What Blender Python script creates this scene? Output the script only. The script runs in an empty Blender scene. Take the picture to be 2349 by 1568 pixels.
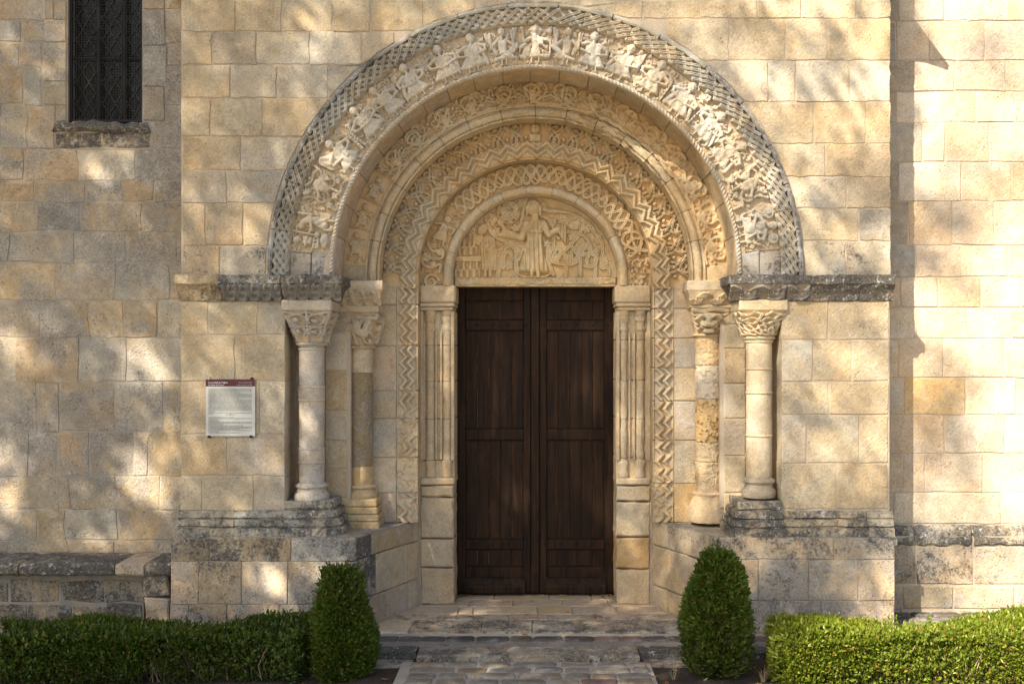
import bpy, math, random
import numpy as np
from mathutils import Matrix, Vector

R = random.Random(11)
NR = np.random.default_rng(7)
pi = math.pi
sc = bpy.context.scene
col = sc.collection

# ------------------------------------------------------------------ camera
UNIT = 0.0033            # metres per chart unit on the portal's front plane (Y = 0)
DIST = 8.0               # camera distance from that plane
VPX, VPY = 1228.0, 815.0
ZC = 2.06                # camera height above the door sill
cam_d = bpy.data.cameras.new('camera')
cam = bpy.data.objects.new('camera', cam_d)
col.objects.link(cam)
cam.location = (0, -DIST, ZC)
cam.rotation_euler = (math.radians(90), 0, 0)
cam_d.sensor_width = 36.0
cam_d.lens = 36.0 * (DIST / UNIT) / 2349.0
cam_d.shift_x = (1174.5 - VPX) / 2349.0
cam_d.shift_y = (VPY - 784.0) / 2349.0
cam_d.clip_end = 500
sc.camera = cam

# ------------------------------------------------------------------ sky, sun, exposure
SUN = Vector((-0.84, -1.0, 1.118)).normalized()      # towards the sun
world = bpy.data.worlds.new('World')
sc.world = world
world.use_nodes = True
wn = world.node_tree
bg = wn.nodes['Background']
sky = wn.nodes.new('ShaderNodeTexSky')
sky.sky_type = 'NISHITA'
sky.sun_disc = False
sky.sun_elevation = math.asin(SUN.z)
sky.sun_rotation = math.atan2(SUN.x, SUN.y)
sky.air_density = 1.0
sky.dust_density = 2.0
sky.ozone_density = 0.6
wn.links.new(sky.outputs[0], bg.inputs[0])
bg.inputs[1].default_value = 0.07
sun_d = bpy.data.lights.new('sun', 'SUN')
sun_d.energy = 4.6
sun_d.angle = math.radians(0.53)
sun_d.color = (1.0, 0.89, 0.74)
sun = bpy.data.objects.new('sun', sun_d)
col.objects.link(sun)
sun.rotation_euler = (-SUN).to_track_quat('-Z', 'Y').to_euler()
sun.location = (-20, -24, 26)
vs = sc.view_settings
vs.view_transform = 'Standard'
vs.look = 'None'
vs.exposure = 1.62
vs.gamma = 1.0
sc.cycles.use_denoising = True
sc.cycles.max_bounces = 8
sc.cycles.diffuse_bounces = 4
sc.cycles.transmission_bounces = 4

# ------------------------------------------------------------------ helpers
def S(Y): return UNIT * (DIST + Y) / DIST
def PX(vx, Y=0.0): return (vx - VPX) * S(Y)
def PZ(vy, Y=0.0): return ZC - (vy - VPY) * S(Y)

def top(name, label, cat, loc=(0, 0, 0), group=None, kind=None):
    o = bpy.data.objects.new(name, None)
    o.empty_display_size = 0.1
    col.objects.link(o)
    o.location = loc
    o['label'] = label
    o['category'] = cat
    if group: o['group'] = group
    if kind: o['kind'] = kind
    return o

def tag(o, label, cat, group=None, kind=None):
    o['label'] = label
    if cat: o['category'] = cat
    if group: o['group'] = group
    if kind: o['kind'] = kind
    return o

def part(name, parent):
    o = bpy.data.objects.new(name, None)
    o.empty_display_size = 0.05
    col.objects.link(o)
    adopt(o, parent)
    return o

def adopt(o, parent):
    if parent is not None:
        o.parent = parent
        if parent.parent is None:
            o.matrix_parent_inverse = Matrix.Translation(-Vector(parent.location))

def link(name, me, mat, parent=None, color=None):
    o = bpy.data.objects.new(name, me)
    col.objects.link(o)
    if mat is not None and len(me.materials) == 0:
        me.materials.append(mat)
    adopt(o, parent)
    if color is not None:
        o.color = (color[0], color[1], color[2], color[3] if len(color) > 3 else 0.0)
    return o

def pymesh(name, verts, faces, mat, parent=None, color=None, smooth=False):
    me = bpy.data.meshes.new(name)
    me.from_pydata([tuple(v) for v in verts], [], faces)
    if smooth:
        me.polygons.foreach_set('use_smooth', [True] * len(me.polygons))
    me.update()
    return link(name, me, mat, parent, color)

def npmesh(name, V, F, mat, parent=None, color=None, smooth=True, attrs=None):
    """V (n,3), F (m,3|4) arrays"""
    me = bpy.data.meshes.new(name)
    V = np.ascontiguousarray(V, dtype=np.float32)
    F = np.ascontiguousarray(F, dtype=np.int32)
    k = F.shape[1]
    me.vertices.add(len(V)); me.vertices.foreach_set('co', V.ravel())
    me.loops.add(F.size); me.loops.foreach_set('vertex_index', F.ravel())
    me.polygons.add(len(F))
    me.polygons.foreach_set('loop_start', np.arange(0, F.size, k, dtype=np.int32))
    me.polygons.foreach_set('loop_total', np.full(len(F), k, dtype=np.int32))
    if smooth:
        me.polygons.foreach_set('use_smooth', np.ones(len(F), dtype=bool))
    if attrs:
        for an, av in attrs.items():
            a = me.attributes.new(an, 'FLOAT', 'POINT')
            a.data.foreach_set('value', np.ascontiguousarray(av, dtype=np.float32).ravel())
    me.update(calc_edges=True)
    me.validate()
    return link(name, me, mat, parent, color)

def boxmesh(b, V, F):
    x0, x1, y0, y1, z0, z1 = b
    n = len(V)
    V += [(x0, y0, z0), (x1, y0, z0), (x1, y1, z0), (x0, y1, z0), (x0, y0, z1), (x1, y0, z1), (x1, y1, z1), (x0, y1, z1)]
    F += [tuple(n + i for i in f) for f in ((0, 3, 2, 1), (4, 5, 6, 7), (0, 1, 5, 4), (1, 2, 6, 5), (2, 3, 7, 6), (3, 0, 4, 7))]

def boxes(name, bl, mat, parent=None, color=None):
    V, F = [], []
    for b in bl: boxmesh(b, V, F)
    return pymesh(name, V, F, mat, parent, color)

def bbox(name, b, mat, parent=None, color=None, bev=0.004):
    """a box with chamfered edges"""
    x0, x1, y0, y1, z0, z1 = b
    bev = min(bev, (x1 - x0) / 3, (y1 - y0) / 3, (z1 - z0) / 3)
    V, F = [], []
    idx = {}
    for sx in (0, 1):
        for sy in (0, 1):
            for sz in (0, 1):
                X = (x0, x1)[sx]; Y = (y0, y1)[sy]; Z = (z0, z1)[sz]
                dx = bev if sx == 0 else -bev; dy = bev if sy == 0 else -bev; dz = bev if sz == 0 else -bev
                idx[(sx, sy, sz, 0)] = len(V); V.append((X, Y + dy, Z + dz))
                idx[(sx, sy, sz, 1)] = len(V); V.append((X + dx, Y, Z + dz))
                idx[(sx, sy, sz, 2)] = len(V); V.append((X + dx, Y + dy, Z))
    g = lambda a, b_, c, k: idx[(a, b_, c, k)]
    for s in (0, 1):
        F.append((g(s, 0, 0, 0), g(s, 1, 0, 0), g(s, 1, 1, 0), g(s, 0, 1, 0)))
        F.append((g(0, s, 0, 1), g(1, s, 0, 1), g(1, s, 1, 1), g(0, s, 1, 1)))
        F.append((g(0, 0, s, 2), g(1, 0, s, 2), g(1, 1, s, 2), g(0, 1, s, 2)))
    for a in (0, 1):
        for b_ in (0, 1):
            F.append((g(a, b_, 0, 0), g(a, b_, 1, 0), g(a, b_, 1, 1), g(a, b_, 0, 1)))
            F.append((g(a, 0, b_, 0), g(a, 1, b_, 0), g(a, 1, b_, 2), g(a, 0, b_, 2)))
            F.append((g(0, a, b_, 1), g(1, a, b_, 1), g(1, a, b_, 2), g(0, a, b_, 2)))
            for c in (0, 1):
                F.append((g(a, b_, c, 0), g(a, b_, c, 1), g(a, b_, c, 2)))
    return pymesh(name, V, F, mat, parent, color)

# ------------------------------------------------------------------ node materials
class NT:
    def __init__(s, name):
        s.m = bpy.data.materials.new(name); s.m.use_nodes = True
        s.t = s.m.node_tree; s.b = s.t.nodes['Principled BSDF']
    def n(s, typ, **kw):
        nd = s.t.nodes.new(typ)
        for k, v in kw.items(): setattr(nd, k, v)
        return nd
    def l(s, a, b): s.t.links.new(a, b)
    def setv(s, sock, v):
        if hasattr(v, 'is_output') or isinstance(v, bpy.types.NodeSocket): s.l(v, sock)
        else: sock.default_value = v
    def math(s, op, a, b=0.0, c=None, clamp=False):
        nd = s.n('ShaderNodeMath', operation=op, use_clamp=clamp)
        s.setv(nd.inputs[0], a); s.setv(nd.inputs[1], b)
        if c is not None: s.setv(nd.inputs[2], c)
        return nd.outputs[0]
    def mix(s, f, a, b, blend='MIX'):
        nd = s.n('ShaderNodeMix', data_type='RGBA', blend_type=blend)
        s.setv(nd.inputs[0], f); s.setv(nd.inputs[6], a); s.setv(nd.inputs[7], b)
        return nd.outputs[2]
    def noise(s, vec, scale, detail=4, rough=0.55, dist=0.0):
        nd = s.n('ShaderNodeTexNoise')
        s.l(vec, nd.inputs['Vector']); nd.inputs['Scale'].default_value = scale
        nd.inputs['Detail'].default_value = detail; nd.inputs['Roughness'].default_value = rough
        nd.inputs['Distortion'].default_value = dist
        return nd.outputs['Fac']
    def voro(s, vec, scale, feature='F1', rnd=1.0):
        nd = s.n('ShaderNodeTexVoronoi', feature=feature)
        s.l(vec, nd.inputs['Vector']); nd.inputs['Scale'].default_value = scale
        nd.inputs['Randomness'].default_value = rnd
        return nd.outputs['Distance']
    def ramp(s, f, lo, hi, a=0.0, b=1.0):
        nd = s.n('ShaderNodeMapRange', interpolation_type='SMOOTHSTEP')
        s.setv(nd.inputs[0], f); s.setv(nd.inputs[1], lo); s.setv(nd.inputs[2], hi)
        s.setv(nd.inputs[3], a); s.setv(nd.inputs[4], b)
        return nd.outputs[0]
    def pos(s, rnd=True, scl=(1, 1, 1)):
        g = s.n('ShaderNodeNewGeometry').outputs['Position']
        if rnd:
            oi = s.n('ShaderNodeObjectInfo')
            vm = s.n('ShaderNodeVectorMath', operation='SCALE')
            cb = s.n('ShaderNodeCombineXYZ')
            for i, k in enumerate((37.0, 91.0, 53.0)):
                s.l(s.math('MULTIPLY', oi.outputs['Random'], k), cb.inputs[i])
            ad = s.n('ShaderNodeVectorMath', operation='ADD')
            s.l(g, ad.inputs[0]); s.l(cb.outputs[0], ad.inputs[1]); g = ad.outputs[0]
        if scl != (1, 1, 1):
            mu = s.n('ShaderNodeVectorMath', operation='MULTIPLY')
            s.l(g, mu.inputs[0]); mu.inputs[1].default_value = scl; g = mu.outputs[0]
        return g
    def bump(s, h, strength=0.4, dist=0.01, prev=None):
        nd = s.n('ShaderNodeBump'); s.l(h, nd.inputs['Height'])
        nd.inputs['Strength'].default_value = strength; nd.inputs['Distance'].default_value = dist
        if prev is not None: s.l(prev, nd.inputs['Normal'])
        return nd.outputs[0]

def stone_material(name, pits=0.5, tool=0.0, patch=0.35, bumpk=1.0, relief=False, stain=0.0, grain=1.0):
    t = NT(name)
    p = t.pos(); pw = t.pos(False)
    oi = t.n('ShaderNodeObjectInfo')
    base = oi.outputs['Color']; dirt = oi.outputs['Alpha']
    big = t.noise(p, 2.6, 4, 0.6)
    mid = t.noise(p, 13, 6, 0.68, 0.5)
    fine = t.noise(p, 70, 5, 0.75)
    grit = t.noise(p, 210, 3, 0.7)
    warm = t.mix(1.0, base, (1.08, 0.95, 0.78, 1), 'MULTIPLY')
    c = t.mix(t.ramp(big, 0.36, 0.62, 0.0, 0.8), base, warm)
    c = t.mix(t.math('MULTIPLY', t.ramp(t.noise(p, 5.5, 6, 0.7), 0.50, 0.70), patch), c, (0.45, 0.435, 0.40, 1))
    c = t.mix(t.ramp(mid, 0.56, 0.76, 0.0, 0.32), c, (0.68, 0.62, 0.50, 1))
    # brown run-off and iron stain
    c = t.mix(t.math('MULTIPLY', t.ramp(t.noise(p, 8.0, 5, 0.7, 0.8), 0.56, 0.74), 0.4), c, t.mix(1.0, base, (0.80, 0.60, 0.42, 1), 'MULTIPLY'))
    if stain > 0:
        # grey biological film spreading over several stones
        sn = t.math('ADD', t.math('MULTIPLY', t.noise(pw, 1.7, 5, 0.62, 0.6), 0.75), t.math('MULTIPLY', mid, 0.25))
        sm_ = t.math('MULTIPLY', t.ramp(sn, 0.45, 0.56), stain)
        film = t.mix(t.ramp(fine, 0.3, 0.7), (0.20, 0.197, 0.185, 1), (0.38, 0.37, 0.345, 1))
        c = t.mix(sm_, c, film)
    v = t.math('ADD', t.math('MULTIPLY', t.ramp(mid, 0.2, 0.8, 0.78, 1.12), t.ramp(t.noise(pw, 1.3, 4, 0.6), 0.3, 0.7, 0.86, 1.08)), t.math('MULTIPLY', t.ramp(fine, 0.28, 0.72, -0.17, 0.14), grain))
    v = t.math('ADD', v, t.math('MULTIPLY', t.ramp(grit, 0.3, 0.7, -0.09, 0.09), grain))
    c = t.mix(1.0, c, v, 'MULTIPLY')
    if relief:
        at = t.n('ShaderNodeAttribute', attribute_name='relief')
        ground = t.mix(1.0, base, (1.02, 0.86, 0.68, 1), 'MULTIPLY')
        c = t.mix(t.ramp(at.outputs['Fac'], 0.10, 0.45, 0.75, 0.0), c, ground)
    # pits
    pv = t.voro(p, 42, 'F1')
    pm = t.math('MULTIPLY', t.ramp(pv, 0.12, 0.30, 1.0, 0.0), t.ramp(t.noise(p, 8, 4, 0.65), 0.44, 0.62))
    pm = t.math('MULTIPLY', pm, pits)
    c = t.mix(t.math('MULTIPLY', pm, 0.60), c, (0.15, 0.11, 0.08, 1))
    # black crust and lichen, amount from the object's alpha
    cn = t.math('ADD', t.math('MULTIPLY', t.noise(pw, 4.5, 8, 0.72, 0.4), 0.56), t.math('MULTIPLY', t.noise(pw, 40, 6, 0.8), 0.44))
    lo = t.math('SUBTRACT', 0.60, t.math('MULTIPLY', dirt, 0.24))
    cm = t.ramp(cn, lo, t.math('ADD', lo, 0.11))
    cm = t.math('MULTIPLY', cm, t.math('MULTIPLY', dirt, 3.0, clamp=True))
    crust = t.mix(t.ramp(fine, 0.35, 0.65), (0.040, 0.037, 0.033, 1), (0.15, 0.14, 0.125, 1))
    c = t.mix(t.math('MULTIPLY', cm, 0.90), c, crust)
    ln = t.noise(pw, 22, 6, 0.75)
    lm = t.math('MULTIPLY', t.ramp(ln, 0.57, 0.64), t.ramp(dirt, 0.25, 0.8, 0.0, 0.9))
    c = t.mix(lm, c, t.mix(t.ramp(grit, 0.4, 0.6), (0.42, 0.42, 0.39, 1), (0.58, 0.58, 0.54, 1)))
    om = t.math('MULTIPLY', t.ramp(t.voro(p, 15), 0.06, 0.12, 1.0, 0.0), t.ramp(dirt, 0.45, 0.8, 0.0, 0.6))
    om = t.math('MULTIPLY', om, t.ramp(t.noise(p, 2.5, 1), 0.52, 0.62))
    c = t.mix(om, c, (0.42, 0.20, 0.05, 1))
    t.l(c, t.b.inputs['Base Color'])
    t.b.inputs['Roughness'].default_value = 0.93
    t.b.inputs['Specular IOR Level'].default_value = 0.12
    h = t.math('ADD', t.math('MULTIPLY', t.noise(p, 24, 6, 0.7), 1.0), t.math('MULTIPLY', fine, 0.6))
    h = t.math('SUBTRACT', h, t.math('MULTIPLY', pm, 1.1))
    if tool > 0:
        r2 = t.n('ShaderNodeVectorRotate', rotation_type='Y_AXIS'); t.l(p, r2.inputs['Vector']); r2.inputs['Angle'].default_value = 0.75
        mu = t.n('ShaderNodeVectorMath', operation='MULTIPLY'); t.l(r2.outputs[0], mu.inputs[0]); mu.inputs[1].default_value = (16, 40, 90)
        h = t.math('ADD', h, t.math('MULTIPLY', t.noise(mu.outputs[0], 1.0, 3, 0.6), tool))
    t.l(t.bump(h, 0.6 * bumpk, 0.013), t.b.inputs['Normal'])
    return t.m

M_ASH = stone_material('limestone_ashlar', pits=0.6, tool=0.7, patch=0.2, stain=0.22)
M_OLD = stone_material('limestone_old_wall', pits=0.8, tool=0.2, patch=0.25, bumpk=1.25, stain=0.6)
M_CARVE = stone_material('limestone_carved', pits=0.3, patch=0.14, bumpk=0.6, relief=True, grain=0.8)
M_SMOOTH = stone_material('limestone_dressed', pits=0.5, patch=0.14, bumpk=0.8)

def mortar_material(name, c0, c1, stain=0.0):
    t = NT(name); p = t.pos(False)
    c = t.mix(t.ramp(t.noise(p, 6, 5, 0.6), 0.3, 0.7), c0, c1)
    c = t.mix(t.ramp(t.noise(p, 130, 3, 0.7), 0.35, 0.7, 0, 0.4), c, (0.62, 0.54, 0.42, 1))
    if stain > 0:
        sn = t.math('ADD', t.math('MULTIPLY', t.noise(p, 1.7, 5, 0.62, 0.6), 0.75), t.math('MULTIPLY', t.noise(p, 13, 5, 0.65), 0.25))
        c = t.mix(t.math('MULTIPLY', t.ramp(sn, 0.45, 0.56), stain), c, (0.27, 0.262, 0.245, 1))
    t.l(c, t.b.inputs['Base Color']); t.b.inputs['Roughness'].default_value = 0.95
    t.l(t.bump(t.noise(p, 90, 5, 0.7), 0.8, 0.01), t.b.inputs['Normal'])
    return t.m
M_MORT = mortar_material('mortar', (0.44, 0.345, 0.245, 1), (0.52, 0.43, 0.32, 1))
M_MORT_OLD = mortar_material('old_mortar', (0.36, 0.29, 0.20, 1), (0.43, 0.36, 0.265, 1), 0.7)

def plain(name, c, rough=0.6, metal=0.0, var=0.15, scale=30, bump=0.0):
    t = NT(name); p = t.pos()
    k = t.ramp(t.noise(p, scale, 4, 0.6), 0.25, 0.75, 1 - var, 1 + var)
    t.l(t.mix(1.0, (*c, 1), k, 'MULTIPLY'), t.b.inputs['Base Color'])
    t.b.inputs['Roughness'].default_value = rough; t.b.inputs['Metallic'].default_value = metal
    if bump: t.l(t.bump(t.noise(p, scale * 3, 4, 0.6), bump, 0.004), t.b.inputs['Normal'])
    return t.m
# ------------------------------------------------------------------ stone pieces
def clip_circle(pts, cx, cz, r):
    """keep a stone's outline outside the arch ring"""
    xs = [p[0] for p in pts]; zs = [p[1] for p in pts]
    mx, mz = sum(xs) / len(xs), sum(zs) / len(zs)
    zt = max(zs); sg = 1 if mx > cx else -1
    xo = max(abs(x - cx) for x in xs)
    side = abs(mx - cx) > (mz - cz) * 0.75
    out = []
    for (a, b) in pts:
        if side:
            h = abs(b - cz) if b > cz else 0.0
            lim = math.sqrt(max(0.0, r * r - h * h))
            if abs(a - cx) < lim or (a - cx) * sg < 0: a = cx + sg * min(lim, xo)
        else:
            h = abs(a - cx)
            lim = cz + math.sqrt(max(0.0, r * r - h * h)) if h < r else cz
            if b < lim: b = min(lim, zt)
        out.append((a, b))
    return out

def densify(pts, step):
    out = []
    n = len(pts)
    for i in range(n):
        a, b = pts[i], pts[(i + 1) % n]
        k = max(1, int(math.hypot(b[0] - a[0], b[1] - a[1]) / step))
        for j in range(k):
            f = j / k
            out.append((a[0] + (b[0] - a[0]) * f, a[1] + (b[1] - a[1]) * f))
    return out

def inset_poly(pts, d):
    n = len(pts)
    area = sum(pts[i][0] * pts[(i + 1) % n][1] - pts[(i + 1) % n][0] * pts[i][1] for i in range(n))
    sg = 1 if area > 0 else -1
    out = []
    for i in range(n):
        p0, p1, p2 = pts[i - 1], pts[i], pts[(i + 1) % n]
        e1 = (p1[0] - p0[0], p1[1] - p0[1]); e2 = (p2[0] - p1[0], p2[1] - p1[1])
        l1 = math.hypot(*e1) or 1e-9; l2 = math.hypot(*e2) or 1e-9
        n1 = (-e1[1] / l1 * sg, e1[0] / l1 * sg); n2 = (-e2[1] / l2 * sg, e2[0] / l2 * sg)
        m = (n1[0] + n2[0], n1[1] + n2[1]); ml = math.hypot(*m)
        if ml < 1e-6: m = n1; k = 1
        else:
            m = (m[0] / ml, m[1] / ml); k = 1 / max(0.5, m[0] * n1[0] + m[1] * n1[1])
        out.append((p1[0] + m[0] * d * k, p1[1] + m[1] * d * k))
    return out

def block(parent, poly, mapf, mat, color, name='stone', joint=0.008, jit=0.003, bev=0.006, depth=0.06, proud=None, step=0.11, tilt=0.002):
    """a stone: outline (a,b) on a surface, mapf(a,b,d) -> world, d outwards"""
    pts = inset_poly(densify(poly, step), joint / 2)
    pts = [(a + R.gauss(0, jit), b + R.gauss(0, jit)) for a, b in pts]
    if proud is None: proud = R.uniform(-0.001, 0.003)
    inn = inset_poly(pts, bev)
    n = len(pts)
    ca = sum(p[0] for p in pts) / n; cb = sum(p[1] for p in pts) / n
    ta, tb = R.uniform(-tilt, tilt) * 4, R.uniform(-tilt, tilt) * 4
    V = [mapf(a, b, proud + (a - ca) * ta + (b - cb) * tb) for a, b in inn]
    V += [mapf(a, b, proud - bev * R.uniform(0.7, 1.3) + (a - ca) * ta + (b - cb) * tb) for a, b in pts]
    V += [mapf(a, b, -depth) for a, b in pts]
    F = [tuple(range(n))]
    for k in (0, n):
        for i in range(n):
            j = (i + 1) % n
            F.append((k + i, k + n + i, k + n + j, k + j))
    return pymesh(name, V, F, mat, parent, color)

def wallmap(Y): return lambda a, b, d: (a, Y - d, b)

PAL = {
 'y': (0.565, 0.465, 0.31), 'c': (0.58, 0.49, 0.34), 't': (0.52, 0.42, 0.275), 'g': (0.475, 0.425, 0.335),
 'w': (0.60, 0.535, 0.415), 'b': (0.44, 0.355, 0.235), 'o': (0.55, 0.41, 0.225), 'k': (0.40, 0.365, 0.30),
 'p': (0.56, 0.465, 0.345), 'l': (0.455, 0.37, 0.255), 'h': (0.60, 0.515, 0.40)}
def shade(k, v=0.06, dirt=0.0):
    c = PAL[k]; f = 1 + R.gauss(0, v * 0.7); w = R.gauss(0, v * 0.3)
    return (c[0] * f * (1 + w), c[1] * f, c[2] * f * (1 - w), dirt)

def course(parent, Y, y0, y1, xs, cols, mat, dirt=0.0, clip=None, joint=0.008, jit=0.003, bev=0.006, wav=0.0, depth=0.06):
    """one course: y0,y1 chart rows, xs joints, cols a colour key per stone"""
    for i in range(len(xs) - 1):
        k = cols[i % len(cols)]
        x0, x1 = xs[i], xs[i + 1]
        ya, yb = y0, y1
        P = [(PX(x0, Y), PZ(yb, Y)), (PX(x1, Y), PZ(yb, Y)), (PX(x1, Y), PZ(ya, Y)), (PX(x0, Y), PZ(ya, Y))]
        if wav: P = [(a + R.uniform(-wav, wav), b + R.uniform(-wav, wav)) for a, b in P]
        if clip:
            D = densify(P, 0.05)
            if all(math.hypot(a - clip[0], b - clip[1]) < clip[2] for a, b in D): continue
            P = clip_circle(D, *clip)
            Q = [P[0]]
            for p in P[1:]:
                if math.hypot(p[0] - Q[-1][0], p[1] - Q[-1][1]) > 0.012: Q.append(p)
            P = Q
            ar = abs(sum(P[i][0] * P[(i + 1) % len(P)][1] - P[(i + 1) % len(P)][0] * P[i][1] for i in range(len(P)))) / 2
            if ar < 0.004: continue
        dd = dirt if not isinstance(dirt, (list, tuple)) else dirt[i % len(dirt)]
        block(parent, P, wallmap(Y), mat, shade(k, 0.06, dd), joint=joint, jit=jit, bev=bev, depth=depth)

YL, YR, YRB = 0.35, 0.38, 0.31

# ------------------------------------------------------------------ left nave wall
wall_l = top('church_wall', 'old grey and tan rubble-and-ashlar church wall with a barred window, left of the portal', 'wall', (-3.4, YL, 0))
# backing with the window opening
wx0, wx1, wz0 = PX(155, YL), PX(326, YL), PZ(279, YL)
xl, xr = -5.6, -2.55
yb0 = YL + 0.0035
boxes('mortar', [(xl, wx0 - 0.0, yb0, YL + 0.6, -0.3, 6.6), (wx1, xr, yb0, YL + 0.6, -0.3, 6.6), (wx0, wx1, yb0, YL + 0.6, -0.3, wz0 - 0.02), (wx0, wx1, yb0, YL + 0.6, 5.75, 6.6)], M_MORT_OLD, wall_l)
LW = [
 (-240, -150, [-420, -290, -170, -60, 40, 105], 'lglll'), (-240, -150, [378, 424], 'g'),
 (-150, -60, [-420, -330, -200, -80, 20, 105], 'gllgl'), (-150, -60, [376, 424], 'k'),
 (-60, 45, [-420, -260, -130, -30, 62, 104], 'lgglg'), (-60, 22, [378, 424], 'l'),
 (45, 97, [-420, -300, -170, -40, 50, 102], 'gllkl'), (22, 100, [380, 424], 'g'),
 (97, 152, [-420, -240, -110, -10, 46, 98], 'llglp'), (100, 152, [384, 424], 'p'),
 (152, 240, [-420, -310, -180, -70, 52, 96], 'lgllg'), (152, 240, [378, 424], 'k'),
 (240, 341, [-420, -260, -120, 0, 62, 128], 'gllgl'), (240, 341, [345, 424], 'k'),
 (341, 414, [-420, -300, -190, -60, 55, 178, 310, 424], 'lglllwk'),
 (414, 463, [-420, -250, -120, -20, 80, 198, 282, 355, 424], 'gllllgll'),
 (463, 532, [-420, -320, -180, -70, 85, 185, 325, 424], 'llglkll'),
 (532, 602, [-420, -260, -130, 23, 170, 290, 405, 424], 'llgkglll'),
 (602, 688, [-420, -300, -150, -40, 129, 264, 391, 424], 'llltggl'),
 (688, 775, [-420, -280, -160, -30, 92, 204, 283, 361, 424], 'lglkltlg'),
 (775, 876, [-420, -250, -110, 37, 180, 290, 424], 'llglgw'),
 (876, 990, [-420, -310, -180, -50, 86, 137, 264, 378, 424], 'lllgklgt'),
 (990, 1093, [-420, -260, -100, 66, 129, 206, 307, 339, 424], 'llllllpt'),
 (1093, 1168, [-420, -300, -170, -60, 41, 135, 161, 264, 367, 424], 'llllllltt'),
 (1168, 1238, [-420, -240, -90, 85, 150, 270, 424], 'lltlgll'),
 (1238, 1268, [-420, -260, -120, 20, 155, 265, 424], 'tlltll'),
 (1268, 1345, [-420, -260, -120, 20, 155, 265, 424], 'tlltll'),
 (1345, 1440, [-420, -300, -160, -20, 100, 230, 424], 'tlltll'),
]
for (a, b, xs, ck) in LW:
    course(wall_l, YL, a, b, xs, ck, M_OLD, dirt=[R.choice((0.0, 0.0, 0.08, 0.16, 0.26)) for _ in xs], joint=0.009, jit=0.006, bev=0.004, wav=0.008)
# window surround
for (x0, x1, y0, y1, k) in [(105, 153, -240, -110, 'l'), (105, 153, -110, 2, 'g'), (124, 153, 2, 45, 'l'), (104, 124, 2, 45, 'l'), (102, 153, 45, 97, 'p'), (98, 153, 97, 187, 't'), (98, 153, 187, 240, 'g'), (128, 153, 240, 278, 'k'),
                            (328, 378, -240, -90, 'g'), (328, 378, -90, 22, 'l'), (328, 380, 22, 105, 'k'), (328, 383, 105, 198, 'g'), (328, 378, 198, 278, 'l'), (345, 378, 240, 241, 'l')]:
    if y1 - y0 < 5: continue
    P = [(PX(x0, YL), PZ(y1, YL)), (PX(x1, YL), PZ(y1, YL)), (PX(x1, YL), PZ(y0, YL)), (PX(x0, YL), PZ(y0, YL))]
    block(wall_l, P, wallmap(YL), M_OLD, shade(k, 0.05, 0.12), joint=0.005, jit=0.003, depth=0.3, proud=0.006)
# weathered window sill
for (xa_, xb_) in ((128, 232), (232, 345)):
    block(wall_l, [(PX(xa_, YL), PZ(341, YL)), (PX(xb_, YL), PZ(341, YL)), (PX(xb_, YL), PZ(304, YL)), (PX(xa_, YL), PZ(304, YL))], wallmap(YL), M_OLD, (0.42, 0.35, 0.25, 0.72), jit=0.006, bev=0.005)
P = [(PX(122, YL), PZ(304, YL)), (PX(345, YL), PZ(306, YL)), (PX(342, YL), PZ(280, YL)), (PX(126, YL), PZ(280, YL))]
win = part('window', wall_l)
win['label'] = 'tall dark leaded church window behind iron bars and wire mesh'
block(win, P, wallmap(YL), M_OLD, (0.40, 0.35, 0.27, 0.85), name='window_sill', jit=0.007, bev=0.022, depth=0.2, proud=0.040, step=0.06)

M_GLASS = (lambda t: (t.b.inputs['Base Color'].__setattr__('default_value', (0.012, 0.014, 0.016, 1)),
                      t.b.inputs['Roughness'].__setattr__('default_value', 0.12),
                      t.l(t.bump(t.noise(t.pos(False), 7, 2), 0.25, 0.02), t.b.inputs['Normal']), t.m)[-1])(NT('window_glass'))
M_IRON = plain('black_iron', (0.016, 0.014, 0.014), 0.55, 0.4, 0.3, 60)
M_LEAD = plain('leading', (0.085, 0.075, 0.055), 0.5, 0.4, 0.3, 40)
wz1 = 5.75
yg = YL + 0.13
ww = wx1 - wx0
boxes('glass_pane', [(wx0 - 0.02, wx1 + 0.02, yg, yg + 0.006, wz0 - 0.05, wz1)], M_GLASS, win)
def bars(name, segs, w, th, Y, mat, parent):
    """flat bars (a,b)->(c,d) in the XZ plane"""
    V, F = [], []
    for (a, b, c, d) in segs:
        L = math.hypot(c - a, d - b); nx, nz = -(d - b) / L * w / 2, (c - a) / L * w / 2
        n = len(V)
        for yy in (Y, Y + th):
            V += [(a + nx, yy, b + nz), (a - nx, yy, b - nz), (c - nx, yy, d - nz), (c + nx, yy, d + nz)]
        F += [tuple(n + i for i in f) for f in ((0, 1, 2, 3), (4, 7, 6, 5), (0, 4, 5, 1), (1, 5, 6, 2), (2, 6, 7, 3), (3, 7, 4, 0))]
    return pymesh(name, V, F, mat, parent)
def diag(x0, x1, z0, z1, step, sgn):
    out = []
    H = z1 - z0; sl = 1.62
    k = -H / sl
    while k < (x1 - x0) + H / sl:
        # line x = x0+k + s*t , z = z0 + sl*t
        pts = []
        xa = x0 + k; za = z0
        xb = xa + sgn * H / sl; zb = z1
        f0, f1 = 0.0, 1.0
        dx = xb - xa
        for bound, side in ((x0, 0), (x1, 1)):
            t_ = (bound - xa) / dx
            if (dx > 0) == (side == 0): f0 = max(f0, t_)
            else: f1 = min(f1, t_)
        if f1 - f0 > 0.01:
            out.append((xa + dx * f0, za + H * f0, xa + dx * f1, za + H * f1))
        k += step
    return out
LL = bars('lead_lattice', diag(wx0, wx1, wz0, wz1, 0.105, 1) + diag(wx0, wx1, wz0, wz1, 0.105, -1), 0.007, 0.006, yg - 0.012, M_LEAD, win)
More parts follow.
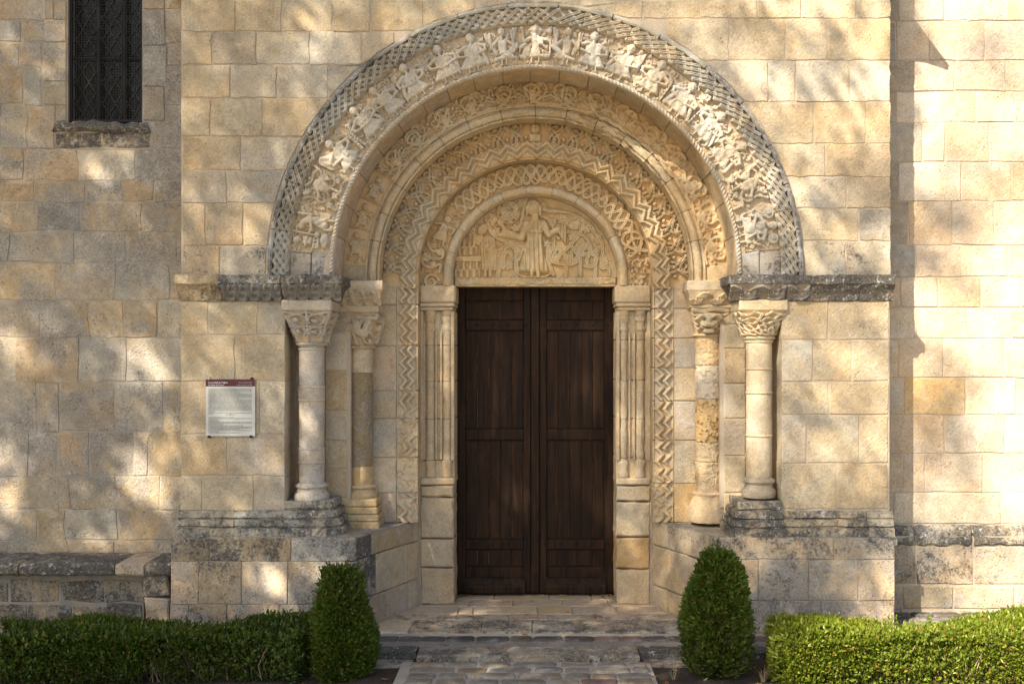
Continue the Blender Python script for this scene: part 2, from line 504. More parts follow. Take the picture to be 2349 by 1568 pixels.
for f in (0.36, 0.71):
    x = wx0 + ww * f
    bbox('iron_bar', (x - 0.015, x + 0.015, yg - 0.06, yg - 0.035, wz0 - 0.02, wz1), M_IRON, win)
for y in (126, -60, -250):
    z = PZ(y, YL)
    bbox('iron_bar', (wx0 - 0.01, wx1 + 0.01, yg - 0.034, yg - 0.016, z - 0.012, z + 0.012), M_IRON, win)
M_STEEL_D = plain('wire', (0.03, 0.027, 0.025), 0.5, 0.6, 0.2, 20)
segs = []
x = wx0 + 0.012
while x < wx1: segs.append((x, wz0, x, wz1)); x += 0.021
z = wz0 + 0.01
while z < wz1 - 0.3: segs.append((wx0, z, wx1, z)); z += 0.021
WM = bars('wire_mesh', segs, 0.0026, 0.0026, YL + 0.035, M_STEEL_D, win)
LL['kind'] = WM['kind'] = 'stuff'
boxes('mesh_frame', [(wx0 + 0.002, wx0 + 0.022, YL + 0.03, YL + 0.05, wz0 + 0.004, wz1), (wx1 - 0.022, wx1 - 0.002, YL + 0.03, YL + 0.05, wz0 + 0.004, wz1), (wx0 + 0.022, wx1 - 0.022, YL + 0.03, YL + 0.05, wz0 + 0.004, wz0 + 0.022)], M_IRON, win)

# ------------------------------------------------------------------ right wall
wall_r = top('church_wall', 'pale sunlit ashlar church wall above a weathered base, right of the portal', 'wall', (3.4, YR, 0))
boxes('mortar', [(2.5, 6.2, YR + 0.005, YR + 0.6, 0.642, 6.6)], M_MORT, wall_r)
boxes('mortar', [(2.5, 6.2, YRB + 0.006, YR + 0.6, -0.3, 0.64)], M_MORT, wall_r)
RW = [
 (-300, -215, [2010, 2110, 2230, 2340, 2470, 2600, 2740], 'hphchp'),
 (-215, -130, [2010, 2080, 2200, 2300, 2420, 2560, 2740], 'phchph'),
 (-130, -45, [2010, 2120, 2240, 2350, 2480, 2600, 2740], 'hcphhp'),
 (-45, 49, [2010, 2061, 2166, 2219, 2314, 2440, 2560, 2740], 'phwhchp'),
 (49, 139, [2010, 2056, 2131, 2258, 2380, 2520, 2740], 'phphhc'),
 (139, 210, [2010, 2097, 2191, 2307, 2420, 2560, 2740], 'hhphhc'),
 (210, 281, [2010, 2056, 2163, 2239, 2327, 2440, 2590, 2740], 'phchphh'),
 (281, 371, [2010, 2116, 2168, 2269, 2400, 2540, 2740], 'phphhh'),
 (371, 461, [2010, 2061, 2204, 2320, 2450, 2590, 2740], 'phpphh'),
 (461, 562, [2010, 2084, 2183, 2281, 2400, 2530, 2740], 'pphhhh'),
 (562, 635, [2010, 2101, 2204, 2312, 2450, 2590, 2740], 'phhhhh'),
 (635, 705, [2010, 2065, 2151, 2249, 2342, 2480, 2600, 2740], 'ppthhhh'),
 (705, 776, [2010, 2103, 2218, 2322, 2440, 2590, 2740], 'phhhhh'),
 (776, 866, [2010, 2060, 2164, 2303, 2430, 2560, 2740], 'pphhhh'),
 (866, 951, [2010, 2075, 2214, 2330, 2450, 2590, 2740], 'pohhhh'),
 (951, 1040, [2010, 2167, 2304, 2430, 2570, 2740], 'phhhh'),
 (1040, 1129, [2010, 2071, 2121, 2253, 2390, 2540, 2740], 'ppphhh'),
 (1129, 1201, [2010, 2048, 2153, 2296, 2420, 2570, 2740], 'phhhhh'),
]
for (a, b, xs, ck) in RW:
    if a < 635: ck = ['k'] + list(ck[1:])      # greyer stones beside the portal block, also darkened to deepen its cast shadow
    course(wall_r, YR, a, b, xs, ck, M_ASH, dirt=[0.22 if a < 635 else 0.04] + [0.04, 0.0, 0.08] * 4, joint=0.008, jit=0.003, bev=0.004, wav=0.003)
for (a, b, xs, ck, dd) in [(1251, 1341, [2010, 2102, 2233, 2360, 2500, 2740], 'lphhp', [0.42, 0.5, 0.34]), (1341, 1397, [2010, 2071, 2187, 2330, 2460, 2740], 'ptphh', [0.1, 0.12]), (1397, 1470, [2010, 2120, 2250, 2390, 2740], 'ppph', [0.2])]:
    course(wall_r, YRB, a, b, xs, ck, M_OLD, dirt=dd, joint=0.008, jit=0.005, bev=0.009, wav=0.004)
# sloped ledge stones over the base
for (x0, x1) in [(2010, 2102), (2102, 2233), (2233, 2352), (2352, 2500), (2500, 2740)]:
    za, zb = PZ(1251, YRB), PZ(1202, YR)
    def lm(a, b, d, za=za, zb=zb):
        f = (b - za) / (zb - za)
        yy = YRB - 0.01 if f < 0.55 else YRB - 0.01 + (YR - YRB + 0.005) * (f - 0.55) / 0.45
        return (a, yy - d, b)
    P = [(PX(x0, YRB), za), (PX(x1, YRB), za), (PX(x1, YRB), zb), (PX(x0, YRB), zb)]
    block(wall_r, P, lm, M_OLD, (0.42, 0.37, 0.28, 0.78), name='ledge_stone', joint=0.008, jit=0.006, bev=0.012, step=0.05)
# ------------------------------------------------------------------ relief carving (height fields on real surfaces)
def vnoise(nu, nv, du, dv, cell, seed):
    rg = np.random.default_rng(seed)
    gu, gv = int(nu * du / cell) + 3, int(nv * dv / cell) + 3
    L = rg.uniform(-1, 1, (gu, gv))
    x = np.arange(nu) * du / cell; y = np.arange(nv) * dv / cell
    i = x.astype(int); j = y.astype(int); fx = x - i; fy = y - j
    fx = fx * fx * (3 - 2 * fx); fy = fy * fy * (3 - 2 * fy)
    a = L[np.ix_(i, j)]; b = L[np.ix_(i + 1, j)]; c = L[np.ix_(i, j + 1)]; d = L[np.ix_(i + 1, j + 1)]
    fx = fx[:, None]; fy = fy[None, :]
    return (a * (1 - fx) + b * fx) * (1 - fy) + (c * (1 - fx) + d * fx) * fy

class HF:
    def __init__(s, u0, u1, v0, v1, res=0.004):
        s.u = np.linspace(u0, u1, max(3, int((u1 - u0) / res) + 1))
        s.v = np.linspace(v0, v1, max(3, int((v1 - v0) / res) + 1))
        s.H = np.zeros((len(s.u), len(s.v)))
        s.du = s.u[1] - s.u[0]; s.dv = s.v[1] - s.v[0]
    def win(s, ua, ub, va, vb):
        i0 = np.searchsorted(s.u, ua); i1 = np.searchsorted(s.u, ub)
        j0 = np.searchsorted(s.v, va); j1 = np.searchsorted(s.v, vb)
        return i0, i1, j0, j1
    def put(s, w, val):
        i0, i1, j0, j1 = w
        s.H[i0:i1, j0:j1] = np.maximum(s.H[i0:i1, j0:j1], val)
    def grid(s, w):
        i0, i1, j0, j1 = w
        return s.u[i0:i1][:, None], s.v[j0:j1][None, :]
    def ribbon(s, pts, w, h, groove=0.0, p=3.0, r1=None):
        """swept band along a polyline; h scalar or per-point"""
        pts = np.asarray(pts, float)
        n = len(pts)
        hs = np.full(n, h) if np.isscalar(h) else np.asarray(h)
        ws = np.full(n, w) if r1 is None else np.linspace(w, r1, n)
        wm = ws.max()
        W = s.win(pts[:, 0].min() - wm, pts[:, 0].max() + wm, pts[:, 1].min() - wm, pts[:, 1].max() + wm)
        if W[1] <= W[0] or W[3] <= W[2]: return
        Q = np.full((W[1] - W[0], W[3] - W[2]), 9.0); HH = np.zeros_like(Q)
        for k in range(n - 1):
            a, b = pts[k], pts[k + 1]
            w2 = s.win(min(a[0], b[0]) - wm, max(a[0], b[0]) + wm, min(a[1], b[1]) - wm, max(a[1], b[1]) + wm)
            if w2[1] <= w2[0] or w2[3] <= w2[2]: continue
            U, Vv = s.grid(w2)
            dx, dy = b - a; L2 = dx * dx + dy * dy + 1e-12
            t = np.clip(((U - a[0]) * dx + (Vv - a[1]) * dy) / L2, 0, 1)
            q = np.hypot(U - a[0] - t * dx, Vv - a[1] - t * dy) / (ws[k] + (ws[k + 1] - ws[k]) * t)
            sl = (slice(w2[0] - W[0], w2[1] - W[0]), slice(w2[2] - W[2], w2[3] - W[2]))
            m = q < Q[sl]
            Q[sl] = np.where(m, q, Q[sl]); HH[sl] = np.where(m, hs[k] + (hs[k + 1] - hs[k]) * t, HH[sl])
        prof = np.where(Q < 1, (1 - np.minimum(Q, 1) ** p) ** (1 / p), 0)
        if groove: prof = prof - groove * np.exp(-(Q / 0.22) ** 2)
        s.put(W, HH * np.maximum(prof, 0))
    def cap(s, a, b, r0, r1, h0, h1=None, p=2.4):
        s.ribbon([a, b], r0, [h0, h0 if h1 is None else h1], 0, p, r1)
    def ell(s, c, rx, ry, h, rot=0.0, p=2.4):
        rm = max(rx, ry)
        W = s.win(c[0] - rm, c[0] + rm, c[1] - rm, c[1] + rm)
        if W[1] <= W[0] or W[3] <= W[2]: return
        U, Vv = s.grid(W); U = U - c[0]; Vv = Vv - c[1]
        ca, sa = math.cos(rot), math.sin(rot)
        q = np.hypot((U * ca + Vv * sa) / rx, (-U * sa + Vv * ca) / ry)
        s.put(W, np.where(q < 1, h * (1 - np.minimum(q, 1) ** p) ** (1 / p), 0))
    def poly(s, pts, h, edge=0.008, fold=None):
        """filled polygon with rounded edge; fold(u,v) multiplies the height"""
        P = np.asarray(pts, float)
        W = s.win(P[:, 0].min(), P[:, 0].max(), P[:, 1].min(), P[:, 1].max())
        if W[1] <= W[0] or W[3] <= W[2]: return
        U, Vv = s.grid(W); U, Vv = np.broadcast_arrays(U, Vv)
        ins = np.zeros(U.shape, bool); D = np.full(U.shape, 9.0)
        n = len(P)
        for k in range(n):
            a, b = P[k], P[(k + 1) % n]
            c = (a[1] > Vv) != (b[1] > Vv)
            with np.errstate(divide='ignore', invalid='ignore'):
                xx = (b[0] - a[0]) * (Vv - a[1]) / (b[1] - a[1] + 1e-15) + a[0]
            ins ^= c & (U < xx)
            dx, dy = b - a; t = np.clip(((U - a[0]) * dx + (Vv - a[1]) * dy) / (dx * dx + dy * dy + 1e-12), 0, 1)
            D = np.minimum(D, np.hypot(U - a[0] - t * dx, Vv - a[1] - t * dy))
        e = np.clip(D / edge, 0, 1)
        val = np.where(ins, h * np.sqrt(1 - (1 - e) ** 2), 0)
        if fold is not None: val = val * fold(U, Vv)
        s.put(W, val)
    def cut(s, pts, w, d):
        """incise a line"""
        pts = np.asarray(pts, float)
        for k in range(len(pts) - 1):
            a, b = pts[k], pts[k + 1]
            W = s.win(min(a[0], b[0]) - w, max(a[0], b[0]) + w, min(a[1], b[1]) - w, max(a[1], b[1]) + w)
            if W[1] <= W[0] or W[3] <= W[2]: continue
            U, Vv = s.grid(W); dx, dy = b - a
            t = np.clip(((U - a[0]) * dx + (Vv - a[1]) * dy) / (dx * dx + dy * dy + 1e-12), 0, 1)
            q = np.hypot(U - a[0] - t * dx, Vv - a[1] - t * dy) / w
            s.H[W[0]:W[1], W[2]:W[3]] -= d * np.clip(1 - q, 0, 1)
    def hole(s, c, rx, ry, depth, rot=0.0):
        rm = max(rx, ry)
        W = s.win(c[0] - rm, c[0] + rm, c[1] - rm, c[1] + rm)
        if W[1] <= W[0] or W[3] <= W[2]: return
        U, Vv = s.grid(W); U = U - c[0]; Vv = Vv - c[1]
        ca, sa = math.cos(rot), math.sin(rot)
        q = np.hypot((U * ca + Vv * sa) / rx, (-U * sa + Vv * ca) / ry)
        s.H[W[0]:W[1], W[2]:W[3]] -= depth * np.sqrt(np.clip(1 - q ** 2, 0, 1))
    def blur(s, n=1, mask=None):
        for _ in range(n):
            P = np.pad(s.H, 1, mode='edge')
            B = (P[1:-1, 1:-1] * 4 + P[:-2, 1:-1] * 2 + P[2:, 1:-1] * 2 + P[1:-1, :-2] * 2 + P[1:-1, 2:] * 2 + P[:-2, :-2] + P[2:, 2:] + P[:-2, 2:] + P[2:, :-2]) / 16
            s.H = B if mask is None else s.H * (1 - mask) + B * mask
    def press(s, hs, top_, k=1.25):
        """flatten the tops so the carving reads as cut into the face of the block"""
        s.H = np.where(s.H > 0, top_ * np.tanh(s.H / hs * k), s.H)
    def wear(s, seed, amp=0.002, chips=0.004):
        nu, nv = s.H.shape
        s.H = s.H + amp * vnoise(nu, nv, s.du, s.dv, 0.022, seed) + amp * 0.7 * vnoise(nu, nv, s.du, s.dv, 0.009, seed + 1)
        c = vnoise(nu, nv, s.du, s.dv, 0.05, seed + 2)
        s.H = s.H - chips * np.clip(c - 0.45, 0, 1) * (s.H > 0.006)
    def mesh(s, name, mapf, parent, color, mat=None, i0=0, i1=None, lip=0.0, norm=0.03):
        i1 = len(s.u) if i1 is None else i1
        H = s.H[i0:i1].copy()
        if lip:
            H[0, :] -= lip; H[-1, :] -= lip
        U, Vv = np.meshgrid(s.u[i0:i1], s.v, indexing='ij')
        X, Y, Z = mapf(U, Vv, H)
        n, m = H.shape
        V = np.stack([X, Y, Z], -1).reshape(-1, 3)
        idx = np.arange(n * m).reshape(n, m)
        F = np.stack([idx[:-1, :-1], idx[1:, :-1], idx[1:, 1:], idx[:-1, 1:]], -1).reshape(-1, 4)
        return npmesh(name, V, F, mat or M_CARVE, parent, color, True, {'relief': np.clip(H / norm, 0, 1)})

CZ = 2.70
def archmap(Y, rr, cz=CZ, cx=0.0):
    """u: length along the arch at radius rr from the left springing (negative: down the left leg), v: radius, h: outwards"""
    L = pi * rr
    def f(u, v, h):
        th = np.clip(u, 0, L) / rr
        x = cx - v * np.cos(th); z = cz + v * np.sin(th)
        z = z + np.minimum(u, 0) - np.maximum(u - L, 0)
        return x, Y - h + 0 * u, z
    return f

def revolve(name, prof, a0, a1, parent, color, mat, cz=CZ, leg=0.0, gap=0.0, seed=None, jit=0.0, n=None, cx=0.0, smooth=True):
    """profile [(r, y)...] swept round the arch from angle a0 to a1 (0 = left springing), legs downwards by leg"""
    g = gap
    n = n or max(3, int((a1 - a0) / 0.03) + 1)
    ths = list(np.linspace(a0 + g, a1 - g, n))
    st = [(t, 0.0) for t in ths]
    if leg and a0 <= 0.001: st = [(0.0, -leg)] + st
    if leg and a1 >= pi - 0.001: st = st + [(pi, -leg)]
    V = []
    m = len(prof)
    rg = np.random.default_rng(seed if seed is not None else 1)
    for (t, dz) in st:
        jr = rg.normal(0, jit, m) if jit else np.zeros(m); jy = rg.normal(0, jit, m) if jit else np.zeros(m)
        for k, (r, y) in enumerate(prof):
            rr = r + jr[k]
            V.append((cx - rr * math.cos(t), y + jy[k], cz + rr * math.sin(t) + dz))
    F = []
    for i in range(len(st) - 1):
        for k in range(m - 1):
            F.append((i * m + k, i * m + k + 1, (i + 1) * m + k + 1, (i + 1) * m + k))
    for e in (0, len(st) - 1):
        F.append(tuple(e * m + k for k in range(m)))
    return npmesh_mixed(name, V, F, mat, parent, color, smooth)

def npmesh_mixed(name, V, F, mat, parent, color, smooth):
    o = pymesh(name, V, F, mat, parent, color, smooth)
    if smooth:
        try:
            o.data.set_sharp_from_angle(angle=math.radians(40))
        except Exception:
            pass
    return o

# ---- figure vocabulary -------------------------------------------------------
class Fig:
    """draws in a local frame: x sideways, y up, unit = figure height"""
    def __init__(s, hf, uc, v0, hh, lean=0.0, flip=1, hs=0.036, kx=1.0):
        s.kx = kx
        s.hf, s.uc, s.v0, s.hh, s.lean, s.flip, s.hs = hf, uc, v0, hh, lean, flip, hs
    def T(s, p):
        x, y = p
        return (s.uc + s.flip * (x * s.kx + s.lean * (y - 0.45)) * s.hh, s.v0 + y * s.hh)
    def cap(s, a, b, r0, r1, h0, h1=None): s.hf.cap(s.T(a), s.T(b), r0 * s.hh, r1 * s.hh, h0 * s.hs, (h1 if h1 is not None else h0) * s.hs)
    def ell(s, c, rx, ry, h, rot=0.0, p=2.4): s.hf.ell(s.T(c), rx * s.hh, ry * s.hh, h * s.hs, rot * s.flip, p)
    def rib(s, pts, w, h, groove=0.0, smooth=True):
        q = [s.T(p) for p in (spl(pts) if smooth else pts)]
        s.hf.ribbon(q, w * s.hh, np.asarray(h) * s.hs if not np.isscalar(h) else h * s.hs, groove)
    def poly(s, pts, h, edge=0.05, folds=0, ang=0.0, depth=0.22):
        q = [s.T(p) for p in pts]
        f = None
        if folds:
            cx = sum(a for a, _ in q) / len(q); cy = max(b for _, b in q)
            k = folds
            ca, sa = math.cos(ang), math.sin(ang)
            f = lambda U, V: 1 - depth * (0.5 + 0.5 * np.sin(((U - cx) * ca + (V - cy) * sa) / s.hh * k * 2 * pi))
        s.hf.poly(q, h * s.hs, edge * s.hh, f)
    def hole(s, c, rx, ry, d): s.hf.hole(s.T(c), rx * s.hh, ry * s.hh, d * s.hs)
    def head(s, c, r=0.092, h=1.15, tilt=0.0, halo=0.0, hair=True):
        if halo: s.ell(c, halo, halo, 0.45, 0, 6)
        if hair: s.ell((c[0], c[1] + 0.02), r * 1.2, r * 1.4, h * 0.82, tilt, 3)
        s.ell(c, r, r * 1.32, h, tilt, 2.6)
        s.cap((c[0], c[1] + 0.02), (c[0], c[1] - 0.03), 0.018, 0.022, h + 0.14)
        for dx in (-0.036, 0.036): s.hole((c[0] + dx, c[1] + 0.028), 0.02, 0.016, 0.28)
        s.hole((c[0], c[1] - 0.062), 0.032, 0.011, 0.22)

def spl(pts, n=6):
    """Catmull-Rom through points"""
    P = [np.array(p, float) for p in pts]
    P = [2 * P[0] - P[1]] + P + [2 * P[-1] - P[-2]]
    out = []
    for i in range(1, len(P) - 2):
        for k in range(n):
            t = k / n
            out.append(tuple(0.5 * ((2 * P[i]) + (-P[i - 1] + P[i + 1]) * t + (2 * P[i - 1] - 5 * P[i] + 4 * P[i + 1] - P[i + 2]) * t * t + (-P[i - 1] + 3 * P[i] - 3 * P[i + 1] + P[i + 2]) * t ** 3)))
    out.append(tuple(P[-2]))
    return out

def spiral(c, r0, r1, a0, turns, n=26):
    return [(c[0] + (r0 + (r1 - r0) * k / n) * math.cos(a0 + turns * 2 * pi * k / n), c[1] + (r0 + (r1 - r0) * k / n) * math.sin(a0 + turns * 2 * pi * k / n)) for k in range(n + 1)]

def feet(f, x=0.10, y=0.10):
    for sg in (-1, 1):
        f.cap((sg * x, y + 0.06), (sg * x, 0.03), 0.030, 0.026, 0.75)
        f.cap((sg * x, 0.02), (sg * (x + 0.06), 0.0), 0.028, 0.022, 0.9, 0.6)

def gown(f, w=0.25, y0=0.10, y1=0.52, folds=5, ang=0.0, top=0.12):
    w *= 1.18
    f.poly([(-w, y0 + 0.03), (-w * 0.4, y0), (w * 0.45, y0), (w, y0 + 0.05), (top, y1), (-top, y1)], 0.9, 0.05, folds, ang)

def fancloak(f, sg, n=6):
    for k in range(n):
        a = 0.55 + k * 0.19
        f.cap((sg * 0.12, 0.66), (sg * (0.12 + 0.36 * math.cos(a - 0.9)), 0.66 - 0.42 * math.sin(a)), 0.02, 0.032, 0.55, 0.85)

def ropecloak(f, sg, top_=(0.16, 0.74), end=(0.36, 0.14), w=0.055):
    p = spl([(sg * 0.08, 0.72), (sg * top_[0] * 1.5, 0.76), (sg * end[0], 0.5), (sg * end[0], end[1])], 8)
    f.rib([(a, b) for a, b in p], w, 0.62, 0, False)
    n = len(p)
    for k in range(2, n - 1, 2):
        x, y = p[k]
        f.cap((x - sg * 0.045, y + 0.035), (x + sg * 0.045, y - 0.02), 0.017, 0.017, 0.9)

def arms(f, up=False, obj=None, elbow=0.28):
    if up:
        for sg in (-1, 1):
            f.cap((sg * 0.12, 0.66), (sg * 0.30, 0.48), 0.05, 0.045, 0.85)
            f.cap((sg * 0.30, 0.48), (sg * 0.27, 0.80), 0.042, 0.035, 0.85, 0.95)
            f.ell((sg * 0.27, 0.85), 0.045, 0.06, 0.95)
    else:
        for sg in (-1, 1):
            f.cap((sg * 0.10, 0.69), (sg * elbow, 0.60), 0.06, 0.055, 0.95)
            f.cap((sg * elbow, 0.60), (sg * (elbow - 0.02), 0.50), 0.05, 0.045, 0.95)
            f.cap((sg * elbow, 0.50), (sg * 0.07, 0.42), 0.042, 0.035, 0.95, 1.1)
    if obj == 'cup':
        f.poly([(-0.07, 0.36), (0.07, 0.36), (0.10, 0.56), (-0.10, 0.56)], 1.2, 0.03); f.hole((0, 0.47), 0.03, 0.04, 0.3)
    elif obj == 'book':
        f.poly([(-0.10, 0.36), (0.10, 0.38), (0.10, 0.58), (-0.10, 0.56)], 1.15, 0.02)
    elif obj == 'scroll':
        f.poly([(0.02, 0.30), (0.11, 0.30), (0.14, 0.62), (0.03, 0.62)], 1.1, 0.02)

def apostle(hf, uc, v0, hh, lean=0, flip=1, L='rope', Rr='rope', obj='cup', up=False, w=0.25, ros=None, seat=False, kx=1.34):
    f = Fig(hf, uc, v0, hh, lean, flip, 0.036, kx)
    for sg, kind in ((-1, L), (1, Rr)):
        if kind == 'rope': ropecloak(f, sg)
        elif kind == 'fan': fancloak(f, sg)
        elif kind == 'wing':
            f.poly([(sg * 0.08, 0.70), (sg * 0.30, 0.98), (sg * 0.44, 0.90), (sg * 0.42, 0.50), (sg * 0.2, 0.34)], 0.55, 0.05, 6, 0.6, 0.3)
        elif kind == 'pleat':
            f.poly([(sg * 0.08, 0.66), (sg * 0.22, 0.70), (sg * 0.48, 0.22), (sg * 0.24, 0.06), (sg * 0.12, 0.3)], 0.75, 0.04, 9, 0.5, 0.4)
        elif kind == 'panel':
            f.cap((sg * 0.14, 0.70), (sg * 0.30, 0.16), 0.05, 0.07, 0.65)
    f.poly([(-0.15, 0.40), (0.15, 0.40), (0.17, 0.66), (0.10, 0.73), (-0.10, 0.73), (-0.17, 0.66)], 0.8, 0.05, 4, 0.1, 0.15)
    gown(f, w, 0.11, 0.46, 5, 0.25 * (1 if flip > 0 else -1))
    feet(f, 0.09)
    arms(f, up, obj)
    f.cap((0, 0.78), (0, 0.70), 0.045, 0.05, 0.8)
    f.head((0.0, 0.875))
    if ros:
        f.ell(ros, 0.10, 0.10, 0.75, 0, 5)
        for k in range(6):
            a = k * pi / 3
            f.ell((ros[0] + 0.065 * math.cos(a), ros[1] + 0.065 * math.sin(a)), 0.034, 0.034, 0.95)
        f.hole(ros, 0.025, 0.025, 0.4)

def leafy(f, c, ang, r=0.13, h=0.85, n=5):
    for k in range(n):
        a = ang + (k - (n - 1) / 2) * 0.55
        rr = r * (1 - 0.12 * abs(k - (n - 1) / 2))
        f.cap(c, (c[0] + rr * math.cos(a), c[1] + rr * math.sin(a)), 0.022, 0.034, h * 0.8, h)

def birdscroll(hf, uc, v0, hh, flip=1):
    f = Fig(hf, uc, v0, hh, 0, flip)
    f.rib([(-0.45, 0.02), (-0.38, 0.28), (-0.12, 0.20), (0.05, 0.08), (0.28, 0.12), (0.42, 0.05)], 0.035, 0.8, 0.3)
    f.rib([(-0.42, 0.95), (-0.30, 0.70), (-0.36, 0.45), (-0.20, 0.30), (0.0, 0.42), (0.2, 0.30), (0.4, 0.4)], 0.034, 0.75, 0.3)
    f.rib([(0.42, 0.95), (0.36, 0.75), (0.20, 0.62), (0.30, 0.42), (0.44, 0.3)], 0.034, 0.85, 0.3)
    f.rib([(-0.1, 0.98), (0.05, 0.88), (0.25, 0.9), (0.4, 0.82)], 0.034, 0.75, 0.3)
    f.poly([(-0.14, 0.72), (0.0, 0.84), (0.16, 0.80), (0.22, 0.62), (0.14, 0.42), (0.02, 0.30), (-0.12, 0.42)], 1.0, 0.10, 7, 1.45, 0.18)
    f.poly([(0.02, 0.36), (0.12, 0.42), (0.10, 0.12), (0.0, 0.06)], 0.9, 0.03, 6, 0.1, 0.2)
    f.cap((-0.10, 0.64), (-0.24, 0.56), 0.05, 0.04, 1.0); f.ell((-0.26, 0.55), 0.06, 0.055, 1.1)
    leafy(f, (-0.28, 0.86), 0.6); leafy(f, (-0.40, 0.18), 1.2, 0.12); leafy(f, (0.34, 0.55), 2.6, 0.13)
    leafy(f, (-0.05, 0.14), 2.4, 0.11); leafy(f, (0.34, 0.2), 1.9, 0.10)
    for c in ((-0.16, 0.18), (0.3, 0.33), (0.1, 0.95)): f.ell(c, 0.04, 0.04, 0.9)

def small_person(f, x, y, s_, armx=0.3):
    """compact figure inside a frame of its own scale"""
    g = Fig(f.hf, *f.T((x, y)), f.hh * s_, 0, f.flip, f.hs)
    g.poly([(-0.2, 0.2), (0.2, 0.2), (0.16, 0.66), (-0.16, 0.66)], 0.9, 0.06, 4)
    gown(g, 0.22, 0.05, 0.35, 4); arms(g, False, None, armx); g.head((0, 0.86), 0.12)
    return g

def lionfight(hf, uc, v0, hh):
    f = Fig(hf, uc, v0, hh)
    # the small onlooker on the left with his tower, the fighter to the right over the beast
    f.poly([(-0.44, 0.28), (-0.12, 0.28), (-0.12, 0.46), (-0.44, 0.46)], 0.5, 0.02)
    for k in range(3): f.hole((-0.37 + k * 0.1, 0.37), 0.03, 0.05, 0.5)
    f.poly([(-0.36, 0.46), (-0.14, 0.46), (-0.14, 0.72), (-0.36, 0.72)], 0.8, 0.05, 4)
    f.cap((-0.38, 0.62), (-0.16, 0.60), 0.04, 0.035, 1.0); f.head((-0.25, 0.84), 0.075)
    f.cap((-0.06, 0.98), (-0.08, 0.42), 0.028, 0.024, 0.95)
    f.ell((0.11, 0.80), 0.12, 0.09, 1.05, -0.35); f.cap((0.18, 0.78), (0.30, 0.62), 0.09, 0.11, 0.9)
    f.cap((0.32, 0.60), (0.02, 0.52), 0.055, 0.04, 1.1); f.cap((0.02, 0.52), (-0.06, 0.58), 0.035, 0.03, 1.1)
    f.poly([(0.04, 0.14), (0.42, 0.16), (0.40, 0.55), (0.26, 0.66), (0.14, 0.44)], 0.95, 0.07, 7, 0.7, 0.3)
    f.cap((0.38, 0.95), (0.42, 0.60), 0.04, 0.045, 0.85)
    f.poly([(-0.44, 0.10), (-0.16, 0.03), (0.02, 0.08), (0.0, 0.26), (-0.2, 0.28), (-0.4, 0.2)], 0.9, 0.06, 5, 0.9)
    f.ell((-0.06, 0.36), 0.085, 0.07, 1.1); f.hole((-0.09, 0.37), 0.02, 0.02, 0.3); f.hole((-0.02, 0.37), 0.02, 0.02, 0.3)
    f.cap((0.1, 0.12), (0.12, 0.0), 0.035, 0.03, 0.9); f.cap((0.36, 0.14), (0.38, 0.0), 0.035, 0.03, 0.9)

def virgin(hf, uc, v0, hh):
    f = Fig(hf, uc, v0, hh)
    f.poly([(-0.40, 0.12), (0.40, 0.12), (0.36, 0.40), (-0.32, 0.40)], 0.5, 0.05)
    f.cap((-0.36, 0.42), (-0.30, 0.62), 0.05, 0.03, 0.8); f.cap((0.38, 0.38), (0.44, 0.50), 0.05, 0.03, 0.8)
    f.poly([(-0.16, 0.16), (0.18, 0.16), (0.18, 0.66), (0.1, 0.73), (-0.1, 0.73), (-0.18, 0.66)], 0.85, 0.05, 4)
    arms(f, False, None, 0.30)
    f.head((0.0, 0.56), 0.06, 1.3); f.ell((0.0, 0.30), 0.13, 0.16, 1.15); f.cap((0.12, 0.42), (0.2, 0.24), 0.035, 0.03, 1.2)
    f.head((0.0, 0.885), 0.085)
    for sg in (-1, 1):
        f.ell((sg * 0.31, 0.86), 0.135, 0.135, 0.6, 0, 8); f.ell((sg * 0.31, 0.86), 0.10, 0.10, 0.3, 0, 8); f.head((sg * 0.31, 0.86), 0.06, 0.95, 0, 0, False)
    feet(f, 0.11, 0.06); f.cap((-0.3, 0.10), (-0.3, 0.0), 0.04, 0.04, 0.8); f.cap((0.3, 0.10), (0.3, 0.0), 0.04, 0.04, 0.8)

def cherub(hf, uc, v0, hh, flip=1):
    f = Fig(hf, uc, v0, hh, 0, flip)
    f.poly([(-0.46, 0.88), (-0.34, 0.96), (-0.20, 0.62), (-0.10, 0.30), (-0.22, 0.26)], 0.7, 0.05, 7, 0.4, 0.3)
    f.poly([(0.30, 0.98), (0.44, 0.98), (0.34, 0.60), (0.24, 0.62)], 0.65, 0.04, 6, 0.2, 0.3)
    f.poly([(-0.28, 0.22), (0.02, 0.30), (0.40, 0.62), (0.46, 0.44), (0.14, 0.16), (-0.28, 0.13)], 1.0, 0.05, 7, 1.1, 0.3)
    f.poly([(0.06, 0.14), (0.32, 0.16), (0.26, 0.32), (0.1, 0.28)], 0.8, 0.04, 5)
    f.poly([(-0.10, 0.28), (0.11, 0.28), (0.14, 0.68), (-0.12, 0.68)], 0.85, 0.06)
    arms(f, True)
    f.cap((0, 0.74), (0, 0.66), 0.045, 0.05, 0.85); f.head((0.02, 0.86), 0.08)
    feet(f, 0.06, 0.08)

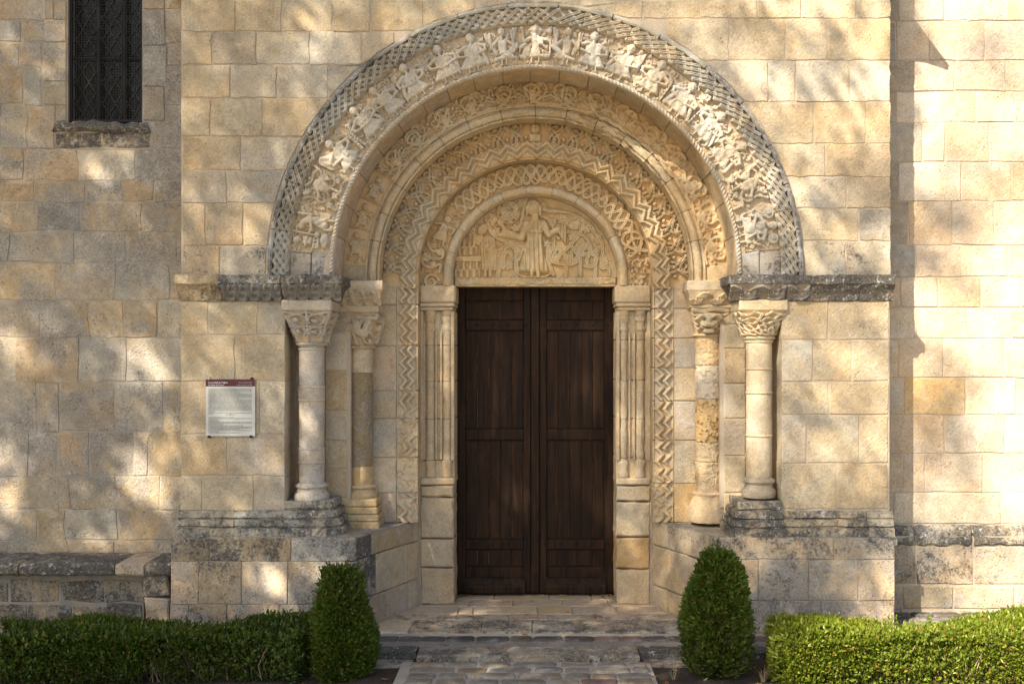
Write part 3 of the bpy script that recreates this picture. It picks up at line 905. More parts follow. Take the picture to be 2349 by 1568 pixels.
def christ(hf, uc, v0, hh):
    f = Fig(hf, uc, v0, hh)
    f.rib([(-0.26, 0.50), (-0.42, 0.40), (-0.44, 0.22), (-0.28, 0.16)], 0.05, 0.75)
    f.rib([(0.14, 0.64), (0.38, 0.58), (0.42, 0.36), (0.36, 0.20), (0.2, 0.2)], 0.055, 0.85)
    f.poly([(-0.40, 0.20), (-0.16, 0.16), (-0.10, 0.5), (-0.3, 0.46)], 0.55, 0.05, 4)
    f.poly([(-0.17, 0.14), (0.18, 0.14), (0.10, 0.50), (0.15, 0.66), (0.08, 0.74), (-0.08, 0.74), (-0.15, 0.66), (-0.08, 0.5)], 0.9, 0.05, 6, 0.1, 0.2)
    f.cap((-0.12, 0.66), (-0.30, 0.56), 0.055, 0.05, 0.9); f.cap((-0.30, 0.58), (-0.32, 0.82), 0.045, 0.035, 0.95); f.ell((-0.33, 0.90), 0.05, 0.075, 0.95)
    f.poly([(0.08, 0.46), (0.22, 0.48), (0.20, 0.62), (0.07, 0.60)], 1.15, 0.02); f.cap((0.30, 0.40), (0.14, 0.52), 0.04, 0.035, 1.0)
    f.ell((0.36, 0.86), 0.06, 0.10, 0.8)
    f.ell((0, 0.86), 0.15, 0.15, 0.5, 0, 8)
    for k in range(3): f.cap((0, 0.86), (0.14 * math.cos(k * pi / 2), 0.86 + 0.14 * math.sin(k * pi / 2)), 0.03, 0.045, 0.72)
    f.cap((0, 0.74), (0, 0.70), 0.045, 0.05, 0.85); f.head((0, 0.87), 0.075, 1.2)
    feet(f, 0.10, 0.08)

def fill_voids(hf, seed, hs, n=60, thr=0.16, big=0.030, lev=1.0):
    """worn foliage, drapery ends and lumps carved into the empty ground"""
    rg = random.Random(seed * 31 + 5)
    for _ in range(n):
        i, j = rg.randrange(6, len(hf.u) - 6), rg.randrange(5, len(hf.v) - 5)
        if hf.H[i, j] > thr * hs: continue
        c = (hf.u[i], hf.v[j]); a = rg.uniform(0, 6.28); k = rg.random(); h = hs * rg.uniform(0.45, 0.8) * lev
        if k < 0.45:
            L_ = rg.uniform(0.6, 1.6) * big
            hf.ribbon(spl([c, (c[0] + L_ * math.cos(a), c[1] + L_ * math.sin(a)), (c[0] + L_ * 1.6 * math.cos(a + 0.7), c[1] + L_ * 1.6 * math.sin(a + 0.7))], 4), big * 0.27, h, 0.25)
        elif k < 0.75:
            for q in range(3): hf.cap(c, (c[0] + big * 0.8 * math.cos(a + q * 0.6), c[1] + big * 0.8 * math.sin(a + q * 0.6)), big * 0.16, big * 0.26, h * 0.8, h)
        else:
            hf.ell(c, big * rg.uniform(0.3, 0.55), big * rg.uniform(0.3, 0.5), h, a); hf.hole(c, big * 0.14, big * 0.14, h * 0.4)

# ------------------------------------------------------------------ the portal
portal = top('church_portal', 'projecting limestone church portal with four carved round arches around a dark double door', 'portal', (0, 0, 0))

GREYW = (0.555, 0.51, 0.42)
CREAM = (0.60, 0.505, 0.355)
GOLD = (0.60, 0.475, 0.295)
HONEY = (0.60, 0.485, 0.31)

# ---- first (outer) order ----
arc1 = part('archivolt', portal)
arc1['label'] = 'outermost arch order carved with figures under a plaited band'
rr = 1.71
figs = [(10, 'lion'), (21.3, 'bird', 1), (31, 'ap', dict(L='wing', Rr='rope', obj='scroll', lean=0.12)), (41.3, 'ap', dict(L='rope', Rr='panel', obj='cup')),
 (48.9, 'ap', dict(L='fan', Rr='none', obj=None, lean=-0.25, w=0.22, up=False)), (56.9, 'ap', dict(L='panel', Rr='rope', obj='cup', ros=(-0.38, 0.9))), (66.0, 'ap', dict(L='rope', Rr='pleat', obj='book', w=0.28)),
 (73.6, 'ap', dict(L='none', Rr='panel', obj='scroll', lean=0.15, w=0.27)), (81.6, 'cher', 1), (90, 'christ'), (98.1, 'cher', -1), (104.9, 'ap', dict(L='rope', Rr='none', obj=None, lean=-0.15, w=0.25)),
 (113, 'ap', dict(L='panel', Rr='wing', obj=None, lean=0.1, w=0.26)), (121.6, 'ap', dict(L='scroll', Rr='rope', obj='cup', ros=(0.42, 0.86), w=0.22)), (131, 'ap', dict(L='panel', Rr='panel', obj='book', ros=(0.34, 0.95), lean=-0.1)),
 (140.4, 'ap', dict(L='rope', Rr='pleat', obj='cup', w=0.22)), (148.7, 'ap', dict(L='fan', Rr='panel', obj='book', lean=0.08)), (158.4, 'bird', -1), (169.2, 'virgin')]
angs = [f[0] for f in figs]
edges = [4.6] + [(angs[i] + angs[i + 1]) / 2 for i in range(len(angs) - 1)] + [174.8]
FN = {'lion': 'man fighting a lion', 'bird': 'bird among leaves', 'ap': 'robed apostle', 'cher': 'winged cherub', 'christ': 'Christ blessing', 'virgin': 'seated Virgin and child between medallions'}
am = archmap(0.022, rr)
for i, fg in enumerate(figs):
    a0, a1 = math.radians(edges[i]), math.radians(edges[i + 1])
    hf = HF(a0 * rr, a1 * rr, 1.560, 1.868, 0.0042)
    uc = math.radians(fg[0]) * rr
    v0, hh = 1.568, 0.292
    wd = (a1 - a0) * rr
    if fg[1] == 'lion': lionfight(hf, uc, v0, hh)
    elif fg[1] == 'bird': birdscroll(hf, uc, v0, hh, fg[2])
    elif fg[1] == 'cher': cherub(hf, uc, v0, hh, fg[2])
    elif fg[1] == 'christ': christ(hf, uc, v0, hh)
    elif fg[1] == 'virgin': virgin(hf, uc, v0, hh)
    else:
        apostle(hf, uc, v0, hh, **fg[2])
    fill_voids(hf, i, 0.036, 90, 0.10, 0.028, 0.5)
    hf.press(0.036, 0.060, 1.05)
    hf.wear(100 + i * 5, 0.0026, 0.010)
    k = 1 + R.gauss(0, 0.03)
    t_ = abs(fg[0] - 90) / 90
    cc = tuple(GREYW[j] * k * (1 - 0.08 * t_) for j in range(3)) + (0.08 + 0.1 * (fg[0] < 60),)
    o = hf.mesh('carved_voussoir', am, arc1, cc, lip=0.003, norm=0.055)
    o['label'] = 'voussoir carved with a ' + FN[fg[1]]
# plain springer stones under the first and last figures
for sg in (-1, 1):
    for (ra, rb) in ((1.548, 1.70), (1.70, 1.868)):
        P = [(sg * ra, 2.662), (sg * rb, 2.662), (sg * rb, 2.856), (sg * ra, 2.830)]
        block(arc1, P, wallmap(0.012), M_SMOOTH, (0.44, 0.42, 0.38, 0.42), name='springer_stone', joint=0.006, depth=0.3)
# plaited band
rb = 1.925
hf = HF(-0.035, pi * rb + 0.035, 1.862, 1.992, 0.0042)
L = pi * rb
wv = 0.300
um = np.arange(-2, int(L / (wv / 2)) + 3)
for k in range(4):
    ph = k * wv / 4
    for j in um:
        ua = j * wv / 2 + ph; ub = ua + wv / 2
        if ub < -0.1 or ua > L + 0.1: continue
        skew = 0.05 if ua > L * 0.52 else -0.03 if ua > L * 0.1 else 0.0
        lo, hi = (1.876 + 0.0, 1.980)
        if j % 2 == 0: p, q = (ua, lo), (ub + skew, hi)
        else: p, q = (ua + skew, hi), (ub, lo)
        hA = 0.040 if j % 2 == 0 else 0.030
        n = 9
        pts = [(p[0] + (q[0] - p[0]) * t, p[1] + (q[1] - p[1]) * t) for t in np.linspace(0, 1, n)]
        hs = [hA + 0.006 * math.cos(t * 4 * pi + (k % 2) * pi) for t in np.linspace(0, 1, n)]
        hf.ribbon(pts, 0.0128, hs, 0.35, 4)
hf.wear(60, 0.002, 0.012)
am2 = archmap(0.006, rb)
sl = [0, 0.055, 0.115, 0.18, 0.245, 0.31, 0.37, 0.43, 0.49, 0.56, 0.62, 0.685, 0.745, 0.805, 0.86, 0.92, 0.965, 1]
n = len(hf.u)
for i in range(len(sl) - 1):
    i0, i1 = int(sl[i] * (n - 1)), int(sl[i + 1] * (n - 1)) + 1
    g = (0.46, 0.44, 0.385) if (sl[i] < 0.4 or sl[i] > 0.66) else (0.54, 0.50, 0.415)
    k = 1 + R.gauss(0, 0.06)
    hf.mesh('plaited_band', am2, arc1, (g[0] * k, g[1] * k, g[2] * k, 0.30 if sl[i] < 0.35 or sl[i] > 0.75 else 0.16), i0=i0, i1=i1, lip=0.012, norm=0.026)
# smooth hood fillet, stone by stone
hd = [0, 9, 20, 31, 41, 52, 62, 73, 84, 95, 107, 118, 130, 141, 152, 161, 171, 180]
for i in range(len(hd) - 1):
    dk = 0.55 if (hd[i] < 55 or hd[i] > 125) else 0.25
    revolve('hood_stone', [(1.986, 0.02), (1.988, -0.030), (2.0, -0.036), (2.020, -0.028), (2.032 - 0.004 * (i % 3), 0.0), (2.032, 0.05)], math.radians(hd[i]), math.radians(hd[i + 1]), arc1,
            (0.36 + 0.06 * (dk < 0.4), 0.355 + 0.05 * (dk < 0.4), 0.34, dk), M_SMOOTH, leg=0.036, gap=0.0022, seed=i, jit=0.0022)
# cable moulding on the arris
rc = 1.547
hf = HF(-0.02, pi * rc + 0.02, 1.528, 1.566, 0.0032)
U, V = np.meshgrid(hf.u, hf.v, indexing='ij')
q = np.abs(V - 1.547) / 0.0185
hf.H = 0.040 * np.sqrt(np.clip(1 - q ** 2.4, 0, 1)) * (1 - 0.28 * (0.5 + 0.5 * np.sin(2 * pi * (U / 0.030 + (V - 1.547) / 0.034))))
hf.wear(80, 0.002, 0.006)
n = len(hf.u)
cs = np.linspace(0, n - 1, 15).astype(int)
for i in range(14):
    hf.mesh('cable_moulding', archmap(0.022, rc), arc1, (0.56, 0.51, 0.42, 0.12), i0=cs[i], i1=cs[i + 1] + 1, lip=0.004, norm=0.03)
# soffit stones
se = [0, 10, 19.5, 29, 38, 47, 56, 64, 72, 80.5, 88.5, 97, 105.5, 114, 123, 132, 141, 150.5, 160, 170, 180]
for i in range(20):
    k = 1 + R.gauss(0, 0.05)
    warmr = 1.0 if se[i] > 60 else 0.0
    c = (0.50 * k, (0.42 - 0.02 * warmr) * k, (0.33 - 0.07 * warmr) * k, 0.12 + 0.14 * (R.random() < 0.3))
    revolve('soffit_stone', [(1.60, 0.012), (1.530, 0.010), (1.528, 0.018), (1.528, 0.44), (1.62, 0.44)], math.radians(se[i]), math.radians(se[i + 1]), arc1, c, M_SMOOTH, leg=0.04, gap=0.0024, seed=40 + i, jit=0.0015)

# ---- second order ----
Y2 = 0.40
arc2 = part('archivolt', portal)
arc2['label'] = 'second arch order carved with birds in scrolls above a roll moulding'
r2 = 1.44
hf = HF(math.radians(3.0) * r2, math.radians(177) * r2, 1.345, 1.535, 0.0040)
def scroll_unit(hf, uc, w, flip, kind):
    v0, hh = 1.352, 0.172
    f = Fig(hf, uc, v0, hh, 0, flip, 0.030)
    W = w / hh / 2
    f.rib([(-W, 0.10), (-W * 0.4, 0.04), (W * 0.3, 0.30), (W * 0.55, 0.72), (W * 0.2, 0.95), (-W * 0.25, 0.80), (-W * 0.2, 0.45), (W * 0.25, 0.35)], 0.072, [0.9] * 43, 0.32)
    f.rib([(W, 0.06), (W * 0.5, 0.02), (-W * 0.3, 0.25), (-W * 0.75, 0.62), (-W * 0.62, 0.95), (-W * 0.2, 0.98), (W * 0.0, 0.7)], 0.068, [0.65] * 37, 0.32)
    f.rib([(-W, 0.5), (-W * 0.5, 0.35), (0, 0.62), (W * 0.5, 0.4), (W, 0.55)], 0.05, 0.78, 0.32)
    if kind == 0:
        f.poly([(-W * 0.1, 0.12), (W * 0.3, 0.2), (W * 0.36, 0.6), (W * 0.1, 0.75), (-W * 0.2, 0.5)], 1.0, 0.12, 5, 1.2, 0.15)
        f.ell((W * 0.55, 0.8), 0.13, 0.10, 1.1); f.cap((W * 0.3, 0.6), (W * 0.5, 0.78), 0.08, 0.06, 1.05)
    elif kind == 1:
        f.rib(spiral((W * 0.1, 0.5), 0.36, 0.06, 0.5, 1.6), 0.05, 0.95, 0.3, False)
    else:
        f.ell((0, 0.42), 0.20, 0.28, 0.95, 0.4); leafy(f, (W * 0.5, 0.2), 0.9, 0.26, 0.9, 4); leafy(f, (-W * 0.6, 0.3), 2.2, 0.24, 0.9, 4)
ua = [33.5 + k * 10.2 for k in range(15)]
for k in range(14):
    scroll_unit(hf, math.radians((ua[k] + ua[k + 1]) / 2) * r2, math.radians(10.4) * r2, 1 if k % 2 == 0 else -1, (0, 1, 0, 2, 1, 0, 1, 0, 2, 1, 0, 2, 1, 2)[k])
fill_voids(hf, 77, 0.030, 900, 0.12, 0.022)
hf.press(0.030, 0.046)
# the worn right-hand stretch
nu = len(hf.u)
tt = np.linspace(0, 1, nu)[:, None]
mk = np.clip((tt - 0.60) / 0.05, 0, 1) * (0.55 + 0.45 * np.sin(tt * 40) ** 2) * np.ones_like(hf.H)
hf.blur(4, mk)
hf.H *= 1 - 0.25 * mk
# three musicians / seated man at the left springing
for (dg, w_) in ((9.8, 0.2), (19.2, 0.2), (28.6, 0.2)):
    uc = math.radians(dg) * r2
    i0, i1 = np.searchsorted(hf.u, uc - 0.115), np.searchsorted(hf.u, uc + 0.115)
    hf.H[i0:i1] = 0
for (dg, kind) in ((9.8, 0), (19.2, 1), (28.6, 2)):
    uc = math.radians(dg) * r2
    # figures stand upright along the leg: the head points along the arch
    class VF(Fig):
        def T(s, p): return (s.uc + (p[1] - 0.5) * s.hh, s.v0 + 0.085 - p[0] * s.hh)
    f = VF(hf, uc, 1.358, 0.205, 0, 1, 0.034)
    f.poly([(-0.30, 0.0), (0.30, 0.0), (0.30, 0.05), (-0.30, 0.05)], 0.8, 0.02)
    f.poly([(-0.20, 0.10), (0.24, 0.10), (0.22, 0.40), (0.10, 0.62), (-0.12, 0.66), (-0.2, 0.4)], 0.9, 0.06, 5, 0.3, 0.25)
    f.cap((-0.12, 0.60), (-0.28, 0.46), 0.05, 0.045, 1.0); f.cap((-0.28, 0.46), (0.0, 0.38), 0.042, 0.035, 1.05)
    f.cap((0.1, 0.60), (0.28, 0.50), 0.05, 0.045, 1.0)
    f.head((-0.06, 0.80), 0.10, 1.15)
    if kind == 0: f.poly([(0.10, 0.34), (0.30, 0.36), (0.32, 0.74), (0.12, 0.70)], 1.15, 0.03, 7, 0.0, 0.3)
    elif kind == 1: f.ell((0.18, 0.60), 0.09, 0.2, 1.15, 0.25); f.cap((0.18, 0.45), (0.26, 0.25), 0.04, 0.03, 1.1); f.hole((0.18, 0.62), 0.03, 0.05, 0.35)
    else: f.ell((0.16, 0.36), 0.09, 0.09, 1.2); f.hole((0.16, 0.36), 0.04, 0.04, 0.4)
    for sx in (-0.16, 0.18): f.cap((sx, 0.12), (sx, 0.03), 0.04, 0.035, 0.9)
# fillets framing the band
U, V = np.meshgrid(hf.u, hf.v, indexing='ij')
hf.H = np.maximum(hf.H, 0.020 * np.clip(1 - (np.abs(V - 1.349) / 0.007) ** 4, 0, 1))
hf.wear(210, 0.0018, 0.006)
e2 = [3, 14.5, 24, 33.5, 44, 55, 66, 77, 88, 99, 110, 121, 132, 143, 155, 166, 177]
am = archmap(Y2 + 0.022, r2)
for i in range(16):
    i0 = np.searchsorted(hf.u, math.radians(e2[i]) * r2); i1 = np.searchsorted(hf.u, math.radians(e2[i + 1]) * r2) + 1
    k = 1 + R.gauss(0, 0.03)
    base = CREAM if e2[i] < 70 else GOLD
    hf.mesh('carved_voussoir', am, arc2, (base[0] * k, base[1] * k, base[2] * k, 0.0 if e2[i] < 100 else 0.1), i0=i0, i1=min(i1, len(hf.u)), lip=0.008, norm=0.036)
# springers
for sg in (-1, 1):
    P = [(sg * 1.345, 2.60), (sg * 1.535, 2.60), (sg * 1.535, 2.786), (sg * 1.345, 2.776)]
    block(arc2, P, wallmap(Y2 + 0.018), M_SMOOTH, shade('y', 0.02), name='springer_stone', joint=0.005, depth=0.2)
# roll and fillet, stone by stone
prof2 = [(1.352, Y2 + 0.03), (1.352, Y2 - 0.004), (1.338, Y2 - 0.006), (1.334, Y2 + 0.012), (1.326, Y2 + 0.012)]
for k in range(9):
    a = pi * (k / 8)
    prof2.append((1.294 + 0.032 * math.cos(a), Y2 + 0.010 - 0.030 * math.sin(a)))
prof2 += [(1.258, Y2 + 0.014), (1.254, Y2 - 0.004), (1.242, Y2 - 0.004), (1.240, Y2 + 0.006), (1.240, 0.62), (1.30, 0.62)]
e3 = [0, 12, 22, 33, 44, 55, 66, 78, 90, 101, 112, 123, 134, 145, 157, 168, 180]
for i in range(16):
    k = 1 + R.gauss(0, 0.04)
    base = HONEY if e3[i] > 60 else CREAM
    worn = 0.006 if 100 < e3[i] < 145 else 0.0014
    revolve('roll_moulding', prof2, math.radians(e3[i]), math.radians(e3[i + 1]), arc2, (base[0] * k, base[1] * k, base[2] * k, 0.34 if 105 < e3[i] < 140 else 0.05), M_SMOOTH, leg=0.10, gap=0.0018, seed=300 + i, jit=worn)

# ---- third order: woven stars and chevrons ----
Y3 = 0.58
arc3 = part('archivolt', portal)
arc3['label'] = 'third arch order carved with woven stars and a double row of chevrons'
r3 = 1.10
per = pi * r3 / 23
hf = HF(-0.10, pi * r3 + 0.10, 0.955, 1.245, 0.0036)
U, V = np.meshgrid(hf.u, hf.v, indexing='ij')
tri = np.abs(((U / per) % 1.0) - 0.5) * 2
def chevrons(U, V, rows, per, amp, wid, h):
    H = np.zeros_like(U)
    sl_ = math.hypot(1, amp * 2 / (per / 2))
    for r0 in rows:
        Uw = U + per * 0.10 * np.sin(U * 5.3 + 1.0) + per * 0.06 * np.sin(U * 13.1)
        tr = np.abs(((Uw / per) % 1.0) - 0.5) * 2
        d = np.abs(V - (r0 + amp * (tr * 2 - 1))) / sl_
        q = d / wid
        H = np.maximum(H, h * np.sqrt(np.clip(1 - q ** 2, 0, 1)))
    return H
hf.H = np.maximum(chevrons(U, V, (1.056, 1.002), per, 0.029, 0.0195, 0.036), 0.017 * ((V > 0.972) & (V < 1.086)))
for k in range(23):
    uc = (k + 0.5) * per
    if uc < 0.03 or uc > pi * r3 - 0.03: continue
    w = per * 0.5; v0, v1 = 1.085, 1.238
    vm = (v0 + v1) / 2
    if k == 11:
        f = Fig(hf, uc, 1.09, 0.15, 0, 1, 0.034)
        f.poly([(-0.3, 0.0), (0.3, 0.0), (0.34, 0.45), (-0.34, 0.45)], 0.9, 0.08, 4); f.head((0, 0.7), 0.22, 1.1)
        continue
    J = lambda: R.uniform(-0.004, 0.004)
    for sg in (-1, 1):
        for o_ in (-0.30, 0.30):
            # two strands each way, pinched at the star centre and looped at the outer edge
            pts = [(uc - sg * w * (0.10 + 0.5 * (o_ < 0)), v0 + 0.004), (uc - sg * w * (0.25 - o_ * 0.8), v0 + 0.045), (uc + sg * w * (0.15 + o_ * 0.9) + J(), vm + 0.01), (uc + sg * w * (0.62 + o_ * 0.5), v1 - 0.035), (uc + sg * w * (0.78 + o_ * 0.55), v1 - 0.006)]
            p = spl(pts, 5)
            hs = [0.026 + 0.005 * math.cos(i / len(p) * 3 * pi + (0 if sg > 0 else pi) + (0 if o_ > 0 else pi)) for i in range(len(p))]
            hf.ribbon(p, 0.0105, hs, 0.35, 3)
    hf.ribbon([(uc - w * 0.95, v1 - 0.004), (uc - w * 0.45, v1 - 0.030), (uc + w * 0.1, v1 - 0.004)], 0.008, 0.021, 0.3)
    hf.ribbon([(uc + w * 0.95, v1 - 0.004), (uc + w * 0.45, v1 - 0.030), (uc - w * 0.1, v1 - 0.004)], 0.008, 0.019, 0.3)
    hf.ell((uc + w, 1.135), 0.017, 0.02, 0.020)
    hf.cap((uc - w * 0.6, 1.075), (uc, 1.092), 0.010, 0.006, 0.028); hf.cap((uc + w * 0.6, 1.075), (uc, 1.092), 0.010, 0.006, 0.028)
hf.H *= 1.8
hf.wear(330, 0.0016, 0.005)
am = archmap(Y3 + 0.022, r3)
e = np.linspace(0, len(hf.u) - 1, 15).astype(int)
for i in range(14):
    k = 1 + R.gauss(0, 0.035)
    base = CREAM if i < 4 else GOLD
    hf.mesh('carved_voussoir', am, arc3, (base[0] * k, base[1] * k, base[2] * k, 0.0), i0=e[i], i1=e[i + 1] + 1, lip=0.006, norm=0.034)
for i in range(14):
    k = 1 + R.gauss(0, 0.04)
    revolve('soffit_stone', [(1.0, Y3 + 0.03), (0.958, Y3 + 0.024), (0.9555, Y3 + 0.03), (0.9555, 0.80), (1.0, 0.80)], pi * i / 14, pi * (i + 1) / 14, arc3, (0.56 * k, 0.45 * k, 0.29 * k, 0.02), M_SMOOTH, leg=0.1, gap=0.002, seed=400 + i, jit=0.001)

# ---- fourth order: plait and roll ----
Y4 = 0.75
arc4 = part('archivolt', portal)
arc4['label'] = 'innermost arch order carved with a loose plait above a plain roll'
r4 = 0.86
hf = HF(-0.10, pi * r4 + 0.10, 0.768, 0.958, 0.0036)
L4 = pi * r4
for k in range(3):
    lam = 0.235
    u = np.arange(0.62, L4 - 0.40, 0.006)
    ph = 2 * pi * k / 3
    v = 0.862 + 0.072 * np.sin(2 * pi * u / lam + ph) + 0.010 * np.sin(2 * pi * u / 0.5 + k)
    hs = 0.026 + 0.008 * np.cos(2 * (2 * pi * u / lam + ph) + 0.6 + k * 2.1)
    hf.ribbon(np.stack([u, v], 1), 0.0135, hs, 0.38, 3)
for k in range(2):
    lam = 0.30
    u = np.arange(0.85, L4 - 0.7, 0.006)
    v = 0.862 + 0.060 * np.sin(2 * pi * u / lam + k * pi + 0.8)
    hf.ribbon(np.stack([u, v], 1), 0.010, 0.024 + 0.007 * np.cos(4 * pi * u / lam + k * pi), 0.35, 3) if k == 0 else None
def vf(hf, uc, v0, hh, hs):
    class G(Fig):
        def T(s, p): return (s.uc + (p[1] - 0.5) * s.hh, s.v0 + 0.085 - p[0] * s.hh)
    return G(hf, uc, v0, hh, 0, 1, hs)
# woman seated at the left, contorted man, and worn knots near the right springing
f = vf(hf, 0.42, 0.778, 0.26, 0.034)
f.poly([(-0.26, 0.10), (0.30, 0.12), (0.16, 0.46), (-0.1, 0.46)], 0.9, 0.06, 6, 0.2, 0.25); f.poly([(-0.14, 0.42), (0.14, 0.42), (0.14, 0.68), (-0.14, 0.68)], 0.9, 0.05, 3)
f.cap((-0.12, 0.64), (-0.32, 0.54), 0.05, 0.04, 0.95); f.cap((0.12, 0.64), (0.34, 0.66), 0.05, 0.045, 0.95); f.cap((0.34, 0.66), (0.30, 0.44), 0.04, 0.035, 1.0)
f.head((-0.04, 0.82), 0.09, 1.15); f.cap((-0.14, 0.12), (-0.16, 0.0), 0.04, 0.035, 0.9); f.cap((0.18, 0.12), (0.2, 0.0), 0.04, 0.035, 0.9)
f = vf(hf, 0.16, 0.778, 0.24, 0.032)
f.rib([(-0.30, 0.95), (-0.05, 0.75), (0.25, 0.9), (0.3, 0.6), (0.0, 0.5), (-0.3, 0.62), (-0.32, 0.3), (0.0, 0.2), (0.3, 0.35), (0.28, 0.05)], 0.055, 0.95, 0.2)
f.head((-0.22, 0.46), 0.10); f.head((0.2, 0.74), 0.10); f.ell((0.05, 0.3), 0.14, 0.12, 0.9)
f = vf(hf, -0.02, 0.778, 0.18, 0.030)
f.rib(spiral((0, 0.45), 0.36, 0.12, 0.2, 1.2), 0.07, 0.9, 0.2, False); f.cap((-0.2, 0.1), (0.2, 0.1), 0.06, 0.06, 0.8)
f = vf(hf, L4 - 0.30, 0.778, 0.24, 0.034)
f.rib([(-0.35, 0.9), (0.1, 0.7), (0.35, 0.35), (0.1, 0.1), (-0.3, 0.3), (-0.2, 0.7), (0.2, 0.95)], 0.06, 0.95, 0.3); f.rib([(-0.38, 0.5), (0.0, 0.4), (0.38, 0.65)], 0.055, 1.05, 0.3); f.rib([(-0.1, 0.05), (0.0, 0.5), (-0.1, 0.95)], 0.05, 0.85, 0.3)
for uc in (L4 - 0.10, L4 + 0.04):
    for _ in range(7): hf.ell((uc + R.uniform(-0.05, 0.05), R.uniform(0.80, 0.93)), R.uniform(0.015, 0.03), R.uniform(0.012, 0.022), R.uniform(0.012, 0.026), R.uniform(0, 3))
fill_voids(hf, 78, 0.028, 420, 0.10, 0.018)
hf.press(0.028, 0.044)
hf.wear(440, 0.002, 0.007)
am = archmap(Y4 + 0.02, r4)
e = np.linspace(0, len(hf.u) - 1, 12).astype(int)
for i in range(11):
    k = 1 + R.gauss(0, 0.03)
    hf.mesh('carved_voussoir', am, arc4, (GOLD[0] * k, GOLD[1] * k, GOLD[2] * k, 0.0), i0=e[i], i1=e[i + 1] + 1, lip=0.006, norm=0.034)
prof4 = [(0.772, Y4 + 0.03), (0.770, Y4 + 0.004)]
for k in range(9):
    a = pi * (k / 8)
    prof4.append((0.728 + 0.036 * math.cos(a), Y4 + 0.010 - 0.044 * math.sin(a)))
prof4 += [(0.692, Y4 + 0.03), (0.688, Y4 + 0.03), (0.688, 0.95), (0.75, 0.95)]
e4 = [0, 17, 33, 51, 68, 84, 101, 118, 135, 152, 180]
for i in range(10):
    if 135 < e4[i] + 1 < 153: k = 0.93
    else: k = 1 + R.gauss(0, 0.04)
    revolve('roll_moulding', prof4, math.radians(e4[i]), math.radians(e4[i + 1]), arc4, (0.61 * k, 0.50 * k, 0.33 * k, 0.03), M_SMOOTH, leg=0.06, gap=0.002, seed=500 + i, jit=0.0018)

# ------------------------------------------------------------------ tympanum
YT = 0.89
tymp = part('tympanum', portal)
tymp['label'] = 'half-round carved panel over the door with a standing robed figure, a disc of stars and vines'
K = 0.000645
def TP(p): return ((p[0] - 1178) * K, 2.72 + (1200 - p[1]) * K)
hf = HF(-0.71, 0.71, 2.715, 3.43, 0.0034)
U, V = np.meshgrid(hf.u, hf.v, indexing='ij')
rad = np.hypot(U, V - CZ)
def tc(pts, w, h, g=0.3, sm=True, n=6): hf.ribbon([TP(p) for p in (spl(pts, n) if sm else pts)], w * K, h, g, 4)
def te(c, rx, ry, h, rot=0.0, p=2.4): hf.ell(TP(c), rx * K, ry * K, h, -rot, p)
def tcap(a, b, r0, r1, h0, h1=None): hf.cap(TP(a), TP(b), r0 * K, r1 * K, h0, h0 if h1 is None else h1)
def tpoly(pts, h, e=25, fold=None): hf.poly([TP(p) for p in pts], h, e * K, fold)
def thole(c, rx, ry, d): hf.hole(TP(c), rx * K, ry * K, d)
# vines, right side
h1, h2 = 0.024, 0.031
tc([(1410, 1170), (1350, 1000), (1345, 860), (1400, 820), (1500, 850), (1480, 960), (1400, 960)], 30, h1)
tc([(1345, 900), (1400, 1000), (1560, 1035), (1690, 1020), (1760, 930), (1900, 900), (1980, 960), (1930, 1060), (1830, 1060)], 30, h2)
tc([(1400, 980), (1520, 900), (1640, 780), (1720, 690), (1790, 560), (1800, 470), (1720, 420), (1620, 470)], 28, h1)
tc([(1600, 620), (1760, 640), (1860, 720), (1900, 840), (1850, 980), (1860, 1040)], 26, h2)
tc([(1800, 460), (1900, 530), (1960, 640), (2040, 720), (2060, 900), (2100, 980)], 26, h1)
tc([(1640, 770), (1700, 880), (1760, 960), (1760, 1180)], 28, h2)
tc([(1400, 560), (1450, 430), (1540, 410), (1600, 470), (1550, 560)], 24, h1)
tc([(1560, 900), (1580, 1050), (1570, 1190)], 30, h1)
tc([(1650, 870), (1660, 1020), (1740, 900), (1800, 760), (1800, 900)], 24, h2)
tc([(1960, 960), (1960, 1190)], 28, h1); tc([(2040, 960), (2040, 1080), (2130, 1090), (2140, 1180)], 26, h1)
tc([(1480, 700), (1420, 650), (1420, 800)], 24, h1); tc([(1250, 410), (1330, 440), (1400, 500)], 24, h1)
for c in ((1395, 490), (1525, 460), (1660, 680), (1845, 580), (1720, 830), (1960, 880), (1340, 780), (1860, 810), (2000, 720), (1410, 890), (1620, 960), (2080, 1030)):
    te(c, 48, 46, 0.030); thole(c, 16, 16, 0.012)
    for k in range(6):
        a = k * 1.05 + c[0]; te((c[0] + 44 * math.cos(a), c[1] + 44 * math.sin(a)), 22, 22, 0.024)
tpoly([(1590, 540), (1640, 480), (1760, 440), (1780, 520), (1740, 600), (1640, 600)], 0.030, 40)
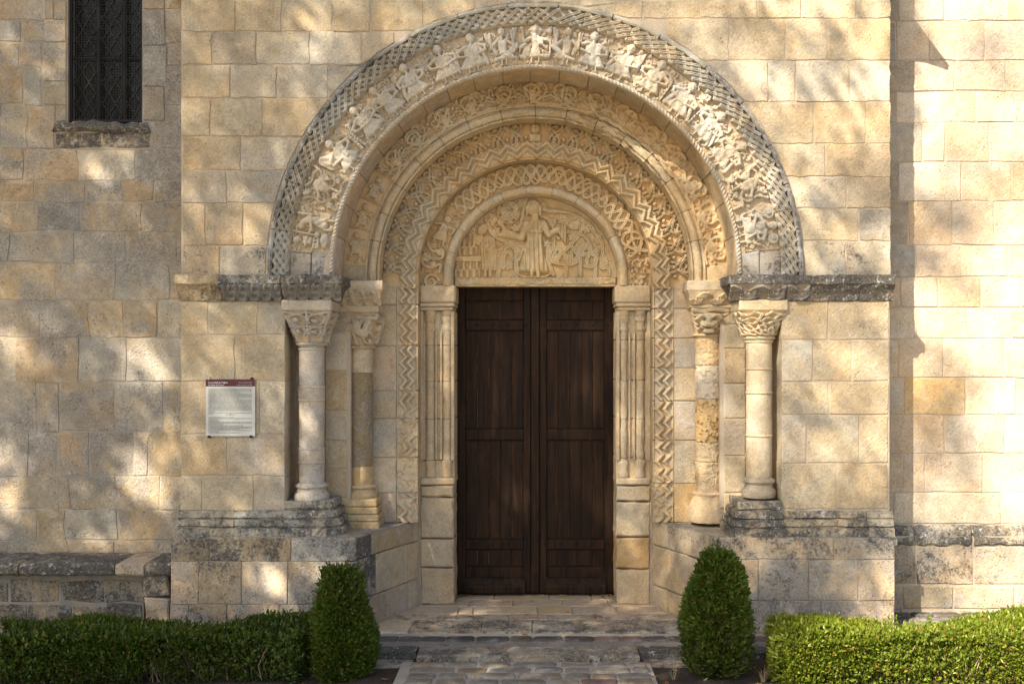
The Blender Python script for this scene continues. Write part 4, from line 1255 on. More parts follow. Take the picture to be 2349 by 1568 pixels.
# vines, left side
tc([(610, 640), (560, 520), (540, 430), (590, 390), (660, 440), (620, 510)], 28, h1)
tc([(560, 520), (610, 620), (700, 700), (850, 750), (1000, 740)], 30, h2)
tc([(870, 760), (780, 830), (730, 920), (710, 1050), (690, 1190)], 34, h1); tc([(860, 780), (930, 860), (930, 1000), (940, 1180)], 34, h1)
tc([(700, 860), (690, 930), (740, 820), (850, 760)], 26, h2); tc([(870, 760), (980, 830), (980, 930)], 30, h1)
tc([(760, 1080), (770, 920), (840, 880), (870, 960), (840, 1020)], 30, h1)
for c in ((610, 440), (670, 600), (410, 570), (420, 740), (920, 570), (1000, 220), (1280, 270), (1010, 780), (960, 940), (830, 1060), (1000, 840), (700, 870)):
    te(c, 50, 44, 0.026); thole(c, 16, 16, 0.012)
    for k in range(5):
        a = k * 1.25 + c[1]; te((c[0] + 46 * math.cos(a), c[1] + 42 * math.sin(a)), 24, 22, 0.022)
tc([(360, 600), (400, 680), (480, 690)], 30, h1); tc([(1060, 190), (1020, 350), (980, 560)], 24, 0.024, 0.2)
hf.H *= 0.72
# sword
tpoly([(1260, 300), (1560, 330), (1760, 385), (1560, 385), (1330, 375), (1260, 345)], 0.026, 18)
tpoly([(1315, 290), (1345, 290), (1345, 390), (1320, 385)], 0.032, 10)
# disc with stars
te((830, 365), 152, 150, 0.022, 0, 14)
hf.ribbon([TP(p) for p in spiral((830, 365), 140, 140, 0, 1.0, 40)], 17 * K, 0.036, 0.25)
for k, c in enumerate([(830, 365), (815, 270), (905, 290), (745, 330), (915, 385), (765, 425), (855, 455)]):
    for j in range(8):
        a = j * pi / 4 + k; te((c[0] + 28 * math.cos(a), c[1] + 28 * math.sin(a)), 15, 15, 0.034)
    te(c, 22, 22, 0.038)
for c in ((740, 265), (900, 470), (965, 340), (720, 400), (800, 490), (870, 330)): thole(c, 20, 22, 0.020)
# churches at the left
def arcade(x0, x1, y0, y1, n, cols=True):
    tpoly([(x0, y0), (x1, y0), (x1, y1), (x0, y1)], 0.030, 8)
    w = (x1 - x0) / n
    for k in range(n):
        cx = x0 + w * (k + 0.5)
        for yy in np.linspace(y0 + (y1 - y0) * 0.32, y1 - 4, 7): thole((cx, yy), w * 0.30, (y1 - y0) * 0.16, 0.010)
arcade(175, 425, 800, 925, 3); arcade(125, 465, 1095, 1215, 4)
tpoly([(130, 935), (480, 925), (480, 1010), (130, 1000)], 0.026, 8)
for x in (165, 245, 330, 420): te((x, 1030), 26, 26, 0.028); tcap((x, 1050), (x, 1085), 14, 34, 0.026)
for x in (250, 320, 380): tcap((x, 700), (x, 790), 12, 26, 0.026)
tcap((320, 650), (320, 770), 11, 11, 0.028); tcap((285, 690), (358, 690), 11, 11, 0.028)
for x in range(195, 420, 24): tcap((x, 805), (x, 825), 6, 6, 0.036)
for x in range(140, 460, 22): tcap((x, 1098), (x, 1118), 6, 6, 0.036)
# Saint with the book
hf.H *= 0.85
fold = lambda fx, n: (lambda U_, V_: 1 - 0.34 * (0.5 + 0.5 * np.sin(U_ / K / fx * 2 * pi + V_ / K / n)))
tpoly([(480, 1120), (680, 1130), (690, 980), (680, 780), (640, 690), (560, 650), (500, 680), (455, 790), (470, 940)], 0.036, 45, fold(46, 90))
te((505, 580), 56, 78, 0.044, 0.35); te((480, 590), 58, 84, 0.036, 0.35); thole((520, 570), 9, 9, 0.008)
tpoly([(490, 810), (560, 755), (605, 770), (560, 850)], 0.044, 10); tcap((640, 800), (560, 870), 34, 26, 0.044); te((545, 825), 30, 34, 0.050)
for x in (530, 590): tcap((x, 1120), (x, 1190), 26, 24, 0.032)
# Christ
tpoly([(950, 1140), (1370, 1160), (1330, 1020), (1270, 760), (1270, 640), (1290, 560), (1250, 470), (1180, 430), (1110, 450), (1050, 510), (1050, 640), (1060, 720), (1000, 960)], 0.046, 60, fold(58, 220))
tpoly([(1060, 600), (1275, 600), (1275, 640), (1060, 630)], 0.052, 10)
tcap((1060, 520), (1000, 700), 56, 46, 0.046); tcap((1000, 700), (790, 640), 46, 70, 0.046, 0.042); te((740, 660), 70, 40, 0.036, 0.1)
tcap((780, 580), (720, 500), 34, 30, 0.040); te((715, 500), 40, 55, 0.042, -0.4)
tcap((1280, 510), (1350, 660), 54, 46, 0.046); tcap((1350, 660), (1470, 590), 44, 46, 0.046, 0.040); tpoly([(1440, 560), (1560, 520), (1590, 560), (1580, 780), (1560, 780), (1480, 650)], 0.038, 20, fold(40, 400))
tcap((1175, 400), (1175, 450), 46, 52, 0.040)
te((1150, 300), 100, 112, 0.044, 0, 3); te((1155, 300), 76, 108, 0.056, 0, 2.6); tcap((1155, 270), (1155, 330), 12, 16, 0.062)
for x in (1118, 1186): thole((x, 262), 15, 12, 0.009)
thole((1153, 352), 26, 7, 0.007)
for sg in (-1, 1): tcap((1155 + sg * 88, 300), (1155 + sg * 84, 395), 24, 20, 0.038)
for x in (1130, 1215): tcap((x, 1120), (x, 1195), 28, 30, 0.038)
tc([(945, 1165), (1060, 1205), (1280, 1205), (1370, 1165)], 16, 0.024, 0)
hf.press(0.050, 0.085, 1.0)
# inscribed border
rim = np.clip((rad - 0.612) / 0.006, 0, 1)
hf.H = np.maximum(hf.H, rim * 0.010)
GLY = {'L': [[(0, 1), (0, 0), (.6, 0)]], 'I': [[(.3, 0), (.3, 1)]], 'B': [[(0, 0), (0, 1), (.5, .85), (0, .5), (.6, .25), (0, 0)]], 'R': [[(0, 0), (0, 1), (.5, .8), (0, .5), (.6, 0)]],
 'O': [[(.3, 0), (0, .5), (.3, 1), (.6, .5), (.3, 0)]], 'V': [[(0, 1), (.3, 0), (.6, 1)]], 'E': [[(.6, 1), (.1, .8), (0, .5), (.1, .2), (.6, 0)], [(0, .5), (.5, .5)]], 'C': [[(.6, .9), (.2, 1), (0, .5), (.2, 0), (.6, .1)]],
 'S': [[(.6, .9), (.1, .9), (.1, .6), (.55, .4), (.5, .05), (0, .1)]], 'Q': [[(.3, 0), (0, .5), (.3, 1), (.6, .5), (.3, 0)], [(.35, .2), (.65, -.1)]], 'N': [[(0, 0), (0, 1), (.6, 0), (.6, 1)]], 'T': [[(0, 1), (.6, 1)], [(.3, 1), (.3, 0)]], '.': [[(.3, .45), (.3, .55)]], ' ': []}
def inscribe(txt, a0, adv, r_, hh, d):
    for i, ch in enumerate(txt):
        th = a0 + i * adv
        for st in GLY.get(ch, []):
            pts = []
            for (x, y) in st:
                rr_ = r_ + y * hh; t2 = th + x * adv * 1.1
                pts.append((-rr_ * math.cos(t2), CZ + rr_ * math.sin(t2)))
            hf.cut(pts, 0.0042, d)
inscribe('LIBRO.VII.ECCLESIIS.QVE.SVNT.IN', math.radians(5), math.radians(2.15), 0.632, 0.036, 0.010)
inscribe(' .VII.IN.I.N.TI', math.radians(132), math.radians(2.4), 0.632, 0.034, 0.004)
hf.wear(600, 0.0012, 0.003)
# trim to the half circle: slide outside vertices onto the rim
def tmap(u, v, h):
    r_ = np.hypot(u, v - CZ); k = np.minimum(1, 0.700 / np.maximum(r_, 1e-6))
    x = u * k; z = np.where(v > CZ, CZ + (v - CZ) * k, v)
    return x, YT - h, z
hf.mesh('carved_panel', tmap, tymp, (0.60, 0.475, 0.285, 0.0), norm=0.034)
# lintel edge under the carving
lz0, lz1 = 2.640, 2.7165
hf = HF(-0.672, 0.672, lz0, lz1, 0.004)
hf.H[:] = 0.012
U, V = np.meshgrid(hf.u, hf.v, indexing='ij')
hf.H *= np.clip((V - lz0 - 0.010 * (1 + vnoise(*hf.H.shape, hf.du, hf.dv, 0.08, 3))) / 0.012, 0, 1)
hf.wear(620, 0.0045, 0.0)
x_ = -0.65
for ch in 'IPINKIPI':
    for st in GLY.get({'P': 'R', 'K': 'R'}.get(ch, ch), []):
        hf.cut([(x_ + a * 0.024, 2.662 + b * 0.042) for a, b in st], 0.004, 0.004)
    x_ += 0.034
hf.mesh('lintel', lambda u, v, h: (u, YT - 0.006 - h, v), tymp, (0.60, 0.475, 0.29, 0.0), mat=M_SMOOTH)
boxes('lintel_core', [(-0.74, 0.74, YT + 0.004, 1.30, lz0 + 0.004, 3.5)], M_SMOOTH, tymp, (0.5, 0.39, 0.25, 0))
# ------------------------------------------------------------------ portal masonry
CL = (0.0, CZ - 0.01, 2.036)
LEFTX = 416
up = [
 (-230, -150, [416, 545, 670, 790, 900, 1020, 1150, 1270, 1390, 1500, 1620, 1750, 1880, 2044], 'ycycyccycycyc', 0),
 (-150, -75, [416, 500, 640, 750, 860, 990, 1100, 1230, 1350, 1480, 1600, 1720, 1850, 1960, 2044], 'ycyycycycycycy', 0),
 (-75, 0, [416, 470, 600, 720, 830, 960, 1080, 1200, 1310, 1440, 1560, 1690, 1800, 1930, 2044], 'cycyycycyycycy', 0),
 (0, 73, [416, 539, 646, 763, 849, 971, 1090, 1190], 'yycyyypp', 0),
 (0, 43, [1190, 1330, 1474, 1605, 1738, 1839, 1964, 2044], 'pcycycc', 0),
 (73, 149, [418, 487, 588, 711, 830, 905], 'ygwwcc', 0.06),
 (149, 225, [418, 528, 636, 752, 860], 'ywwgc', 0.05),
 (225, 313, [418, 483, 602, 760], 'yyyy', 0),
 (313, 391, [418, 552, 720], 'yww', 0.04),
 (391, 466, [418, 520, 700], 'ggw', 0.10),
 (466, 564, [418, 472, 558, 680], 'ybcc', 0.14),
 (564, 634, [418, 504, 640], 'ygg', 0.42),
 (43, 139, [1530, 1673, 1803, 1898, 2044], 'cycyc', 0),
 (139, 234, [1640, 1762, 1825, 1949, 2044], 'wwwww', 0.10),
 (234, 330, [1700, 1867, 1986, 2044], 'ytyy', 0),
 (330, 406, [1740, 1893, 2044], 'cyt', 0.05),
 (406, 478, [1780, 1942, 2044], 'wyt', 0.06),
 (478, 553, [1800, 1970, 2044], 'cgk', 0.24),
 (553, 634, [1810, 1940, 2044], 'wgg', 0.40),
]
for (a, b, xs, ck, dt) in up:
    course(portal, 0.0, a, b, xs, ck, M_ASH, dirt=dt, clip=CL, joint=0.009, jit=0.003, bev=0.004, wav=0.003)
lowl = [(690, 769, [416, 478, 591, 655], 'ycg'), (769, 874, [415, 539, 655], 'yyt'), (874, 996, [414, 500, 595, 655], 'yyw'),
        (996, 1091, [413, 521, 655], 'yp'), (1091, 1171, [412, 464, 582, 655], 'ccg')]
for (a, b, xs, ck) in lowl:
    course(portal, 0.0, a, b, xs, ck, M_ASH, dirt=0.20 if a == 690 else 0.07, joint=0.010, jit=0.003, bev=0.004, depth=0.30)
lowr = [(690, 780, [1792, 1900, 2041], 'yt'), (780, 874, [1792, 1864, 1955, 2040], 'wyy'), (874, 951, [1792, 1902, 2039], 'cy'),
        (951, 1062, [1792, 1850, 1971, 2038], 'wcy'), (1062, 1167, [1792, 1919, 2037], 'cc')]
for (a, b, xs, ck) in lowr:
    course(portal, 0.0, a, b, xs, ck, M_ASH, dirt=0.22 if a == 690 else 0.06, joint=0.010, jit=0.003, bev=0.004, depth=0.30)
# mortar core behind the facing
XB = 2.682
def core_upper():
    pts = [(-XB, 2.60), (-2.02, 2.60)]
    for k in range(41):
        a = pi * k / 40
        pts.append((-2.0 * math.cos(a), CZ + 2.0 * math.sin(a)))
    pts += [(2.02, 2.60), (XB, 2.60), (XB, 5.62), (-XB, 5.62)]
    n = len(pts)
    V = [(x, 0.005, z) for x, z in pts] + [(x, 0.55, z) for x, z in pts]
    F = [tuple(range(n)), tuple(range(2 * n - 1, n - 1, -1))] + [(i, (i + 1) % n, n + (i + 1) % n, n + i) for i in range(n)]
    return pymesh('mortar', V, F, M_MORT, portal)
core_upper()
boxes('mortar', [(-XB, PX(655) - 0.006, 0.005, 0.55, 0.0, 2.60)], M_MORT, portal)
boxes('mortar', [(PX(1792) + 0.006, XB, 0.005, 0.55, 0.0, 2.60)], M_MORT, portal)
revolve('mortar', [(1.54, 0.05), (1.54, 0.034), (2.01, 0.034), (2.01, 0.05)], 0, pi, portal, None, M_MORT, leg=0.1)
# side stones of the block (seen edge on, they catch the sun's shadow line)
# mortar linings behind the voussoirs
for (r_, ya, yb) in ((1.536, 0.024, 0.46), (1.247, 0.43, 0.64), (0.963, 0.61, 0.82), (0.685, 0.79, 0.96)):
    revolve('mortar', [(r_ + 0.07, ya), (r_, ya), (r_, yb), (r_ + 0.07, yb)], 0, pi, portal, None, M_MORT, leg=0.1)

# solid masonry behind the arches
boxes('masonry_core', [(-2.6, -0.72, 0.96, 1.45, -0.1, 5.6)], M_MORT, portal)
boxes('masonry_core', [(0.72, 2.6, 0.96, 1.45, -0.1, 5.6)], M_MORT, portal)
boxes('masonry_core', [(-0.72, 0.72, 1.31, 1.45, -0.1, 5.6)], M_MORT, portal)
boxes('masonry_core', [(-0.72, 0.72, 0.97, 1.30, 3.52, 5.6)], M_MORT, portal)
for sg in (-1, 1):
    boxes('masonry_core', [((-1.6, -0.95, 0.765, 0.955, -0.1, 2.62) if sg < 0 else (0.95, 1.6, 0.765, 0.955, -0.1, 2.62))], M_MORT, portal)
# recessed jamb walls: (X range, Y, inner reveal to next Y)
def mirror(sg, x): return sg * x
def jamb_stack(sg, xa, xb, Y, rows, cols, mat, dirt=0.0, name='jamb_stone', depth=0.3, z0=None, z1=None, par=None):
    """stack of jamb stones between |X| xb..xa at depth Y; rows in chart units"""
    for i in range(len(rows) - 1):
        za, zb = PZ(rows[i + 1], Y), PZ(rows[i], Y)
        P = [(sg * xa, za), (sg * xb, za), (sg * xb, zb), (sg * xa, zb)]
        block(par or portal, P, wallmap(Y), mat, shade(cols[i % len(cols)], 0.05, dirt), name=name, joint=0.006, jit=0.002, bev=0.008, depth=depth, step=0.16)
# order 1 back wall + pilaster, order 2 back wall
for sg in (-1, 1):
    boxes('mortar', [((-1.90 if sg < 0 else 1.46), (-1.46 if sg < 0 else 1.90), 0.352, 0.70, 0.86, 2.62)], M_MORT, portal)
    jamb_stack(sg, 1.485, 1.665, 0.345, ([690, 760, 850, 942, 1010, 1075, 1140, 1212] if sg < 0 else [690, 745, 800, 880, 960, 1045, 1130, 1212]), 'twtpcty' if sg < 0 else 'tytwpty', M_ASH, 0.03)
    jamb_stack(sg, 1.665, 1.90, 0.349, [690, 800, 905, 1010, 1110, 1212], 'tpttc', M_ASH, 0.03)
    boxes('mortar', [((-1.46 if sg < 0 else 0.975), (-0.975 if sg < 0 else 1.46), 0.60, 0.90, 0.86, 2.62)], M_MORT, portal)
# order 3 jambs with chevron strip
for sg in (-1, 1):
    rows = [(2.62, 2.475), (2.475, 2.14), (2.14, 1.775), (1.775, 1.545), (1.545, 1.23), (1.23, 0.945), (0.945, 0.70)]
    if sg > 0: rows = [(2.62, 2.44), (2.44, 2.20), (2.20, 1.96), (1.96, 1.69), (1.69, 1.37), (1.37, 1.02), (1.02, 0.70)]
    for i, (zb, za) in enumerate(rows):
        ck = 'cchcwwp'[i] if sg < 0 else 'hhhchco'[i]
        P = [(sg * 1.125, za), (sg * 1.47, za), (sg * 1.47, zb), (sg * 1.125, zb)]
        block(portal, P, wallmap(Y3 + 0.010), M_ASH, shade(ck, 0.04), name='jamb_stone', joint=0.006, jit=0.002, depth=0.2, step=0.16)
        # chevron face
        hf = HF(za + 0.003, zb - 0.003, 0.9565, 1.122, 0.0042)
        U, V = np.meshgrid(hf.u, hf.v, indexing='ij')
        hf.H = chevrons(U, V, (1.072, 1.012), 0.105, 0.024, 0.0175, 0.046)
        flat = 0.021 * np.clip((V - 1.108) / 0.004, 0, 1)
        edge = 0.016 * np.clip((0.972 - V) / 0.006, 0, 1)
        hf.H = np.maximum(np.maximum(hf.H, flat), edge)
        dmg = {(-1, 5): 0.95, (-1, 4): 0.75, (-1, 3): 0.45, (-1, 1): 0.4, (1, 6): 0.75, (1, 5): 0.42, (-1, 0): 0.25, (-1, 6): 0.4, (1, 2): 0.3}.get((sg, i), 0.12)
        nz = vnoise(*hf.H.shape, hf.du, hf.dv, 0.06, 700 + i + 20 * (sg > 0))
        m_ = np.clip(dmg * 2.2 - 0.8 + nz, 0, 1)
        hf.blur(3, m_)
        rough = 0.020 + 0.012 * vnoise(*hf.H.shape, hf.du, hf.dv, 0.035, 720 + i) + 0.006 * vnoise(*hf.H.shape, hf.du, hf.dv, 0.014, 740 + i)
        hf.H = hf.H * (1 - m_ * 0.9) + m_ * 0.9 * rough
        hf.wear(760 + i, 0.0015, 0.006)
        c = CREAM if (sg < 0 or i < 4) else GOLD
        k = 1 + R.gauss(0, 0.04)
        hf.mesh('chevron_stone', lambda u, v, h, sg=sg: (sg * v, Y3 + 0.030 - h, u), portal, (c[0] * k, c[1] * k, c[2] * k, 0.0), lip=0.012, norm=0.03)
    # reveal between order 3 and the door jamb
    for i, (zb, za) in enumerate(rows):
        k = 1 + R.gauss(0, 0.05)
        bbox('jamb_stone', ((-1.0, -0.957, Y3 + 0.030, 0.80, za + 0.003, zb - 0.003) if sg < 0 else (0.957, 1.0, Y3 + 0.030, 0.80, za + 0.003, zb - 0.003)), M_SMOOTH, portal, (0.55 * k, 0.45 * k, 0.31 * k, 0.0))

# ------------------------------------------------------------------ swept mouldings
def sweep(name, path, prof, mat, parent, color, closed=False, smooth=False, jit=0.0, seed=0):
    """prof [(out, z)] swept along path [(x,y)], out to the right-hand side of travel (towards the viewer for +X travel)"""
    n = len(path); V = []
    nor = []
    for i in range(n - 1):
        dx, dy = path[i + 1][0] - path[i][0], path[i + 1][1] - path[i][1]
        L = math.hypot(dx, dy); nor.append((dy / L, -dx / L))
    rg = random.Random(seed)
    for i in range(n):
        if i == 0: m = nor[0]; k = 1
        elif i == n - 1: m = nor[-1]; k = 1
        else:
            a, b = nor[i - 1], nor[i]
            m = (a[0] + b[0], a[1] + b[1]); l = math.hypot(*m); m = (m[0] / l, m[1] / l); k = 1 / max(0.3, m[0] * a[0] + m[1] * a[1])
        for (o, z) in prof:
            V.append((path[i][0] + m[0] * o * k + rg.gauss(0, jit), path[i][1] + m[1] * o * k + rg.gauss(0, jit), z + rg.gauss(0, jit)))
    m_ = len(prof); F = []
    for i in range(n - 1):
        for k in range(m_ - 1):
            F.append((i * m_ + k, (i + 1) * m_ + k, (i + 1) * m_ + k + 1, i * m_ + k + 1))
    F.append(tuple(range(m_))); F.append(tuple((n - 1) * m_ + k for k in range(m_)))
    return pymesh(name, V, F, mat, parent, color, smooth)

def subdiv(path, step=0.12):
    out = []
    for i in range(len(path) - 1):
        a, b = path[i], path[i + 1]
        k = max(1, int(math.hypot(b[0] - a[0], b[1] - a[1]) / step))
        for j in range(k): out.append((a[0] + (b[0] - a[0]) * j / k, a[1] + (b[1] - a[1]) * j / k))
    return out + [path[-1]]

ZI0, ZI1 = 2.474, 2.664
imp_prof = [(0.0, ZI0), (0.012, ZI0), (0.03, ZI0 + 0.05), (0.062, ZI0 + 0.105), (0.080, ZI0 + 0.122), (0.084, ZI0 + 0.128), (0.084, ZI1 - 0.006), (0.076, ZI1), (-0.16, ZI1), (-0.16, ZI0)]
impost_cols = {-1: [(0.46, 0.385, 0.26, 0.62), (0.31, 0.30, 0.27, 0.8), (0.31, 0.30, 0.27, 0.85)], 1: [(0.33, 0.31, 0.27, 0.85), (0.36, 0.32, 0.25, 1.0), (0.36, 0.32, 0.25, 1.0)]}
for sg in (-1, 1):
    ip = part('impost', portal)
    ip['label'] = 'weathered projecting impost course carved with a chain band' if sg < 0 else 'black-crusted projecting impost course carved with scrolls'
    xe = 1.535
    if sg < 0:
        runs = [[(-2.70, 0.0), (-2.374, 0.0)], [(-2.370, 0.0), (-1.912, 0.0)], [(-1.908, 0.0), (-1.535, 0.0), (-1.535, 0.38)]]
    else:
        runs = [[(1.535, 0.38), (1.535, 0.0), (1.885, 0.0)], [(1.889, 0.0), (2.44, 0.0)], [(2.444, 0.0), (2.70, 0.0)]]
    for i, rn in enumerate(runs):
        sweep('impost_stone', subdiv(rn, 0.06), imp_prof, M_SMOOTH, ip, impost_cols[sg][i], jit=0.0025, seed=i + 9)
    # carved band on the sloping face
    def slope(u, v, h):
        # v 0..1 from the bottom to the top of the slope
        y = -(0.012 + (0.080 - 0.012) * v ** 1.15); z = ZI0 + 0.004 + 0.120 * v
        return u, y - h * 0.85, z - h * 0.45
    if sg < 0: segs = [(-2.365, -1.915, 5), (-1.905, -1.462, 5)]
    else: segs = [(1.462, 1.885, 4), (1.89, 2.06, 2)]
    for (xa, xb, nl) in segs:
        hf = HF(xa, xb, 0, 0.125, 0.0036)
        w = (xb - xa) / nl
        if sg < 0:
            hf.ribbon([(xa, 0.064), (xb, 0.060)], 0.013, 0.020, 0.4)
            for k in range(nl + 1):
                cx = xa + w * (k + 0.2)
                hf.ribbon(spl([(cx - w * 0.62, 0.085), (cx - w * 0.35, 0.115), (cx + w * 0.05, 0.105), (cx + w * 0.12, 0.06), (cx + w * 0.3, 0.018), (cx + w * 0.75, 0.012), (cx + w * 0.95, 0.045)], 7), 0.0125, [0.030 if 10 < i < 26 else 0.021 for i in range(43)], 0.35)
        else:
            for k in range(nl + 1):
                cx = xa + w * (k + 0.3)
                for j in range(4):
                    r_ = 0.05 - j * 0.011
                    a0 = 0.3 if k % 2 == 0 else pi + 0.3
                    hf.ribbon([(cx + r_ * 1.15 * math.cos(a0 + t * 3.6), 0.062 + r_ * math.sin(a0 + t * 3.6)) for t in np.linspace(0, 1, 12)], 0.0052, 0.022 - 0.002 * j)
                hf.ribbon(spl([(cx - w * 0.5, 0.02 if k % 2 else 0.1), (cx, 0.012 if k % 2 else 0.112), (cx + w * 0.5, 0.03 if k % 2 else 0.09)]), 0.008, 0.022)
        hf.H *= 1.15
        hf.wear(800 + int(xa * 10), 0.0016, 0.006)
        hf.mesh('carved_band', lambda u, v, h: slope(u, v / 0.125, h), ip, (0.27, 0.265, 0.245, 0.34) if sg < 0 else (0.27, 0.255, 0.225, 0.42), lip=0.008, norm=0.03)

# ------------------------------------------------------------------ columns
def lathe(name, prof, cx, cy, mat, parent, color, n=40, jit=0.0, seed=0, smooth=True, wob=None):
    rg = np.random.default_rng(seed)
    th = np.linspace(0, 2 * pi, n, endpoint=False)
    V = []
    for (r_, z) in prof:
        rr_ = r_ + rg.normal(0, jit, n)
        if wob: rr_ = rr_ + wob(th, z)
        V.append(np.stack([cx + rr_ * np.cos(th), cy + rr_ * np.sin(th), np.full(n, z)], 1))
    V = np.concatenate(V)
    F = []
    m = len(prof)
    for k in range(m - 1):
        for i in range(n):
            j = (i + 1) % n
            F.append((k * n + i, k * n + j, (k + 1) * n + j, (k + 1) * n + i))
    F.append(tuple(range(n - 1, -1, -1))); F.append(tuple((m - 1) * n + i for i in range(n)))
    return npmesh_mixed(name, V, F, mat, parent, color, smooth)

def drum(name, r0, r1, z0, z1, cx, cy, mat, parent, color, jit=0.001, seed=0, dent=0.0, swell=0.0):
    fine_ = dent > 0.01
    dz_ = 0.008 if fine_ else 0.022
    k = max(4, int((z1 - z0) / dz_))
    rg = np.random.default_rng(seed)
    n = 96 if fine_ else 44
    th = np.linspace(0, 2 * pi, n, endpoint=False)
    zz = np.linspace(z0 + 0.0012, z1 - 0.0012, k + 1)
    nz = (vnoise(n, k + 1, 0.007, 0.008, 0.030, seed) + 0.5 * vnoise(n, k + 1, 0.007, 0.008, 0.014, seed + 1)) if fine_ else (vnoise(n, k + 1, 0.014, 0.022, 0.045, seed) + 0.6 * vnoise(n, k + 1, 0.014, 0.022, 0.02, seed + 1))
    V = []
    for i, z in enumerate(zz):
        f = i / k
        rr_ = r0 + (r1 - r0) * f + jit * nz[:, i] * 2 - dent * (np.clip((nz[:, i] - 0.12) * 3, 0, 1) if fine_ else np.clip(nz[:, i] - 0.3, 0, 1))
        if i in (0, k): rr_ = rr_ - 0.003
        V.append(np.stack([cx + rr_ * np.cos(th), cy + rr_ * np.sin(th), np.full(n, z)], 1))
    V = np.concatenate(V); F = []
    for a in range(k):
        for i in range(n):
            j = (i + 1) % n
            F.append((a * n + i, a * n + j, (a + 1) * n + j, (a + 1) * n + i))
    F.append(tuple(range(n - 1, -1, -1))); F.append(tuple(k * n + i for i in range(n)))
    return npmesh_mixed(name, V, F, mat, parent, color, True)

def capital(parent, cx, cy, z0, z1, rb, wt, draw, color, dirt, seed, ab=0.028, hscale=1.0):
    """carved capital: round at the bottom, square at the top"""
    W = 2 * pi
    hf = HF(0, 1.0, 0, 1.0, 1 / 150.0)          # u = angle fraction (0.25 = front), v = height fraction
    hf.u = np.linspace(0, 1, 210); hf.v = np.linspace(0, 1, 72); hf.H = np.zeros((210, 72)); hf.du = hf.u[1] * 0.75; hf.dv = hf.v[1] * 0.28
    draw(hf)
    hf.H *= hscale
    hf.wear(seed, 0.0018, 0.006)
    hf.H[-1] = hf.H[0]
    Hh = z1 - z0
    def mp(u, v, h):
        th = -pi + u * 2 * pi         # u=.25 -> -pi/2 : towards the viewer
        c, s_ = np.cos(th), np.sin(th)
        sq = wt / np.maximum(np.abs(c), np.abs(s_)) * 0.96
        sq = np.minimum(sq, wt * 1.30)
        f = np.clip(v, 0, 1) ** 1.25
        r_ = rb * (1 - f) + sq * f
        return cx + (r_ + h) * c, cy + (r_ + h) * s_, z0 + Hh * v
    hf.mesh('capital', mp, parent, color + (dirt,), norm=0.03)
    bbox('abacus_block', (cx - wt - 0.012, cx + wt + 0.012, cy - wt - 0.012, cy + wt + 0.012, z1 - 0.004, z1 + ab), M_SMOOTH, parent, color + (dirt,), bev=0.010)
    lathe('astragal', [(rb - 0.01, z0 - 0.028), (rb + 0.012, z0 - 0.026), (rb + 0.022, z0 - 0.014), (rb + 0.014, z0 - 0.002), (rb, z0 + 0.004)], cx, cy, M_SMOOTH, parent, color + (dirt * 0.6,), jit=0.0012, seed=seed)

def draw_vines(hf):
    for k in range(8):
        u0 = k / 8
        for row, (v0, rr_) in enumerate(((0.70, 0.17), (0.34, 0.15))):
            c = (u0 + 0.06, v0)
            # loops in (angle, height) space; 0.0625 of angle ~ 0.2 of height
            pts = [(c[0] + rr_ * 0.33 * math.cos(a), c[1] + rr_ * math.sin(a)) for a in np.linspace(-0.6 if k % 2 else 3.7, 4.2 if k % 2 else -1.0, 16)]
            hf_rib_aniso(hf, pts, 0.013, 0.026, 0.3)
            for j in range(5):
                a = 1.0 + j * 0.55 + k
                hf_rib_aniso(hf, [c, (c[0] + 0.028 * math.cos(a), c[1] + 0.085 * math.sin(a))], 0.0085, 0.024)
            hf_rib_aniso(hf, [c, (c[0] + 0.001, c[1])], 0.012, 0.03)
        hf_rib_aniso(hf, [(u0, 0.02), (u0, 0.95)], 0.009, 0.024, 0.2)
        hf_rib_aniso(hf, [(u0 - 0.03, 0.5), (u0 + 0.03, 0.5)], 0.008, 0.03)
        hf_rib_aniso(hf, spl([(u0, 0.95), (u0 + 0.06, 0.88), (u0 + 0.125, 0.95)]), 0.010, 0.024, 0.3)
def hf_rib_aniso(hf, pts, w, h, groove=0.0):
    """angle coordinate is ~ 3 times longer than height in metres: draw in a stretched frame"""
    k = 3.0
    u_, v_ = hf.u, hf.v
    hf.u = u_ * k
    for sh in (-k, 0, k):
        hf.ribbon([(p[0] * k + sh, p[1]) for p in pts], w * k, h, groove)
    hf.u = u_
def draw_knots(hf):
    for k in range(9):
        u0 = k / 9
        hf_rib_aniso(hf, spl([(u0 - 0.03, 0.95), (u0 + 0.03, 0.80), (u0 + 0.09, 0.92), (u0 + 0.14, 0.80)], 6), 0.013, 0.024, 0.35)
        hf_rib_aniso(hf, spl([(u0 + 0.02, 0.86), (u0 + 0.0, 0.62), (u0 + 0.06, 0.48), (u0 + 0.10, 0.60), (u0 + 0.06, 0.72), (u0 + 0.02, 0.58), (u0 + 0.05, 0.34)], 6), 0.0125, [0.028] * 37, 0.35)
        hf_rib_aniso(hf, spl([(u0 + 0.08, 0.55), (u0 + 0.10, 0.34), (u0 + 0.04, 0.20), (u0 - 0.01, 0.32), (u0 + 0.03, 0.42), (u0 + 0.08, 0.16), (u0 + 0.12, 0.06)], 6), 0.012, [0.023] * 37, 0.35)
        hf_rib_aniso(hf, spl([(u0, 0.30), (u0 + 0.03, 0.08), (u0 + 0.08, 0.04)], 6), 0.011, 0.026, 0.35)
